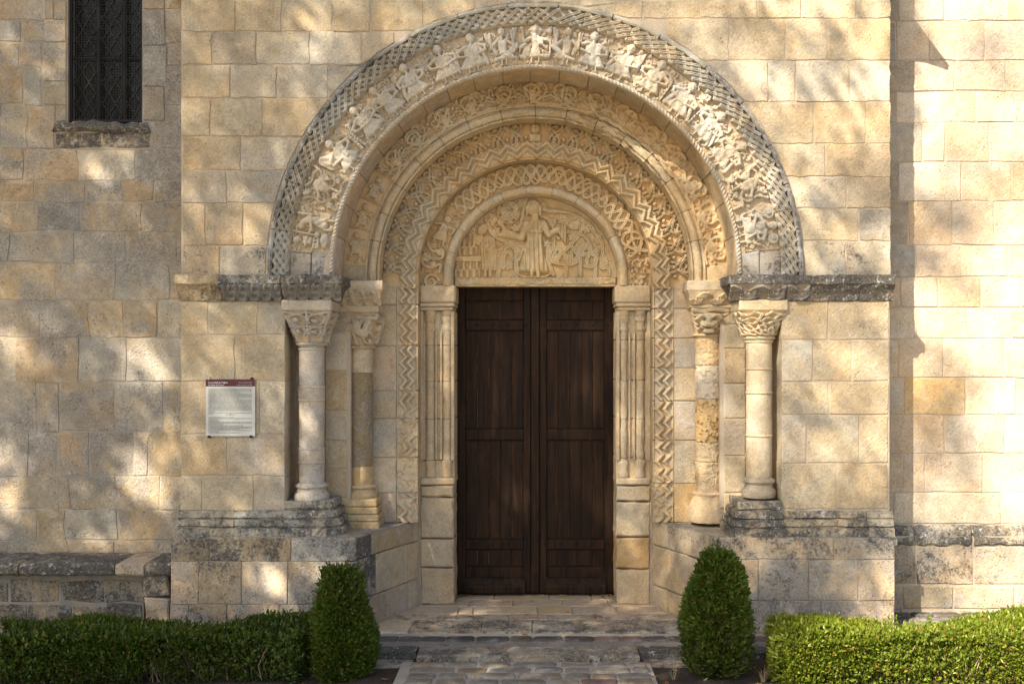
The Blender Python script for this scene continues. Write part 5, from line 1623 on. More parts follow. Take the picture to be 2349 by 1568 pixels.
def draw_beast(hf):
    # a winged horse facing right with foliage
    for k in range(3):
        u0 = 0.25 + (k - 1) * 0.33
        g = lambda p: (u0 + p[0] * 0.16, p[1])
        rb_ = lambda pts, w, h, gr=0.0: hf_rib_aniso(hf, [g(p) for p in pts], w, h, gr)
        rb_(spl([(-0.6, 0.52), (-0.3, 0.55), (0.0, 0.42), (0.3, 0.35)]), 0.046, 0.036)
        rb_(spl([(0.25, 0.36), (0.42, 0.62), (0.46, 0.82)]), 0.030, 0.036); rb_([(0.46, 0.84), (0.72, 0.80)], 0.022, 0.038)
        for j in range(5): rb_(spl([(-0.15 + 0.05 * j, 0.5), (-0.2 + 0.12 * j, 0.8), (0.05 + 0.1 * j, 0.9 - 0.02 * j)]), 0.0085, 0.040)
        rb_([(-0.55, 0.48), (-0.5, 0.28), (-0.62, 0.10)], 0.016, 0.030); rb_([(-0.35, 0.42), (-0.2, 0.18), (-0.1, 0.05)], 0.014, 0.028)
        rb_([(0.25, 0.30), (0.55, 0.42), (0.78, 0.28)], 0.014, 0.032); rb_([(0.2, 0.28), (0.35, 0.12), (0.5, 0.06)], 0.014, 0.030)
        for c in ((0.65, 0.52), (-0.75, 0.8), (0.75, 0.12), (-0.2, 0.06), (-0.9, 0.3), (0.9, 0.9)):
            for j in range(4):
                a = j * 0.8 + c[0] * 3
                rb_([c, (c[0] + 0.16 * math.cos(a), c[1] + 0.09 * math.sin(a))], 0.011, 0.026)
def draw_mask(hf):
    # a worn beast head bulging from the bell: brow, eyes, muzzle, half-open jaw, curling mane
    g = lambda p: (0.235 + p[0] * 0.13, p[1])
    rb_ = lambda pts, w, h, gr=0.0: hf_rib_aniso(hf, [g(p) for p in pts], w, h, gr)
    rb_([(-0.12, 0.52), (0.12, 0.52)], 0.100, 0.050)
    rb_([(-0.10, 0.40), (0.06, 0.42)], 0.075, 0.064)
    rb_(spl([(-0.62, 0.56), (-0.38, 0.70), (-0.08, 0.60)]), 0.020, 0.074); rb_(spl([(0.62, 0.58), (0.36, 0.72), (0.04, 0.60)]), 0.020, 0.074)
    rb_([(-0.04, 0.62), (-0.08, 0.40)], 0.026, 0.078); rb_([(-0.2, 0.34), (0.08, 0.34)], 0.040, 0.082)
    rb_(spl([(-0.46, 0.26), (-0.05, 0.16), (0.36, 0.28)]), 0.022, 0.060); rb_([(-0.2, 0.10), (0.12, 0.10)], 0.036, 0.058)
    for sg in (-1, 1):
        for j in range(4): rb_(spl([(sg * 0.55, 0.75 - j * 0.16), (sg * 0.85, 0.70 - j * 0.18), (sg * 1.05, 0.82 - j * 0.17)]), 0.016, 0.034)
    rb_(spl([(-0.8, 0.92), (-0.3, 0.86), (0.2, 0.94), (0.9, 0.88)]), 0.024, 0.036, 0.2)
    k = 3.0; u_ = hf.u; hf.u = u_ * k
    for (c, rx, ry, d) in (((-0.30, 0.545), 0.045, 0.045, 0.030), ((0.26, 0.555), 0.045, 0.045, 0.030), ((-0.06, 0.235), 0.13, 0.028, 0.034), ((-0.14, 0.33), 0.016, 0.02, 0.016), ((0.02, 0.33), 0.016, 0.02, 0.016)):
        p = g(c); hf.hole((p[0] * k, p[1]), rx, ry, d)
    hf.u = u_
    for j in range(8): rb_(spl([(1.6 + j * 0.5, 0.9), (1.8 + j * 0.5, 0.5), (1.5 + j * 0.5, 0.2)]), 0.016, 0.02)

def attic_base(parent, cx, cy, z0, z1, r, rw, color, dirt, seed, jit=0.0016):
    H = z1 - z0
    pr = [(rw * 0.97, z0), (rw, z0 + H * 0.10), (rw * 1.0, z0 + H * 0.26), (rw * 0.93, z0 + H * 0.40), (r + 0.012, z0 + H * 0.48), (r + 0.010, z0 + H * 0.56), (r + 0.004, z0 + H * 0.66), (r + 0.016, z0 + H * 0.72), (r + 0.024, z0 + H * 0.80), (r + 0.018, z0 + H * 0.90), (r + 0.004, z0 + H * 0.95), (r, z1)]
    lathe('base', pr, cx, cy, M_SMOOTH, parent, color + (dirt,), jit=jit, seed=seed)

PZc = lambda y, Y: PZ(y, Y)
# outer left
Yc1, Yc2 = 0.15, 0.49
col_specs = []
c1 = part('column', portal); c1['label'] = 'pale grey ringed column left of the door, outer of the pair, under a vine capital'
cx = PX(715, Yc1); cz_t, cz_b = PZ(785, 0.05), PZ(1108, 0.05)
GR = (0.55, 0.51, 0.45)
zs = [cz_t - 0.026, PZ(888, 0.05), PZ(918, 0.05), PZ(1030, 0.05), PZ(1062, 0.05), cz_b]
for i in range(5):
    ring = i in (1, 3)
    drum('shaft_drum', 0.0975 + 0.004 * ring, 0.0975 + 0.004 * ring, zs[i + 1], zs[i], cx, Yc1, M_SMOOTH, c1, (lambda k: tuple(v * k for v in GR))(1 + R.gauss(0, 0.04)) + (0.06,), 0.001, 20 + i)
for yy_ in (888, 918, 1030, 1062, 800):
    z_ = PZ(yy_, 0.05); lathe('shaft_ring', [(0.096, z_ - 0.009), (0.1035, z_ - 0.006), (0.105, z_), (0.1035, z_ + 0.006), (0.096, z_ + 0.009)], cx, Yc1, M_SMOOTH, c1, GR + (0.05,), jit=0.0005, seed=yy_)
attic_base(c1, cx, Yc1, PZ(1152, 0.03), cz_b, 0.100, 0.135, (0.56, 0.51, 0.43), 0.08, 5, 0.003)
capital(c1, cx, Yc1, cz_t, PZ(712, -0.02), 0.102, 0.178, draw_vines, (0.52, 0.475, 0.395), 0.16, 820, ZI0 + 0.006 - PZ(712, -0.02), 1.5)
# inner left
c2 = part('column', portal); c2['label'] = 'column left of the door, inner of the pair, with a brown drum and winged-horse capital'
cx2 = PX(829, Yc2); t2, b2 = PZ(792, 0.4), PZ(1112, 0.4)
zz = [t2 - 0.026, PZ(855, 0.4), PZ(1070, 0.4), b2]
drum('shaft_drum', 0.092, 0.092, zz[1], zz[0], cx2, Yc2, M_SMOOTH, c2, (0.58, 0.51, 0.40, 0.03), 0.0014, 31)
drum('shaft_drum', 0.092, 0.092, zz[2], zz[1], cx2, Yc2, M_OLD, c2, (0.34, 0.265, 0.16, 0.05), 0.001, 32)
drum('shaft_drum', 0.092, 0.094, zz[3], zz[2], cx2, Yc2, M_SMOOTH, c2, (0.55, 0.42, 0.24, 0.0), 0.0018, 33)
attic_base(c2, cx2, Yc2, PZ(1145, 0.36), b2, 0.094, 0.128, (0.54, 0.42, 0.25), 0.02, 6, 0.002)
capital(c2, cx2, Yc2, t2, PZ(716, 0.34), 0.098, 0.150, draw_beast, (0.58, 0.49, 0.355), 0.05, 840, PZ(700, 0.33) + 0.006 - PZ(716, 0.34), 1.4)
for (ya, yb, w) in ((1145, 1163, 0.156), (1163, 1180, 0.162), (1180, 1196, 0.170), (1196, 1213.5, 0.178)):
    bbox('pedestal_step', (cx2 - w, cx2 + w * 0.95, Yc2 - w, Yc2 + w, PZ(yb, 0.33) + 0.001, PZ(ya, 0.33) - 0.001), M_SMOOTH, c2, (0.52, 0.41, 0.245, 0.04), bev=0.010)
# inner right
c3 = part('column', portal); c3['label'] = 'badly eroded column right of the door with a beast-head capital'
cx3 = PX(1625, Yc2); t3, b3 = PZ(765, 0.4), PZ(1132, 0.4)
yy = [770, 838, 915, 1015, 1060, 1132]
dc = [(0.58, 0.46, 0.29), (0.60, 0.53, 0.42), (0.58, 0.44, 0.24), (0.58, 0.45, 0.28), (0.58, 0.45, 0.28)]
for i in range(5):
    drum('shaft_drum', 0.106, 0.106, PZ(yy[i + 1], 0.39), PZ(yy[i], 0.39), cx3, Yc2, M_SMOOTH, c3, dc[i] + (0.02,), (0.003, 0.0015, 0.003, 0.002, 0.002)[i], 50 + i, (0.013, 0.012, 0.026, 0.011, 0.011)[i])
attic_pr = [(0.160, PZ(1201, 0.33)), (0.165, PZ(1192, 0.33)), (0.160, PZ(1172, 0.33)), (0.146, PZ(1160, 0.33)), (0.128, PZ(1150, 0.33)), (0.118, PZ(1142, 0.33)), (0.128, PZ(1136, 0.33)), (0.108, PZ(1131, 0.33))]
lathe('base', attic_pr, cx3, Yc2, M_SMOOTH, c3, (0.58, 0.47, 0.32, 0.04), jit=0.0035, seed=8)
capital(c3, cx3, Yc2, t3, PZ(706, 0.34), 0.104, 0.150, draw_mask, (0.57, 0.465, 0.315), 0.02, 860, PZ(700, 0.33) + 0.006 - PZ(706, 0.34), 1.0)
# outer right
c4 = part('column', portal); c4['label'] = 'smooth cream column right of the door under a knotwork capital'
cx4 = PX(1741, Yc1); t4, b4 = PZ(770, 0.05), PZ(1097, 0.05)
yy = [776, 846, 901, 1000, 1097]
for i in range(4):
    drum('shaft_drum', 0.0985, 0.0985, PZ(yy[i + 1], 0.05), PZ(yy[i], 0.05), cx4, Yc1, M_SMOOTH, c4, (0.60 - 0.03 * (i > 2), 0.52 - 0.02 * (i > 2), 0.38, 0.02 + 0.1 * (i > 2)), 0.0007, 60 + i)
lathe('shaft_ring', [(0.1, PZ(786, 0.05)), (0.108, PZ(784, 0.05)), (0.110, PZ(780, 0.05)), (0.1, PZ(777, 0.05))], cx4, Yc1, M_SMOOTH, c4, (0.60, 0.52, 0.38, 0.0))
for yy_ in (846, 901, 1000):
    z_ = PZ(yy_, 0.05); lathe('shaft_ring', [(0.097, z_ - 0.008), (0.104, z_ - 0.005), (0.1055, z_), (0.104, z_ + 0.005), (0.097, z_ + 0.008)], cx4, Yc1, M_SMOOTH, c4, (0.58, 0.50, 0.36, 0.03), jit=0.0005, seed=yy_)
attic_base(c4, cx4, Yc1, PZ(1143, 0.04), b4, 0.100, 0.132, (0.46, 0.41, 0.32), 0.40, 9)
capital(c4, cx4, Yc1, t4, PZ(712, -0.02), 0.106, 0.172, draw_knots, (0.60, 0.51, 0.355), 0.04, 880, ZI0 + 0.006 - PZ(712, -0.02), 1.5)
# small abaci over the inner columns
for sg, cxx, kk in ((-1, cx2, 0), (1, cx3, 1)):
    ab = part('abacus', portal)
    z0_, z1_ = PZ(700, 0.33), 2.650
    col_ = (0.61, 0.53, 0.40, 0.03) if sg < 0 else (0.60, 0.50, 0.35, 0.05)
    pr = [(0, z0_), (0.010, z0_), (0.03, z0_ + 0.05), (0.055, z0_ + 0.11), (0.062, z0_ + 0.122), (0.062, z1_ - 0.006), (0.055, z1_), (-0.1, z1_), (-0.1, z0_)]
    a, b = cxx - 0.135, cxx + 0.135
    yf = Yc2 - 0.135
    path = [(a, yf), (b, yf), (b, yf + 0.36)] if sg < 0 else [(a, yf + 0.36), (a, yf), (b, yf)]
    sweep('abacus_stone', subdiv(path, 0.05), pr, M_SMOOTH, ab, col_, jit=0.002, seed=70 + kk)
    hf = HF(a - 0.045, b + 0.045, 0, 0.13, 0.0034)
    if sg < 0:
        hf.ribbon([(a - 0.05, 0.062), (b + 0.05, 0.062)], 0.012, 0.018, 0.4)
        for k in range(4):
            cc = a - 0.01 + k * 0.092
            hf.ribbon(spl([(cc - 0.055, 0.09), (cc - 0.03, 0.116), (cc + 0.005, 0.105), (cc + 0.012, 0.06), (cc + 0.028, 0.018), (cc + 0.07, 0.012), (cc + 0.09, 0.045)], 7), 0.0125, [0.028 if 10 < i < 26 else 0.020 for i in range(43)], 0.35)
    else:
        for k in range(4):
            cc = a + k * 0.085
            for j in range(4):
                r_ = 0.046 - j * 0.011; a0 = 0.4 if k % 2 else 3.6
                hf.ribbon([(cc + r_ * 1.2 * math.cos(a0 + t * 3.4), 0.062 + r_ * math.sin(a0 + t * 3.4)) for t in np.linspace(0, 1, 12)], 0.005, 0.022)
    hf.H *= 1.4
    hf.wear(900 + kk, 0.0018, 0.008)
    hf.mesh('carved_band', lambda u, v, h: (u, yf - (0.010 + 0.052 * (v / 0.13)) - h * 0.9, z0_ + 0.002 + v / 0.13 * 0.122 - h * 0.35), ab, col_, norm=0.022)

# ------------------------------------------------------------------ base mouldings and plinth
zb0, zb1 = PZ(1232, -0.02), PZ(1171, 0.0)
bm = [(0.0, zb1), (0.010, zb1 - 0.006), (0.026, zb1 - 0.046), (0.012, zb1 - 0.052), (0.012, zb1 - 0.060), (0.046, zb1 - 0.064), (0.050, zb1 - 0.106), (0.034, zb1 - 0.112), (0.034, zb1 - 0.120), (0.070, zb1 - 0.124), (0.073, zb0 + 0.004), (0.066, zb0), (-0.1, zb0), (-0.1, zb1)]
bml = part('base_moulding', portal); bml['label'] = 'lichen-spotted grey base moulding left of the door'
PZB = 0.018
for i, (a, b, d) in enumerate([(-2.705, -2.27, 0.50), (-2.266, -1.906, 0.58)]):
    sweep('moulding_stone', subdiv([(a, 0.0), (b, 0.0)], 0.06), bm, M_SMOOTH, bml, (0.37, 0.35, 0.29, d), jit=0.003, seed=i)
# pedestal of the outer left column
pm = [(0.0, zb1 + 0.075), (0.022, zb1 + 0.075), (0.030, zb1 + 0.066), (0.034, zb1 + 0.022), (0.020, zb1 + 0.014), (0.020, zb1 + 0.006), (0.056, zb1 + 0.002), (0.062, zb1 - 0.046), (0.046, zb1 - 0.052), (0.046, zb1 - 0.060), (0.082, zb1 - 0.064), (0.088, zb1 - 0.108), (0.070, zb1 - 0.114), (0.070, zb1 - 0.122), (0.104, zb1 - 0.126), (0.108, zb0 + 0.004), (0.10, zb0), (-0.2, zb0), (-0.2, zb1 + 0.075)]
sweep('moulding_stone', subdiv([(-1.902, 0.03), (-1.612, 0.03), (-1.56, 0.08), (-1.56, 0.36)], 0.06), pm, M_SMOOTH, bml, (0.40, 0.385, 0.34, 0.62), jit=0.002, seed=12)
boxes('pedestal_core', [(-1.90, -1.56, 0.03, 0.36, zb0, zb1 + 0.07)], M_SMOOTH, bml, (0.40, 0.38, 0.33, 0.6))
bmr = part('base_moulding', portal); bmr['label'] = 'black-stained base moulding right of the door'
pr_ = [(o, z + (0.0)) for o, z in bm]
top_r = [(0.0, zb1 + 0.085), (0.006, zb1 + 0.085), (0.010, zb1 + 0.012)] + bm[1:]
top_r = top_r[:-1] + [(-0.1, zb1 + 0.085)]
sweep('moulding_stone', subdiv([(1.56, 0.36), (1.56, 0.0), (1.86, 0.0)], 0.06), pm, M_SMOOTH, bmr, (0.42, 0.37, 0.28, 0.74), jit=0.003, seed=14)
boxes('pedestal_core', [(1.56, 1.89, 0.012, 0.36, zb0, zb1 + 0.07)], M_SMOOTH, bmr, (0.42, 0.37, 0.28, 0.7))
for i, (a, b, d) in enumerate([(1.864, 2.27, 0.72), (2.274, 2.50, 0.66), (2.504, 2.70, 0.45)]):
    sweep('moulding_stone', subdiv([(a, 0.0), (b, 0.0)], 0.06), bm, M_SMOOTH, bmr, (0.43, 0.375, 0.28, d), jit=0.003, seed=16 + i)

YP = -0.12
ztop = PZ(1232, YP)
SPX0, SPX1, SPY1 = 1.352, 0.968, 0.735
plinth = part('plinth', portal); plinth['label'] = 'stepped stone plinth under the columns with splayed sides'
for (a, b, xs, ck, dd) in [(1233, 1287, [392, 481, 579, 668, 818], 'lllg', [0.55, 0.62, 0.60, 0.55]), (1287, 1385, [391, 456, 554, 660, 818], 'plpl', [0.40, 0.36, 0.30, 0.40]), (1385, 1455, [390, 433, 521, 640, 730, 818], 'plppl', [0.36, 0.36, 0.32])]:
    course(plinth, YP, a, b, xs, ck, M_OLD, dirt=dd, joint=0.005, jit=0.003, bev=0.004, depth=0.08)
for (a, b, xs, ck, dd) in [(1233, 1283, [1638, 1760, 1913, 2052], 'ppp', [0.55, 0.50, 0.38]), (1283, 1377, [1638, 1740, 1855, 1969, 2053], 'pppp', [0.38, 0.34, 0.26, 0.3]), (1377, 1455, [1638, 1770, 1885, 2053], 'ppp', [0.34, 0.3, 0.32])]:
    course(plinth, YP, a, b, xs, ck, M_OLD, dirt=dd, joint=0.005, jit=0.003, bev=0.004, depth=0.08)
# splayed side walls
dl = math.hypot(SPX0 - SPX1, SPY1 - YP)
for sg in (-1, 1):
    ux, uy = (SPX1 - SPX0) / dl, (SPY1 - YP) / dl
    def sm(a, b, d, sg=sg):
        # outward normal points towards the door axis and the viewer
        return (sg * (SPX0 + ux * a - uy * d), YP + uy * a + ux * d, b)
    rows = [(ztop - 0.003, 0.53, [0, 0.24, 0.86, dl], 'ktc', [0.85, 0.05, 0.05]), (0.53, 0.22, [0, 0.30, 0.72, dl], 'kcc', [0.7, 0.05, 0.04]), (0.22, -0.06, [0, 0.46, 0.80, dl], 'lpc', [0.35, 0.06, 0.06])]
    if sg > 0: rows = [(ztop - 0.003, 0.50, [0, 0.70, dl], 'ly', [0.45, 0.04]), (0.50, 0.17, [0, 0.40, 0.66, dl], 'ttt', [0.12, 0.08, 0.02]), (0.17, -0.06, [0, 0.28, 0.70, dl], 'ytc', [0.1, 0.04])]
    for (zb, za, xs, ck, dd) in rows:
        for i in range(len(xs) - 1):
            c = shade(ck[i], 0.04, dd[i % len(dd)])
            block(plinth, [(xs[i], za), (xs[i + 1], za), (xs[i + 1], zb), (xs[i], zb)], sm, M_ASH, c, joint=0.006, jit=0.002, bev=0.008, depth=0.07)
# plinth top ledge: flat slabs the columns stand on
for sg in (-1, 1):
    xo = 2.70
    pts = [(sg * xo, YP + 0.004), (sg * SPX0, YP + 0.004), (sg * (SPX1 + 0.002), SPY1), (sg * 1.50, SPY1), (sg * 1.9, 0.4), (sg * xo, 0.4)]
    cs_ = 0.62
    n = len(pts)
    V = [(x, y, ztop - 0.0015) for x, y in pts] + [(x, y, ztop - 0.06) for x, y in pts]
    F = [tuple(range(n)), tuple(range(2 * n - 1, n - 1, -1))] + [(i, (i + 1) % n, n + (i + 1) % n, n + i) for i in range(n)]
    pymesh('ledge_slab', V, F, M_OLD, plinth, (0.43, 0.38, 0.29, 0.42))
    boxes('mortar', [((-2.68, -1.42, YP + 0.006, 0.4, -0.1, ztop - 0.05) if sg < 0 else (1.42, 2.68, YP + 0.006, 0.4, -0.1, ztop - 0.05))], M_MORT_OLD, plinth)
    ins = 0.02
    q = [(sg * (SPX0 + 0.04), YP + 0.03), (sg * (SPX1 + 0.03), SPY1 - 0.01), (sg * 1.5, SPY1 - 0.01), (sg * 1.5, YP + 0.03)]
    V = [(x, y, ztop - 0.05) for x, y in q] + [(x, y, -0.1) for x, y in q]
    pymesh('mortar', V, [(0, 1, 2, 3), (7, 6, 5, 4)] + [(i, (i + 1) % 4, 4 + (i + 1) % 4, 4 + i) for i in range(4)], M_MORT, plinth)

# ------------------------------------------------------------------ door jambs (order 4) with colonnettes
for sg in (-1, 1):
    jb = part('door_jamb', portal); jb['label'] = 'door jamb with two slim colonnettes' + (' in good order' if sg < 0 else ', badly worn')
    xi, xo = 0.672, 0.956
    wear = 0.0005 if sg < 0 else 0.0026
    cc = lambda k=0.05: (lambda q: tuple(v * q for v in (0.575, 0.475, 0.325)))(1 + R.gauss(0, k * 0.6))
    def bx(name, xa, xb, ya, yb, za, zb, c=None, bev=0.008, mat=None):
        bbox(name, ((-xb, -xa, ya, yb, za, zb) if sg < 0 else (xa, xb, ya, yb, za, zb)), mat or M_SMOOTH, jb, (c or cc()) + (0.02,), bev)
    zc = lambda y: PZ(y, Y4)
    bx('capital_block', xi - 0.012, xo, Y4 - 0.022, 1.12, zc(694), zc(657) + 0.01, bev=0.012)
    bx('capital_moulding', xi - 0.004, xo, Y4 - 0.030, 1.12, zc(703), zc(695), bev=0.006); bx('capital_moulding', xi + 0.008, xo, Y4 - 0.014, 1.12, zc(712), zc(703) - 0.001, bev=0.008)
    # jamb core in courses
    rows = [712, 791, 874, 961, 1056, 1112] if sg < 0 else [712, 779, 872, 960, 1050, 1112]
    for i in range(len(rows) - 1):
        bx('jamb_stone', xi, xo, Y4 + 0.045, 1.12, zc(rows[i + 1]) + 0.002, zc(rows[i]) - 0.002, bev=0.006)
    bx('jamb_stone', xi, xi + 0.028, Y4 + 0.006, Y4 + 0.05, zc(1056), zc(713), bev=0.004); bx('jamb_stone', xo - 0.028, xo, Y4 + 0.006, Y4 + 0.05, zc(1056), zc(713), bev=0.004)
    for kx, xc in enumerate((0.732, 0.872)):
        cyy = Y4 + 0.046; X = sg * xc
        pr = [(0.040, zc(1095)), (0.043, zc(1088)), (0.038, zc(1072)), (0.046, zc(1066)), (0.046, zc(1058)), (0.034, zc(1055))]
        rg = np.random.default_rng(5 + kx)
        for k in range(24): pr.append((0.034 + rg.normal(0, wear), zc(1052 - k * (1052 - 762) / 23)))
        pr += [(0.034, zc(760)), (0.042, zc(757)), (0.042, zc(752)), (0.036, zc(748)), (0.038, zc(738)), (0.046, zc(735)), (0.046, zc(728)), (0.040, zc(725)), (0.050, zc(720)), (0.052, zc(714)), (0.05, zc(712))]
        cuts = [zc(1095)] + [zc(r_) for r_ in rows[::-1][1:-1]] + [zc(711)]
        for ci in range(len(cuts) - 1):
            za_, zb_ = cuts[ci] + 0.0015, cuts[ci + 1] - 0.0015
            zs_ = [p_[1] for p_ in pr]; rs_ = [p_[0] for p_ in pr]
            sub = [(float(np.interp(za_, zs_, rs_)), za_)] + [p_ for p_ in pr if za_ < p_[1] < zb_] + [(float(np.interp(zb_, zs_, rs_)), zb_)]
            lathe('colonnette', sub, X, cyy, M_SMOOTH, jb, cc() + (0.02,), n=22, jit=wear, seed=kx + ci)
        for s2 in (-1, 1):
            xr = X + s2 * 0.050
            bbox('fillet', (xr - 0.007, xr + 0.007, Y4 + 0.022, Y4 + 0.05, zc(1054), zc(760)), M_SMOOTH, jb, cc() + (0.0,), 0.003)
    bx('base_block', xi - 0.004, xo, Y4 - 0.004, 1.12, zc(1112), zc(1096), bev=0.012)
    rows = [1113, 1140, 1235, 1302, 1388] if sg < 0 else [1113, 1150, 1232, 1305, 1388]
    for i in range(len(rows) - 1):
        k = cc() if not (sg > 0 and i == 2) else (0.54, 0.38, 0.19)
        za, zb = zc(rows[i + 1]) + 0.002, zc(rows[i]) - 0.002
        P = [(sg * xi, za), (sg * xo, za), (sg * xo, zb), (sg * xi, zb)]
        block(jb, P, wallmap(Y4 + 0.006 * (i % 2)), M_ASH, k + (0.03,), name='jamb_stone', joint=0.004, jit=0.0035, bev=0.014, depth=0.38, step=0.06)

# ------------------------------------------------------------------ doors
def wood_material():
    t = NT('dark_stained_oak'); p = t.pos(True, (30, 30, 1.6))
    g = t.noise(p, 1.0, 5, 0.6, 0.6); fine = t.noise(t.pos(True, (160, 160, 6)), 1.0, 3, 0.6)
    q = t.pos(True)
    c = t.mix(t.ramp(g, 0.3, 0.75), (0.0100, 0.0052, 0.0030, 1), (0.048, 0.0245, 0.0120, 1))
    c = t.mix(t.ramp(t.noise(q, 3.5, 4), 0.55, 0.75, 0, 0.5), c, (0.070, 0.034, 0.016, 1))
    c = t.mix(t.ramp(fine, 0.62, 0.75, 0, 0.3), c, (0.05, 0.033, 0.024, 1))
    t.l(c, t.b.inputs['Base Color'])
    t.l(t.ramp(g, 0.3, 0.7, 0.5, 0.7), t.b.inputs['Roughness'])
    t.b.inputs['Specular IOR Level'].default_value = 0.15
    t.l(t.bump(t.math('ADD', g, t.math('MULTIPLY', fine, 0.6)), 0.5, 0.003), t.b.inputs['Normal'])
    return t.m
M_WOOD = wood_material()
M_SPLIT = plain('raw_wood_edge', (0.20, 0.085, 0.035), 0.8, 0, 0.6, 12)
YD = 1.10
dz = lambda y: PZ(y, YD)
def dbox(name, x0, x1, y0, y1, ya, yb, par, mat=None, bev=0.004):
    return bbox(name, (PX(x0, YD), PX(x1, YD), ya, yb, dz(y1), dz(y0)), mat or M_WOOD, par, None, bev)
M_STUD = plain('iron_stud', (0.02, 0.018, 0.017), 0.45, 0.6, 0.2, 40)
for li, (xa, xb, xp0, xp1) in enumerate(((1048, 1217, 1068.5, 1200.5), (1238, 1408, 1254.5, 1386))):
    lf = part('door_leaf', portal); lf['label'] = 'dark brown studded wooden door leaf, ' + ('left' if li == 0 else 'right') + ' of the pair'
    y0, y1 = 655, 1358
    dbox('stile', xa, xp0 - 0.4, y0, y1, YD, YD + 0.05, lf); dbox('stile', xp1 + 0.4, xb, y0, y1, YD, YD + 0.05, lf)
    boxes('backing_board', [(PX(xp0, YD), PX(xp1, YD), YD + 0.032, YD + 0.05, dz(y1), dz(y0))], M_SPLIT, lf)
    dbox('rail', xp0, xp1, 655, 689, YD + 0.002, YD + 0.04, lf); dbox('rail', xp0, xp1, 734, 757, YD + 0.003, YD + 0.04, lf)
    dbox('rail', xp0, xp1, 983, 1008, YD + 0.002, YD + 0.04, lf); dbox('rail', xp0, xp1, 1236, 1259, YD + 0.003, YD + 0.04, lf)
    dbox('rail', xp0, xp1, 1299, 1324, YD + 0.003, YD + 0.04, lf)
    for (ya, yb) in ((690, 693.5), (730.5, 733.4), (757.6, 760), (980, 982.6), (1008.5, 1011), (1233, 1235.5), (1259.5, 1262), (1296, 1298.6)):
        dbox('bead', xp0, xp1, ya, yb, YD + 0.010, YD + 0.035, lf, bev=0.003)
    # moulded weather board
    wx = (PX(xp0 - 3, YD), PX(xp1 + 3, YD))
    prof = [(0.0, dz(1323)), (0.012, dz(1325)), (0.014, dz(1330)), (0.020, dz(1336)), (0.034, dz(1341)), (0.038, dz(1344)), (0.038, dz(1357.4)), (-0.02, dz(1357.4)), (-0.02, dz(1323))]
    sweep('weather_board', [(wx[0], YD), (wx[1], YD)], prof, M_WOOD, lf, None)
    w = (xp1 - xp0) / 5
    for (ya, yb) in ((693, 731), (760, 980.5), (1011, 1233.5), (1261.5, 1296.5)):
        for k in range(5):
            gp = 0.5 + (0.6 if R.random() < 0.45 else 0)
            dbox('plank', xp0 + w * k + gp, xp0 + w * (k + 1) - gp * R.choice((1, 1, 1.6)), ya, yb, YD + 0.014 + R.uniform(0, 0.002), YD + 0.034, lf, bev=0.002)
    for yy in (745, 1247):
        xsd = [xp0 - 7.5, xp0 + 25.5, xp0 + 62, xp0 + 97, xp1 + 7] if li == 0 else [xp0 - 7, xp0 + 32, xp0 + 68, xp0 + 104, xp1 + 8]
        for x in xsd:
            lathe_prof = [(0.0105, 0.0), (0.0105, 0.003), (0.009, 0.007), (0.005, 0.0095), (0.001, 0.0102)]
            n = 12; V = []
            for (r_, o) in lathe_prof:
                for i in range(n):
                    a = 2 * pi * i / n; V.append((PX(x, YD) + r_ * math.cos(a), YD + 0.002 - o, dz(yy) + r_ * math.sin(a)))
            F = [(k * n + i, k * n + (i + 1) % n, (k + 1) * n + (i + 1) % n, (k + 1) * n + i) for k in range(4) for i in range(n)] + [tuple(4 * n + i for i in range(n))]
            pymesh('stud', V, F, M_STUD, lf, None, True)
    if li == 0:
        dbox('cover_strip', 1217.6, 1237.4, 655, 1358, YD - 0.018, YD + 0.05, lf, bev=0.006)
boxes('door_stop', [(-0.75, 0.75, YD + 0.055, YD + 0.09, -0.02, 2.75)], M_WOOD, portal)

# ------------------------------------------------------------------ block top: sloped shoulder stones above the frame
cop = part('coping', portal)
for sg in (-1, 1):
    V = []
    for yy in (-0.13, 0.50):
        V += [(sg * 2.40, yy, 5.06), (sg * 2.62, yy, 4.99), (sg * 2.855, yy, 4.875), (sg * 2.845, yy, 4.835), (sg * 2.66, yy, 4.895), (sg * 2.40, yy, 4.93)]
    V = [(a, b, c + 0.05) for a, b, c in V]
    F = [(0, 1, 2, 3, 4, 5), (11, 10, 9, 8, 7, 6)] + [(i, (i + 1) % 6, 6 + (i + 1) % 6, 6 + i) for i in range(6)]
    pymesh('coping_stone', V, F, M_OLD, cop, (0.42, 0.38, 0.3, 0.5))

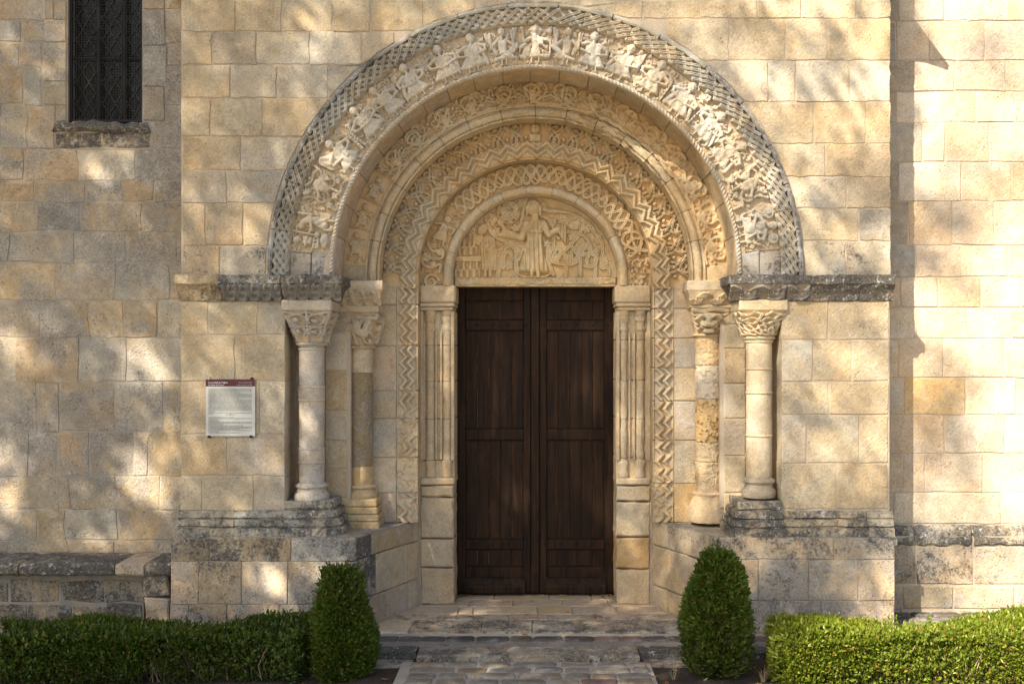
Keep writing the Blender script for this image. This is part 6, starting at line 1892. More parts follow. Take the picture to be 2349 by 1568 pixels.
# ------------------------------------------------------------------ stone bench on the left
bench = top('stone_bench', 'low weathered stone bench built against the left church wall', 'bench', (-4.0, 0.1, -0.1))
YB = -0.08
zt = 0.505
for (x0, x1, c, d) in [(-430, -210, 'l', 0.8), (-210, 40, 'l', 0.8), (40, 262, 'l', 0.85), (262, 329, 'p', 0.4), (329, 389, 'l', 0.9)]:
    xa, xb = PX(x0, YB), PX(x1, YB)
    V = []
    n = max(4, int((xb - xa) / 0.06))
    rg = random.Random(int(x0 + 999))
    prof = [(YL + 0.02, zt), (YB + 0.035, zt), (YB + 0.008, zt - 0.012), (YB, zt - 0.032), (YB + 0.004, zt - 0.080), (YB + 0.022, zt - 0.098), (YL + 0.02, zt - 0.100)]
    for i in range(n + 1):
        x = xa + 0.003 + (xb - xa - 0.006) * i / n
        e = 0.008 if i in (0, n) else 0
        for k, (y, z) in enumerate(prof):
            V.append((x, y + rg.gauss(0, 0.004) + e * (0 < k < 6), z + rg.gauss(0, 0.003) - e * (k < 3)))
    m = len(prof)
    F = [(i * m + k, i * m + k + 1, (i + 1) * m + k + 1, (i + 1) * m + k) for i in range(n) for k in range(m - 1)] + [tuple(range(m)), tuple(n * m + k for k in range(m))]
    pymesh('seat_slab', V, F, M_OLD, bench, shade(c, 0.05, d))
YBW = 0.10
bb = [(-0.60, 0), (0, 0)]
boxes('mortar', [(PX(-430, YBW), PX(329, YBW), YBW + 0.006, YL, -0.15, zt - 0.10)], M_MORT_OLD, bench)
for (a, b, xs, ck) in [(1330, 1384, [-430, -260, -120, 20, 138, 240, 330], 'llllll'), (1384, 1470, [-430, -300, -180, -60, 60, 165, 250, 330], 'lglllll')]:
    course(bench, YBW, a, b, xs, ck, M_OLD, dirt=[0.6, 0.7, 0.5], joint=0.012, jit=0.009, bev=0.008, wav=0.012, depth=0.05)
for (a, b, dd) in ((1320.5, 1370, 0.8), (1371, 1450, 0.3)):
    P = [(PX(330, -0.06), PZ(b, -0.06)), (PX(388, -0.06), PZ(b, -0.06)), (PX(388, -0.06), PZ(a, -0.06)), (PX(330, -0.06), PZ(a, -0.06))]
    block(bench, P, wallmap(-0.06), M_OLD, shade('l', 0.05, dd), name='support_stone', joint=0.006, jit=0.006, bev=0.012, depth=0.35)

# ------------------------------------------------------------------ ground
def ground_mat():
    t = NT('gravel_ground'); p = t.pos(False)
    c = t.mix(t.noise(p, 40, 5, 0.7), (0.22, 0.185, 0.14, 1), (0.32, 0.275, 0.215, 1))
    c = t.mix(t.ramp(t.noise(p, 0.6, 3), 0.5, 0.66, 0, 0.6), c, (0.10, 0.11, 0.04, 1))
    t.l(c, t.b.inputs['Base Color']); t.b.inputs['Roughness'].default_value = 0.95
    t.l(t.bump(t.noise(p, 60, 5, 0.7), 0.8, 0.02), t.b.inputs['Normal'])
    return t.m
def soil_mat():
    t = NT('soil'); p = t.pos(False)
    c = t.mix(t.noise(p, 30, 6, 0.7), (0.030, 0.020, 0.014, 1), (0.10, 0.070, 0.045, 1))
    c = t.mix(t.ramp(t.voro(p, 45), 0.1, 0.3, 0.5, 0), c, (0.14, 0.07, 0.03, 1))
    t.l(c, t.b.inputs['Base Color']); t.b.inputs['Roughness'].default_value = 0.95
    t.l(t.bump(t.noise(p, 45, 6, 0.7), 1.0, 0.03), t.b.inputs['Normal'])
    return t.m
M_GROUND, M_SOIL = ground_mat(), soil_mat()
gr = boxes('ground', [(-150, 150, -150, 150, -0.6, -0.125)], M_GROUND)
tag(gr, 'pale gravel and grass ground around the church', None, kind='structure')
def sheet(name, x0, x1, y0, y1, z, mat, label, n=(60, 16), amp=0.012):
    X, Y = np.meshgrid(np.linspace(x0, x1, n[0]), np.linspace(y0, y1, n[1]), indexing='ij')
    Z = z + amp * vnoise(n[0], n[1], 0.04, 0.04, 0.1, int(abs(x0) * 10)) 
    idx = np.arange(n[0] * n[1]).reshape(n)
    F = np.stack([idx[:-1, :-1], idx[1:, :-1], idx[1:, 1:], idx[:-1, 1:]], -1).reshape(-1, 4)
    o = npmesh(name, np.stack([X, Y, Z], -1).reshape(-1, 3), F, mat)
    tag(o, label, None, kind='structure')
    return o
sheet('planting_bed', -5.5, -0.84, -1.26, -0.44, -0.095, M_SOIL, 'dark soil bed under the left hedge')
sheet('planting_bed', 0.74, 5.5, -1.42, -0.44, -0.095, M_SOIL, 'dark soil bed under the right hedge')

# porch floor: slabs on a mortar bed
M_PAVE = stone_material('paving_stone', pits=0.5, patch=0.45, bumpk=1.1)
fl = boxes('porch_floor', [(-2.6, 2.6, -0.121, 1.16, -0.14, -0.012)], M_MORT)
tag(fl, 'worn pale stone paving in front of the door', None, kind='structure')
def floor_map(z): return lambda a, b, d: (a, b, z + d)
def xspl(Y): 
    f = (Y - YP) / (SPY1 - YP); return SPX0 + (SPX1 - SPX0) * min(max(f, 0), 1) - 0.004
rows = [(1.15, 0.945, [-0.668, -0.35, 0.12, 0.48, 0.668], 'ytyt'), (0.945, 0.70, [-0.96, -0.55, -0.18, 0.23, 0.62, 0.96], 'ppcpp'), (0.70, 0.44, [-1, -0.62, -0.50, 0.02, 0.30, 0.66, 1], 'ppcypp'),
        (0.44, 0.255, [-1.1, -0.62, -0.20, 0.10, 0.48, 0.80, 1.1], 'pgpgpg'), (0.255, -0.118, [-1.3, -0.95, -0.40, -0.02, 0.36, 0.86, 1.3], 'wpgggg')]
for ri, (yb, ya, xs, ck) in enumerate(rows):
    for i in range(len(xs) - 1):
        x0, x1 = xs[i], xs[i + 1]
        if ri == 0: P = [(x0, ya), (x1, ya), (x1, yb), (x0, yb)]
        else:
            la, lb = xspl(ya), xspl(yb)
            xa0, xb0 = (-la, -lb) if i == 0 else (x0, x0)
            xa1, xb1 = (la, lb) if i == len(xs) - 2 else (x1, x1)
            P = [(xa0, ya), (xa1, ya), (xb1, yb), (xb0, yb)]
        block(fl, P, floor_map(0.0), M_PAVE, shade(ck[i], 0.05, (0.1, 0.15, 0.22, 0.5, 0.62)[ri] if not (ri == 4 and i == 0) else 0.0), name='slab', joint=0.008, jit=0.003, bev=0.006, depth=0.03, proud=R.uniform(-0.003, 0.001))

def cobble(parent, x0, x1, y0, y1, z, col_, hgt=0.02, name='cobble', mat=None, seed=0, sq=0.34):
    """a rounded paving stone: superellipse rings"""
    rg = random.Random(seed)
    cx, cy = (x0 + x1) / 2, (y0 + y1) / 2; a, b = (x1 - x0) / 2, (y1 - y0) / 2
    n = 12; V = []
    ph = [rg.uniform(0.90, 1.04) for _ in range(n)]
    for (k, zz) in ((1.0, -0.05), (1.0, hgt * 0.45), (0.94, hgt * 0.82), (0.78, hgt), ):
        for i in range(n):
            t = 2 * pi * (i + 0.5) / n
            c, s_ = math.cos(t), math.sin(t)
            e = sq
            V.append((cx + a * k * ph[i] * math.copysign(abs(c) ** e, c), cy + b * k * ph[i] * math.copysign(abs(s_) ** e, s_), z + zz + rg.uniform(-0.0015, 0.0015)))
    F = [(k * n + i, k * n + (i + 1) % n, (k + 1) * n + (i + 1) % n, (k + 1) * n + i) for k in range(3) for i in range(n)] + [tuple(3 * n + i for i in range(n))]
    return pymesh(name, V, F, mat or M_PAVE, parent, col_, True)

COB = {'d': (0.085, 0.085, 0.082), 'e': (0.115, 0.105, 0.095), 'r': (0.22, 0.15, 0.13), 'n': (0.26, 0.245, 0.215), 't': (0.32, 0.26, 0.19), 's': (0.31, 0.28, 0.235)}
M_GUTM = mortar_material('dark_grout', (0.12, 0.105, 0.09, 1), (0.19, 0.165, 0.14, 1))
gut = boxes('gutter', [(-2.75, 2.75, -0.39, -0.122, -0.14, -0.036)], M_GUTM)
tag(gut, 'two rows of dark cobbles along the foot of the portal', None, kind='structure')
sd = 0
for row, (ya, yb) in enumerate(((-0.250, -0.126), (-0.385, -0.253))):
    x = -2.7
    while x < 2.7:
        w = R.uniform(0.15, 0.27)
        k = R.choice('dddee') if row else R.choice('deedr')
        c = COB[k]; f = R.uniform(0.85, 1.2); sd += 1
        cobble(gut, x + 0.003, x + w - 0.003, ya + 0.001, yb - 0.001, -0.036 - 0.012 * row, tuple(v * f for v in c) + (0.1,), 0.011, seed=sd, sq=0.24)
        x += w
gut2 = boxes('gutter', [(2.70, 5.6, 0.02, YRB + 0.02, -0.1, 0.030)], M_GUTM)
tag(gut2, 'row of dark cobbles at the foot of the sunlit right wall', None, kind='structure')
for row, (ya, yb) in enumerate(((0.20, 0.295), (0.10, 0.195), (0.01, 0.095))):
    x = 2.74
    while x < 4.6:
        w = R.uniform(0.14, 0.26); sd += 1; f = R.uniform(0.9, 1.2)
        cobble(gut2, x + 0.004, x + w - 0.004, ya, yb, 0.030 - row * 0.01, tuple(v * f for v in COB[R.choice('ddee')]) + (0.1,), 0.02, seed=sd)
        x += w

# broad step slab in front of the gutter
def rough_slab(name, x0, x1, y0, y1, z0, z1, mat, parent, color, jit=0.004, bev=0.012, step=0.07, seed=0):
    rg = random.Random(seed)
    nx = max(2, int((x1 - x0) / step)); V = []
    prof = [(y1, z0), (y1, z1), (y0 + bev, z1), (y0 + bev * 0.3, z1 - bev * 0.4), (y0, z1 - bev), (y0, z0)]
    for i in range(nx + 1):
        x = x0 + (x1 - x0) * i / nx
        for k, (y, z) in enumerate(prof):
            V.append((x + (rg.gauss(0, jit * 0.4)), y + rg.gauss(0, jit) * (2 <= k <= 4), z + rg.gauss(0, jit * 0.6) * (1 <= k <= 4)))
    m = len(prof)
    F = [(i * m + k, (i + 1) * m + k, (i + 1) * m + (k + 1) % m, i * m + (k + 1) % m) for i in range(nx) for k in range(m)] + [tuple(range(m)), tuple(nx * m + k for k in range(m))]
    return pymesh(name, V, F, mat, parent, color)
step_ = rough_slab('stone_step', -0.832, 0.728, -0.605, -0.392, -0.14, -0.036, M_PAVE, None, (0.33, 0.30, 0.25, 0.55), seed=3)
tag(step_, 'long worn grey stone step slab between the two dark kerbs', 'step')
kl = top('kerb', 'dark mossy kerb stones behind the left clipped bush', 'kerb', (-1.4, -0.45, -0.1))
kr = top('kerb', 'dark mossy kerb stones behind the right clipped bush', 'kerb', (1.4, -0.45, -0.1))
for i, (a, b) in enumerate(((-3.2, -2.3), (-2.295, -1.42), (-1.415, -0.842))):
    rough_slab('kerb_stone', a, b, -0.525, -0.392, -0.20, -0.030, M_PAVE, kl, (0.17, 0.165, 0.15, 0.8), seed=20 + i)
for i, (a, b) in enumerate(((0.738, 1.30), (1.305, 2.2), (2.205, 3.1))):
    rough_slab('kerb_stone', a, b, -0.525, -0.392, -0.20, -0.030, M_PAVE, kr, (0.18, 0.17, 0.15, 0.8), seed=30 + i)
for i, (a, b, p) in enumerate(((-1.25, -0.86, kl), (0.76, 1.2, kr))):
    rough_slab('footing_stone', a, b, -0.70, -0.53, -0.2, -0.085, M_PAVE, p, (0.36, 0.33, 0.28, 0.5), 0.008, seed=40 + i)

# cobbled path
path = boxes('path', [(-0.93, 0.80, -3.2, -0.61, -0.2, -0.082)], mortar_material('path_mortar', (0.30, 0.265, 0.22, 1), (0.42, 0.375, 0.32, 1)))
tag(path, 'cobbled path of grey, tan and reddish stones leading to the step', None, kind='structure')
y = -0.625; row = 0
while y > -2.6:
    d = R.uniform(0.10, 0.15) if row else 0.11
    x = -0.90 + R.uniform(0, 0.05) - 0.03 * min(row, 4) * 0
    while x < 0.72:
        w = R.uniform(0.17, 0.34)
        if x + w > 0.70: w = 0.78 - x
        k = R.choice('nnssttrsnn'); c = COB[k]; f = R.uniform(0.8, 1.15); sd += 1
        cobble(path, x + 0.006, x + w - 0.006, y - d + 0.005 + R.uniform(-0.006, 0.008), y - 0.005 + R.uniform(-0.008, 0.004), -0.088, tuple(v * f for v in c) + (0.14,), R.uniform(0.010, 0.022), seed=sd, sq=0.30)
        x += w
    y -= d; row += 1

# rounded edging stones at the lower left
for i, (x0, x1) in enumerate(((-0.95, 103), (110, 206), (213, 303), (310, 400), (430, 500), (520, 600))):
    Ye = -1.33
    c = COB['snsnen'[i]]
    o = cobble(None, PX(x0, Ye) + 0.006, PX(x1, Ye) - 0.006, Ye - 0.11, Ye + 0.02, -0.105, tuple(v * 1.1 for v in c) + (0.15,), 0.062 + 0.012 * (i % 3) - 0.022 * (i > 3), name='edging_stone', seed=900 + i)
    tag(o, ['pale edging stone nearest the lower left corner', 'second grey edging stone from the left, below the hedge', 'third pale edging stone from the left, below the hedge', 'fourth dark edging stone from the left, below the hedge', 'fifth low edging stone from the left, below the hedge', 'sixth low edging stone from the left, near the clipped bush'][i], 'edging stone', 'edging stones along the left bed')

# ------------------------------------------------------------------ clipped box: hedges and bushes
def leaf_mat(name, ca, cb, cdry, trans=0.35):
    t = NT(name)
    at = t.n('ShaderNodeAttribute', attribute_name='tint').outputs['Fac']
    c = t.mix(at, ca, cb)
    c = t.mix(t.ramp(at, 0.93, 0.94), c, cdry)
    t.l(c, t.b.inputs['Base Color']); t.b.inputs['Roughness'].default_value = 0.33
    t.b.inputs['Specular IOR Level'].default_value = 0.4
    tr = t.n('ShaderNodeBsdfTranslucent'); t.l(t.mix(1.0, c, (1.5, 1.6, 0.6, 1), 'MULTIPLY'), tr.inputs['Color'])
    mx = t.n('ShaderNodeMixShader'); mx.inputs[0].default_value = trans
    t.l(t.b.outputs[0], mx.inputs[1]); t.l(tr.outputs[0], mx.inputs[2])
    t.l(mx.outputs[0], t.t.nodes['Material Output'].inputs['Surface'])
    return t.m
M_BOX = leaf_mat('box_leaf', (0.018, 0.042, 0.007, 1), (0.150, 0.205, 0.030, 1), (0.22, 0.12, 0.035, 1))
M_BOX_SUN = leaf_mat('box_leaf_sunlit', (0.060, 0.115, 0.012, 1), (0.30, 0.33, 0.036, 1), (0.30, 0.17, 0.05, 1))  # brighter, yellower copy of the box leaf, sunshine on the right hedge coloured in
M_TREE = leaf_mat('tree_leaf', (0.04, 0.07, 0.012, 1), (0.08, 0.11, 0.02, 1), (0.12, 0.08, 0.02, 1), 0.25)
M_TWIG = plain('twig_bark', (0.30, 0.22, 0.14), 0.85, 0, 0.3, 40)
M_BARK = plain('bark', (0.12, 0.095, 0.07), 0.9, 0, 0.35, 12, 0.8)

def leaves(name, P, N, L, W, mat, parent, seed, fold=0.25, tint=None):
    """one small folded leaf per point; N preferred outward direction"""
    rg = np.random.default_rng(seed); n = len(P)
    D = N + rg.normal(0, 0.55, (n, 3)); D[:, 2] += 0.35
    D /= np.linalg.norm(D, axis=1)[:, None]
    T = rg.normal(0, 1, (n, 3)); Sd = np.cross(D, T); Sd /= np.linalg.norm(Sd, axis=1)[:, None] + 1e-9
    Nn = np.cross(Sd, D)
    l = (L * rg.uniform(0.5, 1.4, n))[:, None]; w = (W * rg.uniform(0.75, 1.2, n))[:, None]
    base = P; tip = P + D * l
    mid = P + D * l * 0.52
    a = mid + Sd * w * 0.5 + Nn * w * fold; b = mid - Sd * w * 0.5 + Nn * w * fold
    V = np.stack([base, a, tip, b], 1).reshape(-1, 3)
    i = np.arange(n) * 4
    F = np.concatenate([np.stack([i, i + 1, i + 2], 1), np.stack([i, i + 2, i + 3], 1)])
    tn = rg.uniform(0, 1, n)
    if name in ('foliage', 'sprig'):
        cl = lump(P, seed + 40, 0.35)
        tn = np.clip(0.62 * tn + 0.38 * (0.5 + cl * 0.9), 0, 0.92)
        tn = np.where(rg.uniform(0, 1, n) < 0.035 + 0.22 * (lump(P, seed + 41, 0.3) > 0.36), 0.99, tn)
    return npmesh(name, V, F, mat, parent, None, False, {'tint': np.repeat(tn, 4)})

def twigs(name, segs, parent, mat=None):
    """thin tapered three-sided sticks: (p0,p1,r0,r1)"""
    V, F = [], []
    for (a, b, r0, r1) in segs:
        a = np.array(a); b = np.array(b); d = b - a; d /= np.linalg.norm(d) + 1e-9
        s_ = np.cross(d, (0.3, 0.5, 0.8)); s_ /= np.linalg.norm(s_); t = np.cross(d, s_)
        n = len(V)
        for (p, r_) in ((a, r0), (b, r1)):
            for k in range(4): V.append(tuple(p + r_ * (math.cos(k * pi / 2) * s_ + math.sin(k * pi / 2) * t)))
        F += [(n + k, n + (k + 1) % 4, n + 4 + (k + 1) % 4, n + 4 + k) for k in range(4)]
    return pymesh(name, V, F, mat or M_TWIG, parent)

def lump(P, seed, amp):
    rg = np.random.default_rng(seed); out = np.zeros(len(P))
    for sc_ in (5.0, 11.0, 23.0):
        for _ in range(4):
            k = rg.normal(0, 1, 3); k *= sc_ / np.linalg.norm(k)
            out += np.sin(P @ k + rg.uniform(0, 6.28)) * amp * 4 / sc_ / 2
    return out

def hedge(label, x0, x1, y0, y1, z0, z1, n, mat, seed, endl=False, endr=False):
    root = top('box_hedge', label, 'hedge', ((x0 + x1) / 2, (y0 + y1) / 2, z0))
    rg = np.random.default_rng(seed)
    H, Dp, Lx = z1 - z0, y1 - y0, x1 - x0
    # faces: front, top, ends, back
    ar = np.array([Lx * H, Lx * Dp, Dp * H, Dp * H, Lx * H * 0.4]); ar = ar / ar.sum()
    face = rg.choice(5, n, p=ar)
    a, b = rg.uniform(0, 1, n), rg.uniform(0, 1, n)
    P = np.zeros((n, 3)); N = np.zeros((n, 3))
    P[:, 0] = x0 + Lx * a
    f = face == 0; P[f, 1] = y0; P[f, 2] = z0 + H * b[f]; N[f] = (0, -1, 0.2)
    f = face == 1; P[f, 1] = y0 + Dp * b[f]; P[f, 2] = z1; N[f] = (0, -0.15, 1)
    f = face == 2; P[f, 0] = x0; P[f, 1] = y0 + Dp * a[f]; P[f, 2] = z0 + H * b[f]; N[f] = (-1, 0, 0.2)
    f = face == 3; P[f, 0] = x1; P[f, 1] = y0 + Dp * a[f]; P[f, 2] = z0 + H * b[f]; N[f] = (1, 0, 0.2)
    f = face == 4; P[f, 1] = y1; P[f, 2] = z0 + H * b[f]; N[f] = (0, 1, 0.2)
    dep = rg.exponential(0.06, n) - 0.015
    off = lump(P, seed, 0.060)
    P = P + N * (off - dep)[:, None] + rg.normal(0, 0.006, (n, 3))
    # rounded upper edge
    P[:, 2] -= 0.05 * np.clip((P[:, 2] - z1 + 0.06) / 0.06, 0, 1) * np.clip((y0 + 0.05 - P[:, 1]) / 0.06, 0, 1)
    keep = rg.uniform(0, 1, n) < np.where(P[:, 2] < z0 + 0.10, 0.55, 1.0)
    gapn = lump(P, seed + 5, 0.05)
    keep &= gapn < 0.055
    P, N = P[keep], N[keep]
    leaves('foliage', P, N, 0.031, 0.0165, mat, root, seed + 1)
    # upright sprigs breaking the clipped top
    sp = []
    for _ in range(int(Lx * 75)):
        p = np.array([rg.uniform(x0, x1), rg.uniform(y0, y1 - 0.03), z1 - 0.03]); hh = rg.uniform(0.015, 0.075)
        for k in range(10): sp.append((p + (rg.normal(0, 0.006), rg.normal(0, 0.006), hh * k / 9)))
    for _ in range(int(Lx * 130)):
        p = np.array([rg.uniform(x0, x1), y0 + 0.01, rg.uniform(z0 + 0.05, z1)]); hh = rg.uniform(0.02, 0.06); sx = rg.normal(0, 0.5)
        for k in range(9): sp.append(p + np.array((sx * 0.5, -0.75, 0.65)) * hh * k / 8 + rg.normal(0, 0.005, 3))
    sp = np.array(sp); leaves('sprig', sp, np.tile((0, 0, 0.8), (len(sp), 1)), 0.026, 0.0135, mat, root, seed + 2)
    sg_ = []
    for _ in range(int(Lx * 80)):
        bx_ = np.array([rg.uniform(x0 + 0.02, x1 - 0.02), rg.uniform(y0 + 0.06, y0 + 0.2), z0 - 0.01])
        tp = bx_ + np.array([rg.normal(0, 0.07), -rg.uniform(0, 0.09), rg.uniform(0.2, H - 0.04)])
        md = (bx_ + tp) / 2 + rg.normal(0, 0.02, 3)
        sg_ += [(bx_, md, 0.005, 0.0035), (md, tp, 0.0035, 0.0015)]
    twigs('branches', sg_, root)
    for c_ in root.children: c_['kind'] = 'stuff'
    return root
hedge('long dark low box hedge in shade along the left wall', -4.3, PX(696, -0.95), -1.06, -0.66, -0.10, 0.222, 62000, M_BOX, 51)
hedge('bright sunlit low box hedge in front of the right wall', PX(1786, -0.95), 4.2, -1.10, -0.66, -0.10, 0.250, 64000, M_BOX_SUN, 61)

def bush(label, cx, cy, z0, H, prof, n, seed, lean=0.0, mat=None):
    root = top('clipped_bush', label, 'bush', (cx, cy, z0), 'pair of clipped box bushes flanking the step')
    rg = np.random.default_rng(seed)
    # sample height by local radius
    tt = rg.uniform(0, 1, n * 2); rr_ = np.interp(tt, [p[0] for p in prof], [p[1] for p in prof])
    k = rg.uniform(0, 1, n * 2) < rr_ / rr_.max(); tt, rr_ = tt[k][:n], rr_[k][:n]
    m = len(tt)
    a = rg.uniform(0, 2 * pi, m)
    dirs = np.stack([np.cos(a), np.sin(a), np.zeros(m)], 1)
    P = np.stack([cx + lean * tt + rr_ * np.cos(a), cy + rr_ * np.sin(a), z0 + H * tt], 1)
    N = dirs.copy(); N[:, 2] = 0.25 + 0.9 * np.clip((tt - 0.75) / 0.25, 0, 1)
    off = lump(P, seed, 0.055); dep = rg.exponential(0.03, m) - 0.01
    P = P + dirs * (off - np.minimum(dep, rr_ * 0.9))[:, None] + rg.normal(0, 0.006, (m, 3))
    leaves('foliage', P, N, 0.034, 0.018, mat or M_BOX, root, seed + 1)
    sg_ = []
    for _ in range(420):
        t_ = rg.uniform(0.05, 0.95); r_ = np.interp(t_, [p[0] for p in prof], [p[1] for p in prof]); a_ = rg.uniform(pi, 2 * pi) if rg.uniform() < 0.7 else rg.uniform(0, 2 * pi)
        p0 = np.array([cx + lean * t_ * 0.5 + r_ * 0.3 * math.cos(a_), cy + r_ * 0.3 * math.sin(a_), z0 + H * t_ * 0.6])
        p1 = np.array([cx + lean * t_ + r_ * 1.03 * math.cos(a_), cy + r_ * 1.03 * math.sin(a_), z0 + H * t_])
        sg_.append((p0, p1, 0.004, 0.0015))
    sg_.append(((cx, cy, z0 - 0.02), (cx + lean * 0.6, cy, z0 + H * 0.7), 0.02, 0.008))
    # loose sprigs standing off the clipped surface
    sp, sn = [], []
    for _ in range(620):
        t_ = rg.uniform(0.03, 1.0); r_ = np.interp(t_, [p[0] for p in prof], [p[1] for p in prof]); a_ = rg.uniform(0, 2 * pi)
        p0 = np.array([cx + lean * t_ + r_ * 0.96 * math.cos(a_), cy + r_ * 0.96 * math.sin(a_), z0 + H * t_])
        d_ = np.array([math.cos(a_), math.sin(a_), 0.6 + 1.6 * t_ ** 4]); d_ /= np.linalg.norm(d_); ln = rg.uniform(0.02, 0.075)
        for k in range(9): sp.append(p0 + d_ * ln * k / 8 + rg.normal(0, 0.004, 3)); sn.append(d_)
    leaves('sprig', np.array(sp), np.array(sn), 0.030, 0.015, mat or M_BOX, root, seed + 3)
    twigs('branches', sg_, root)
    for c_ in root.children: c_['kind'] = 'stuff'
    return root
Yb = -0.86
bush('taller-than-wide ragged clipped bush left of the step', PX(779, Yb), Yb, -0.10, 0.715, [(0, 0.150), (0.15, 0.165), (0.4, 0.166), (0.55, 0.158), (0.62, 0.135), (0.9, 0.115), (0.96, 0.10), (1.0, 0.06)], 24000, 71, 0.02)
bush('dense egg-shaped clipped bush right of the step', PX(1646, Yb), Yb, -0.10, 0.825, [(0, 0.165), (0.12, 0.195), (0.3, 0.206), (0.45, 0.198), (0.6, 0.168), (0.75, 0.130), (0.9, 0.080), (0.97, 0.05), (1.0, 0.02)], 28000, 81, 0.0)

# ------------------------------------------------------------------ information panel
sign = top('information_panel', 'white information panel with a dark red heading, fixed to the wall left of the door', 'sign', (PX(529), 0, PZ(1000)))
M_PANEL = plain('panel_print', (0.58, 0.58, 0.52), 0.35, 0, 0.05, 6)
M_RED = plain('panel_heading', (0.085, 0.010, 0.018), 0.35, 0, 0.08, 8)
M_INK = plain('printed_ink', (0.035, 0.03, 0.032), 0.5, 0, 0.0)
M_WHITE = plain('printed_white', (0.75, 0.70, 0.74), 0.5, 0, 0.0)
M_CLIP_S = plain('steel_clip', (0.42, 0.46, 0.44), 0.25, 0.9, 0.1)
M_CLIP_B = plain('black_clip', (0.012, 0.012, 0.013), 0.4, 0.0, 0.1)
sx0, sx1, sz0, sz1 = PX(473.5), PX(586.5), PZ(999.5), PZ(869)
ys = -0.016
hz = sz1 - (sz1 - sz0) * 0.128
bbox('panel', (sx0, sx1, ys, ys + 0.006, sz0, sz1), M_PANEL, sign, None, 0.001)
boxes('heading_band', [(sx0 + 0.0005, sx1 - 0.0005, ys - 0.0012, ys + 0.001, hz, sz1 - 0.0005)], M_RED, sign)
for i, (fx, zz, m_) in enumerate(((0.062, sz1 + 0.004, M_CLIP_S), (0.935, sz1 + 0.003, M_CLIP_B), (0.065, sz0 - 0.004, M_CLIP_B), (0.915, sz0 - 0.003, M_CLIP_B))):
    x = sx0 + (sx1 - sx0) * fx
    bbox('clip', (x - 0.010, x + 0.010, ys - 0.008, 0.004, zz - 0.010, zz + 0.010), m_, sign, None, 0.003)
dg = bpy.context.evaluated_depsgraph_get()
def text(body, x, ztop_, size, mat, width=None, just=False, right=False, line=1.0, shear=0.0, sxk=1.0, name='print'):
    cu = bpy.data.curves.new(name, 'FONT')
    cu.body = body; cu.size = size; cu.resolution_u = 1; cu.space_line = line; cu.shear = shear; cu.offset = size * 0.018
    if just:
        cu.align_x = 'JUSTIFY'; cu.text_boxes[0].width = width
    elif right: cu.align_x = 'RIGHT'
    cu.offset_x = 0.0
    tmp = bpy.data.objects.new('tmp_text', cu); col.objects.link(tmp)
    bpy.context.view_layer.update()
    d_ = bpy.context.evaluated_depsgraph_get()
    me = bpy.data.meshes.new_from_object(tmp.evaluated_get(d_))
    n = len(me.vertices); co = np.zeros(n * 3, np.float32); me.vertices.foreach_get('co', co); co = co.reshape(-1, 3)
    W = np.stack([x + co[:, 0] * sxk, np.full(n, ys - 0.0022), ztop_ + co[:, 1]], 1)
    me.vertices.foreach_set('co', W.astype(np.float32).ravel()); me.update()
    bpy.data.objects.remove(tmp)
    me.materials.clear()
    return link(name, me, mat, sign)
sw = sx1 - sx0; px = sw / 1185.0          # panel width in print units
def zt_(v): return sz1 - (v - 100) * px
text("Le portail de l'\u00e9glise", sx0 + 66 * px, zt_(200), 58 * px, M_WHITE, name='title')
text("La Lande de Fronsac", sx0 + 66 * px, zt_(254), 45 * px, M_WHITE, name='subtitle')
text("www.rando-des-vignobles-fronsadais.fr", sx1 - 80 * px, zt_(188), 20 * px, M_WHITE, right=True, name='web_line')
text("Localisation : N 44\u00b0 58.937' - W 0\u00b0 22.876", sx1 - 80 * px, zt_(246), 21 * px, M_WHITE, right=True, name='place_line')
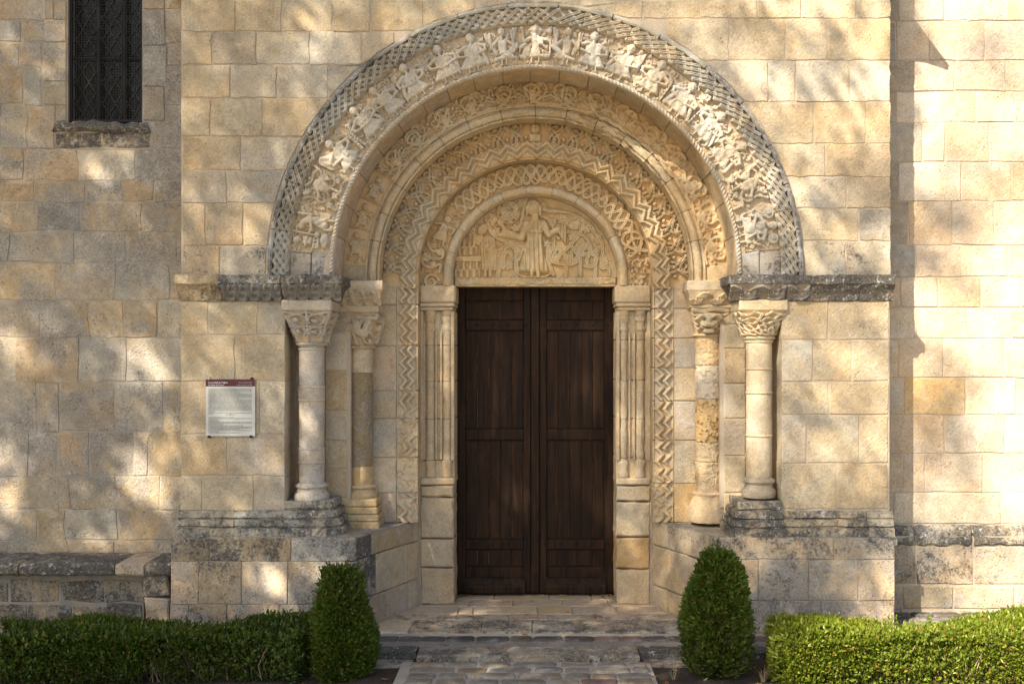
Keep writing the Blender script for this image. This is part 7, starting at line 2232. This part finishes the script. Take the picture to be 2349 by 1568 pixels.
FR = ["Ce portail ouvre sur le mur sud de la nef. Dat\u00e9 de 1120-1130 par l'historien de l'art Jacques Lacoste, il est de par",
"le style et l'abondance de son d\u00e9cor, inspir\u00e9 de la Saintonge et de l'Angoumois. Il offre la seule oeuvre sculpt\u00e9e",
"romane qui illustre la premi\u00e8re vision de l'Apocalypse de Saint Jean \u00e0 Patmos. Il se compose de quatre voussures",
"en plein cintre entourant le tympan et encadr\u00e9es par une archivolte de losanges encha\u00een\u00e9s.",
"La voussure ext\u00e9rieure est la plus riche des quatre. Sur la clef de l'arcade se trouve le Christ b\u00e9nissant, entour\u00e9",
"par deux ch\u00e9rubins et les douze ap\u00f4tres (v\u00eatus d'une longue tunique). Le dernier claveau de droite pr\u00e9sente",
"la Vierge \u00e0 l'enfant, assise, encadr\u00e9e par deux m\u00e9daillons dont les visages d'homme et de femme symbolisent",
"le soleil et la lune. Le dernier claveau de gauche est orn\u00e9 d'un personnage tuant un lion, sous le regard d'un petit",
"personnage. Les deux avant-derniers claveaux pr\u00e9sentent un oiseau dans des feuillages.",
"La seconde voussure est orn\u00e9e de rinceaux o\u00f9 nichent des oiseaux, et de personnages : un sonneur d'olifant,",
"\u00e0 droite ; un harpiste, un danseur jouant de la viole et un homme assis \u00e0 gauche. La partie sup\u00e9rieure",
"de la troisi\u00e8me voussure est orn\u00e9e d'\u00e9toiles \u00e0 quatre branches constitu\u00e9es d'une tige d'entrelacs et, sur la clef,",
"d'un personnage enlev\u00e9 par deux aigles. La partie inf\u00e9rieure est constitu\u00e9e de deux rangs de chevrons. La qua-",
"tri\u00e8me voussure est orn\u00e9e d'entrelacs et de deux personnages : une femme assise et un homme contorsionn\u00e9.",
"Le tympan repose sur un linteau o\u00f9 est grav\u00e9e une inscription et est entour\u00e9 d'une autre inscription, les deux",
"se r\u00e9f\u00e9rant au texte de l'Apocalypse. Au centre, le Christ tient dans la main droite un cercle contenant sept \u00e9toiles,",
"telles des marguerites, symbolisant les sept Anges, avec du m\u00eame c\u00f4t\u00e9 sept petits arcs avec clochetons qui symbo-",
"lisent les sept \u00c9glises d'Asie. Tout pr\u00e8s se tient Saint Jean qui serre le Livre contre lui et regarde le Christ dont",
"un glaive semble sortir de l'oreille gauche. L'autre c\u00f4t\u00e9 du tympan est envahi de rinceaux repr\u00e9sentant l'Arbre",
"de Vie du Paradis.",
"J.A Brutails a dit de ce portail qu'il est \u00ab l'oeuvre la plus rude et la plus \u00e9mouvante que la statuaire romane ait laiss\u00e9",
"en Gironde \u00bb"]
EN = ["This gate in impeccable condition opens on the southern wall of the nave.", "Dating from 1120-1130, it offers the only sculpted roman work of art that illustrates the first vision of the Apoca-", "lypse by St John in Patmos.", "It comprises four arched vaults.",
"In the middle of the crescent, one can see a Christ blessing, flanked by two cherubs as well as the twelve apostles.", "The right part presents the Madonna with child, sitting, surrounded by two medallions on which the faces of man", "and woman symbolise the sun and the moon.", "The left part is ornate with a man killing a lion, whilst the other two panels display a bird in foliage.",
"The tympanum rests on a lintel where are engraved two inscriptions referring to the text of the Apocalypse. In the", "centre, the Christ holds in his right hand a circle containing seven stars, shaped like daisies, symbolising the seven", "angels, with seven bows with small bell towers, symbolising the seven churches of Asia.", "Next to him, we can see St John holding the Book against him and looks at the Christ, where a Gladius sword seems", "to be poking out of his left.", "The other side of the tympanum is representing the Tree of Life in the Garden of Eden."]
def para(lines, z_first, pitch, size, nm, shear=0.0):
    cu_w = 1040 * px
    Vs, Fs = [], []
    cu = bpy.data.curves.new(nm, 'FONT'); cu.size = size; cu.resolution_u = 1; cu.shear = shear; cu.offset = size * 0.030
    tmp = bpy.data.objects.new('tmp_text', cu); col.objects.link(tmp)
    for i, ln in enumerate(lines):
        cu.body = ln
        bpy.context.view_layer.update()
        me = bpy.data.meshes.new_from_object(tmp.evaluated_get(bpy.context.evaluated_depsgraph_get()))
        n = len(me.vertices); co = np.zeros(n * 3, np.float32); me.vertices.foreach_get('co', co); co = co.reshape(-1, 3)
        wdt = co[:, 0].max()
        k = cu_w / wdt if wdt > cu_w * 0.84 else min(1.0, 0.97)
        b = len(Vs)
        Vs += [(sx0 + 66 * px + c[0] * k, ys - 0.0022, z_first - i * pitch + c[1]) for c in co]
        Fs += [tuple(b + v for v in p.vertices) for p in me.polygons]
        bpy.data.meshes.remove(me)
    bpy.data.objects.remove(tmp)
    return pymesh(nm, Vs, Fs, M_INK, sign)
para(FR, zt_(342), 28.6 * px, 21.5 * px, 'french_text')
para(EN, zt_(1022), 28.4 * px, 21.5 * px, 'english_text', 0.15)
# small ornament between the two texts
V = []; F = []
oc = (sx0 + 590 * px, zt_(948))
def dia(cx, cz, w, h):
    n = len(V); V.extend([(cx - w, ys - 0.002, cz), (cx, ys - 0.002, cz - h), (cx + w, ys - 0.002, cz), (cx, ys - 0.002, cz + h)]); F.append((n, n + 1, n + 2, n + 3))
dia(oc[0], oc[1], 18 * px, 16 * px)
for s_ in (-1, 1):
    n = len(V); V.extend([(oc[0] + s_ * 16 * px, ys - 0.002, oc[1] - 6 * px), (oc[0] + s_ * 85 * px, ys - 0.002, oc[1] - 15 * px), (oc[0] + s_ * 85 * px, ys - 0.002, oc[1] - 11 * px), (oc[0] + s_ * 16 * px, ys - 0.002, oc[1] + 2 * px)]); F.append((n, n + 1, n + 2, n + 3))
    dia(oc[0] + s_ * 92 * px, oc[1] - 4 * px, 9 * px, 10 * px)
pymesh('ornament', V, F, M_RED, sign)

# ------------------------------------------------------------------ fallen leaves
M_DRY = plain('dry_leaf', (0.23, 0.085, 0.028), 0.8, 0, 0.4, 50)
M_DRY2 = plain('dry_leaf_tan', (0.36, 0.22, 0.09), 0.8, 0, 0.3, 50)
def fallen(x, y, z, s_, rz, label, group, mat):
    rg = random.Random(int(x * 1000 + y * 77))
    n = 10; V = [(0, 0, 0.012)]
    for i in range(n):
        a = 2 * pi * i / n
        r_ = s_ * (0.55 + 0.45 * (i % 2)) * (1.3 if i in (0, 1, 9) else 0.9)
        V.append((r_ * math.cos(a), r_ * 0.7 * math.sin(a), 0.004 + rg.uniform(0, 0.5) * s_))
    V = [(v[0] * math.cos(rz) - v[1] * math.sin(rz), v[0] * math.sin(rz) + v[1] * math.cos(rz), v[2]) for v in V]
    V = [(x + v[0], y + v[1], z + v[2]) for v in V]
    o = pymesh('fallen_leaf', V, [(0, 1 + i, 1 + (i + 1) % n) for i in range(n)], mat)
    tag(o, label, 'leaf', group)
G1 = 'dry leaves lying at the foot of the left door leaf'
for i, (vx, s_) in enumerate(((1052, .03), (1060, .028), (1072, .026), (1088, .022), (1103, .02))):
    fallen(PX(vx, 1.06), 1.06 - R.uniform(0, .02), 0.0, s_, R.uniform(0, 6), 'brown leaf at the foot of the left door, ' + ('in the very corner by the jamb', 'second from the jamb', 'third from the jamb', 'fourth from the jamb', 'farthest from the jamb')[i], G1, M_DRY)
fallen(PX(1290, 1.05), 1.04, 0.0, 0.03, 0.4, 'tan curled leaf at the foot of the right door leaf, near the middle', None, M_DRY2)
fallen(PX(1397, 1.05), 1.05, 0.0, 0.032, 1.4, 'brown curled leaf in the right corner of the doorway', None, M_DRY)
fallen(PX(1384, 1.0), 0.98, 0.0, 0.024, 2.4, 'blackened crumpled leaf on the sill by the right corner of the door', None, M_CLIP_B)
fallen(PX(1302, 0.4), 0.46, 0.0, 0.022, 0.9, 'pale tan leaf on the porch paving in front of the door', None, M_DRY2)
fallen(PX(1368, 0.35), 0.36, 0.0, 0.022, 2.9, 'brown leaf on the porch paving towards the right jamb', None, M_DRY)
fallen(PX(1222, 0.8), 0.85, 0.0, 0.016, 1.9, 'small brown leaf on the paving below the middle of the door', None, M_DRY)
fallen(PX(1203, -0.2), -0.17, -0.012, 0.026, 0.2, 'brown leaf at the paving edge above the dark cobbles, left of centre', None, M_DRY)
fallen(PX(1484, -.6), -0.62, -0.08, 0.034, 0.2, 'brown leaf on the right end of the cobbled path', None, M_DRY)
for i, (vx, Yy, lb) in enumerate(((1500, -0.95, 'brown leaf on the soil right beside the path edge'), (1525, -1.08, 'brown leaf on the soil between the path and the right bush'), (1548, -0.8, 'tan leaf on the soil behind the right bush'), (1742, -1.12, 'tan leaf on the soil just right of the right bush'), (1757, -1.0, 'brown leaf on the soil at the end of the sunlit hedge'), (1600, -1.2, 'brown leaf on the soil in front of the right bush'),
        (690, -1.14, 'brown leaf on the soil between the dark hedge and the left bush'), (850, -1.18, 'brown leaf on the soil in front of the left bush, near the path'), (885, -1.0, 'brown leaf on the soil between the left bush and the path'), (902, -1.12, 'tan leaf on the soil at the left path edge'))):
    fallen(PX(vx, Yy), Yy, -0.09, R.uniform(.025, .04), R.uniform(0, 6), lb, 'dry leaves on the soil beds', M_DRY2 if 'tan' in lb else M_DRY)

# tufts of grass between the cobbles and dry stalks
M_GRASS = plain('grass_blade', (0.07, 0.13, 0.02), 0.6, 0, 0.3, 30)
M_STRAW = plain('dry_stalk', (0.34, 0.26, 0.14), 0.8, 0, 0.3, 30)
def tuft(x, y, z, h, n, mat, name, label, cat, group, spread=0.03):
    V, F = [], []
    for _ in range(n):
        a = R.uniform(0, 2 * pi); d = R.uniform(0.2, 1) * spread; hh = h * R.uniform(0.6, 1.1); w = 0.0035
        c, s_ = math.cos(a), math.sin(a); b = len(V)
        for k, t_ in enumerate((0, 0.5, 1)):
            px_, py_ = x + c * d * (0.2 + 1.6 * t_ * t_), y + s_ * d * (0.2 + 1.6 * t_ * t_); ww = w * (1 - 0.85 * t_)
            V += [(px_ - s_ * ww, py_ + c * ww, z + hh * t_ * (1 - 0.25 * t_)), (px_ + s_ * ww, py_ - c * ww, z + hh * t_ * (1 - 0.25 * t_))]
        F += [(b, b + 1, b + 3, b + 2), (b + 2, b + 3, b + 5, b + 4)]
    o = pymesh(name, V, F, mat)
    tag(o, label, cat, group)
tuft(PX(990, -0.62), -0.62, -0.08, 0.05, 10, M_GRASS, 'grass_tuft', 'small green grass tuft at the left end of the step slab', 'grass', 'grass tufts in the path joints')
tuft(PX(1355, -0.62), -0.62, -0.08, 0.04, 12, M_GRASS, 'grass_tuft', 'small green grass tuft below the right half of the step slab', 'grass', 'grass tufts in the path joints')
tuft(PX(1545, -0.95), -0.98, -0.09, 0.16, 16, M_STRAW, 'dry_grass', 'dry straw stalks in front of the right clipped bush', 'grass', 'dry grass stalks', 0.09)
tuft(PX(1750, -1.0), -1.02, -0.09, 0.18, 18, M_STRAW, 'dry_grass', 'dry straw stalks between the right bush and the sunlit hedge', 'grass', 'dry grass stalks', 0.10)

# ------------------------------------------------------------------ the tree behind the viewer that dapples the wall
tree = top('shade_tree', 'tall broadleaf tree standing behind the viewer, shading the portal', 'tree', (-5.9, -9.4, -0.12))
def sunplane(vx, vy, Y):
    """chart point on a surface at depth Y -> chart point on the plane Y = 0 on the same sun ray"""
    X, Z = PX(vx, Y) - 0.84 * Y, PZ(vy, Y) + 1.118 * Y
    return VPX + X / UNIT, VPY - (Z - ZC) / UNIT
GAPS = [  # (chart x, y, depth, rx, ry, leaf cover)
 # left wall dapples
 (342, 850, YL, 52, 40, 0.0), (318, 800, YL, 40, 30, 0.7), (395, 815, YL, 40, 34, 0.8), (20, 800, YL, 50, 44, 0.1), (55, 840, YL, 40, 30, 0.4), (115, 745, YL, 30, 22, 0.6), (200, 770, YL, 30, 20, 0.8), (270, 770, YL, 34, 24, 0.5), (320, 930, YL, 60, 40, 0.8),
 (15, 1045, YL, 40, 44, 0.1), (20, 1135, YL, 40, 60, 0.05), (270, 960, YL, 30, 30, 0.8), (395, 985, YL, 26, 60, 0.1), (350, 1030, YL, 40, 50, 0.3), (300, 1110, YL, 46, 50, 0.05), (370, 1115, YL, 44, 56, 0.0), (290, 1050, YL, 20, 24, 0.4), (120, 975, YL, 26, 20, 0.3), (330, 680, YL, 24, 18, 0.8), (400, 665, YL, 16, 20, 0.2), (100, 1150, YL, 60, 30, 0.8), (180, 1195, YL, 90, 22, 0.8), (270, 1235, YL, 120, 24, 0.35), (200, 600, YL, 24, 16, 0.7), (250, 620, YL, 40, 30, 1.0),
 (220, 395, YL, 26, 16, 0.4), (290, 370, YL, 30, 24, 0.2), (225, 450, YL, 22, 22, 0.5), (310, 480, YL, 26, 26, 0.5), (110, 60, YL, 16, 16, 0.2), (15, 90, YL, 18, 50, 0.5), (60, 30, YL, 40, 60, 1.0), (270, 560, YL, 40, 20, 0.8), (340, 620, YL, 40, 40, 1.0),
 # left part of the block
 (470, 20, 0, 60, 40, 0.9), (730, 60, 0, 26, 24, 0.2), (850, 60, 0, 40, 16, 0.3), (870, 40, 0, 30, 30, 0.6), (560, 250, 0, 90, 12, 0.9), (585, 360, 0, 36, 36, 0.9), (560, 430, 0, 30, 30, 0.9), (690, 110, 0, 50, 26, 0.7), (590, 180, 0, 50, 30, 0.8), (930, 95, 0.02, 34, 30, 0.5), (1000, 120, 0.02, 40, 40, 0.9),
 (480, 760, 0, 80, 60, 1.2), (450, 900, 0, 60, 60, 1.0), (560, 980, 0, 60, 40, 1.2), (470, 1120, 0, 60, 40, 1.1), (610, 1060, 0, 40, 60, 1.2), (590, 740, 0, 16, 24, 0.8),
 # plinth, bench, floor, left jambs
 (625, 1345, YP, 34, 60, 0.0), (745, 1312, YP, 46, 24, 0.0), (560, 1320, YP, 30, 60, 0.8), (700, 1290, YP, 60, 20, 0.6), (830, 1300, 0.1, 20, 40, 1.0), (335, 1360, -0.06, 24, 20, 0.5), (330, 1285, 0.1, 60, 14, 0.8),
 (712, 935, 0.05, 26, 44, 0.2), (705, 1115, 0.03, 30, 24, 0.3), (815, 990, 0.4, 18, 60, 0.6), (815, 1080, 0.4, 20, 26, 0.2), (810, 1150, 0.35, 26, 16, 0.2), (835, 880, 0.4, 20, 40, 0.8),
 (1000, 1300, Y4, 26, 40, 0.6), (1010, 1350, Y4, 20, 30, 0.5), (1070, 1400, 0.45, 90, 12, 0.2), (960, 1425, 0.05, 80, 14, 0.1), (1180, 1420, 0.1, 100, 12, 0.4), (1230, 1380, 0.7, 70, 10, 0.5), (1420, 1385, 0.6, 60, 10, 0.5), (1200, 1490, -0.5, 160, 12, 0.4), (1080, 1530, -0.8, 90, 16, 0.4), (1250, 1545, -0.95, 80, 16, 0.6),
 (1215, 1030, YD, 16, 60, 0.7), (1300, 1090, YD, 30, 90, 0.9), (1285, 1190, YD, 24, 40, 1.0),
 # right side of the portal and upper right of the block
 (1700, 40, 0, 40, 40, 0.8), (1770, 20, 0, 60, 30, 0.5), (1870, 20, 0, 90, 24, 0.05), (2010, 60, 0, 30, 80, 0.0), (1990, 150, 0, 40, 60, 0.2), (1900, 60, 0, 40, 20, 0.6), (1930, 200, 0, 60, 26, 0.6), (2015, 180, 0, 26, 50, 0.05), (1745, 165, 0, 36, 36, 0.1), (1850, 215, 0, 50, 20, 0.3), (1650, 110, 0, 60, 40, 0.7), (1890, 300, 0, 40, 30, 0.4), (1970, 265, 0, 40, 24, 0.3), (1810, 260, 0, 50, 26, 0.6), (2000, 330, 0, 40, 40, 0.8), (1850, 445, 0, 36, 34, 0.05), (1820, 380, 0, 30, 30, 0.5), (1960, 390, 0, 50, 20, 0.7), (2010, 420, 0, 26, 40, 0.6), (2020, 590, 0, 26, 40, 0.3), (1920, 600, 0, 50, 26, 0.8), (1870, 520, 0, 50, 30, 1.0),
 (1320, 100, 0.02, 60, 44, 0.4), (1410, 110, 0.02, 50, 44, 0.8), (1500, 150, 0.02, 70, 50, 0.6), (1590, 240, 0.02, 60, 60, 0.5), (1660, 330, 0.02, 50, 60, 0.5), (1720, 430, 0.02, 50, 60, 0.6), (1750, 530, 0.02, 40, 50, 0.7), (1240, 120, 0.02, 30, 40, 1.0), (1450, 50, 0, 100, 30, 0.8),
 (1650, 520, Y2, 24, 60, 0.25), (1625, 600, Y2, 30, 40, 0.5), (1500, 270, Y2, 60, 40, 0.8), (1560, 360, Y2, 50, 60, 0.8), (1470, 330, Y3, 60, 40, 1.0), (1475, 600, Y4, 40, 40, 0.6), (1530, 560, Y3, 40, 60, 0.9), (1430, 460, Y4, 40, 40, 1.0), (1250, 560, YT, 80, 60, 1.5),
 (1745, 730, 0.0, 50, 50, 0.7), (1745, 900, 0.05, 40, 120, 1.0), (1620, 720, 0.35, 40, 60, 0.9), (1625, 960, 0.4, 40, 100, 1.2), (1550, 900, Y3, 40, 140, 1.1), (1560, 1130, Y3, 40, 60, 0.7), (1600, 1200, 0.4, 60, 60, 1.0),
 (1890, 815, 0, 50, 26, 0.6), (1890, 905, 0, 26, 34, 0.5), (2000, 1010, 0, 26, 40, 0.6), (2020, 1110, 0, 26, 50, 0.35), (1860, 1020, 0, 60, 60, 1.4), (1830, 1120, 0, 60, 40, 1.4), (1960, 740, 0, 50, 30, 1.4),
 (1960, 1320, YP, 60, 40, 1.3), (1990, 1405, YP, 60, 20, 0.2),
]
SHADE = [(2180, 500, YR, 60, 46, 1.6), (2130, 590, YR, 46, 40, 1.8), (2200, 640, YR, 60, 26, 1.0), (2160, 850, YR, 44, 30, 1.1), (2200, 890, YR, 60, 34, 1.3), (2180, 1010, YR, 46, 50, 1.4), (2200, 1090, YR, 46, 46, 1.4), (2130, 960, YR, 40, 60, 1.0), (2240, 1185, YR, 60, 20, 1.2), (2160, 1230, YRB, 90, 26, 1.4), (2190, 1290, YRB, 50, 50, 0.9), (2130, 1370, YRB, 60, 26, 1.0), (2300, 140, YR, 40, 30, 0.5), (2230, 390, YR, 60, 40, 0.5), (2320, 1240, YRB, 40, 20, 0.6)]
def lit(vx, vy, grow_=1.0):
    """leaf cover (optical depth) towards the sun, over the plane of the portal"""
    sg_ = lambda q: 1 / (1 + np.exp(-q))
    tau = 1.65 + 1.2 * sg_((300 - vx) / 60.0) + 0.9 * sg_((vy - 1230) / 60.0) - 0.65 * sg_((vx - 1500) / 120.0) * sg_((1150 - vy) / 60.0)
    r_ = 1 / (1 + np.exp(-(vx - 2040) / 14.0)); tau = tau * (1 - r_)
    r_ = 1 / (1 + np.exp(-(vy - 1560) / 30.0)) / (1 + np.exp(-(vx - 2010) / 30.0)); tau = tau * (1 - r_)
    gl_ = [g for g in GAPS if g[0] > 1180 or g[5] < 0.75]; NG = len(gl_)
    for k_, (cx, cy, Y, rx, ry, val) in enumerate(gl_ + SHADE):
        sx_, sy_ = sunplane(cx, cy, Y)
        g_ = (1.4 if (cx < 420 and val < 0.45) else 1.2) * (grow_ if val < 0.6 else 1.0) + (18.0 / min(rx, ry) if grow_ > 1 and val < 0.6 else 0)
        q = ((vx - sx_) / (rx * g_)) ** 2 + ((vy - sy_) / (ry * g_)) ** 2
        w = np.exp(-q ** 1.6)
        new = tau * (1 - w) + val * w
        tau = np.minimum(tau, new) if k_ < NG else np.maximum(tau, new)
    return tau
FAR = 1.2
def grow(root, seed, t0, t1, cover, base, limbs):
    """a crown of leaves between distances t0 and t1 up-sun of the wall, on a trunk with limbs"""
    rg = np.random.default_rng(seed)
    NB = 110000
    vx = rg.uniform(-500, 2500, NB); vy = rg.uniform(-420, 1900, NB)
    t_ = rg.uniform(t0, t1, NB)
    area = (3000 * UNIT) * (2320 * UNIT)
    LS, LWd = 0.115, 0.085
    la = LS * LWd * 0.5 * 0.62
    kp = rg.uniform(0, 1, NB) < cover(vx, vy) * area / la / NB
    vx, vy, t_ = vx[kp], vy[kp], t_[kp]
    sv = np.array(SUN)
    P = np.stack([(vx - VPX) * UNIT, np.zeros(len(vx)), ZC - (vy - VPY) * UNIT], 1) + t_[:, None] * sv[None, :]
    leaves('crown', P, np.tile((0, 0, -0.3), (len(P), 1)) + rg.normal(0, 0.6, (len(P), 3)), LS, LWd, M_TREE, root, seed + 1, 0.12)
    c = P.mean(0); top_ = np.array([c[0], c[1], P[:, 2].max() * 0.92]); b0 = np.array(base)
    m1 = b0 + (top_ - b0) * 0.34 + np.array([0.1, 0.1, 0]); m2 = b0 + (top_ - b0) * 0.68
    r_ = top_[2] * 0.026
    segs = [(b0, m1, r_, r_ * 0.78), (m1, m2, r_ * 0.78, r_ * 0.45), (m2, top_, r_ * 0.45, r_ * 0.12)]
    for _ in range(limbs):
        e = P[rg.integers(len(P))]; f = rg.uniform(0.36, 0.85); s0 = m1 + (top_ - m1) * (f - 0.34) / 0.66
        if e[2] < s0[2]: continue
        md = (s0 + e) / 2 + np.array([0, 0, 0.4])
        segs += [(s0, md, r_ * 0.2, r_ * 0.11), (md, e, r_ * 0.11, 0.012)]
    twigs('trunk', segs, root, M_BARK)
    for c_ in root.children: c_['kind'] = 'stuff'
grow(tree, 2024, 8.5, 11.5, lambda a, b: np.clip(lit(a, b) - np.minimum(lit(a, b, 1.45), FAR), 0, None), (-5.9, -9.4, -0.12), 22)
tree2 = top('shade_tree', 'taller broadleaf tree farther behind the viewer, thinning the sun on the portal', 'tree', (-10.3, -15.2, -0.12))
grow(tree2, 3033, 17.0, 24.0, lambda a, b: np.minimum(lit(a, b, 1.45), FAR), (-10.3, -15.2, -0.12), 26)
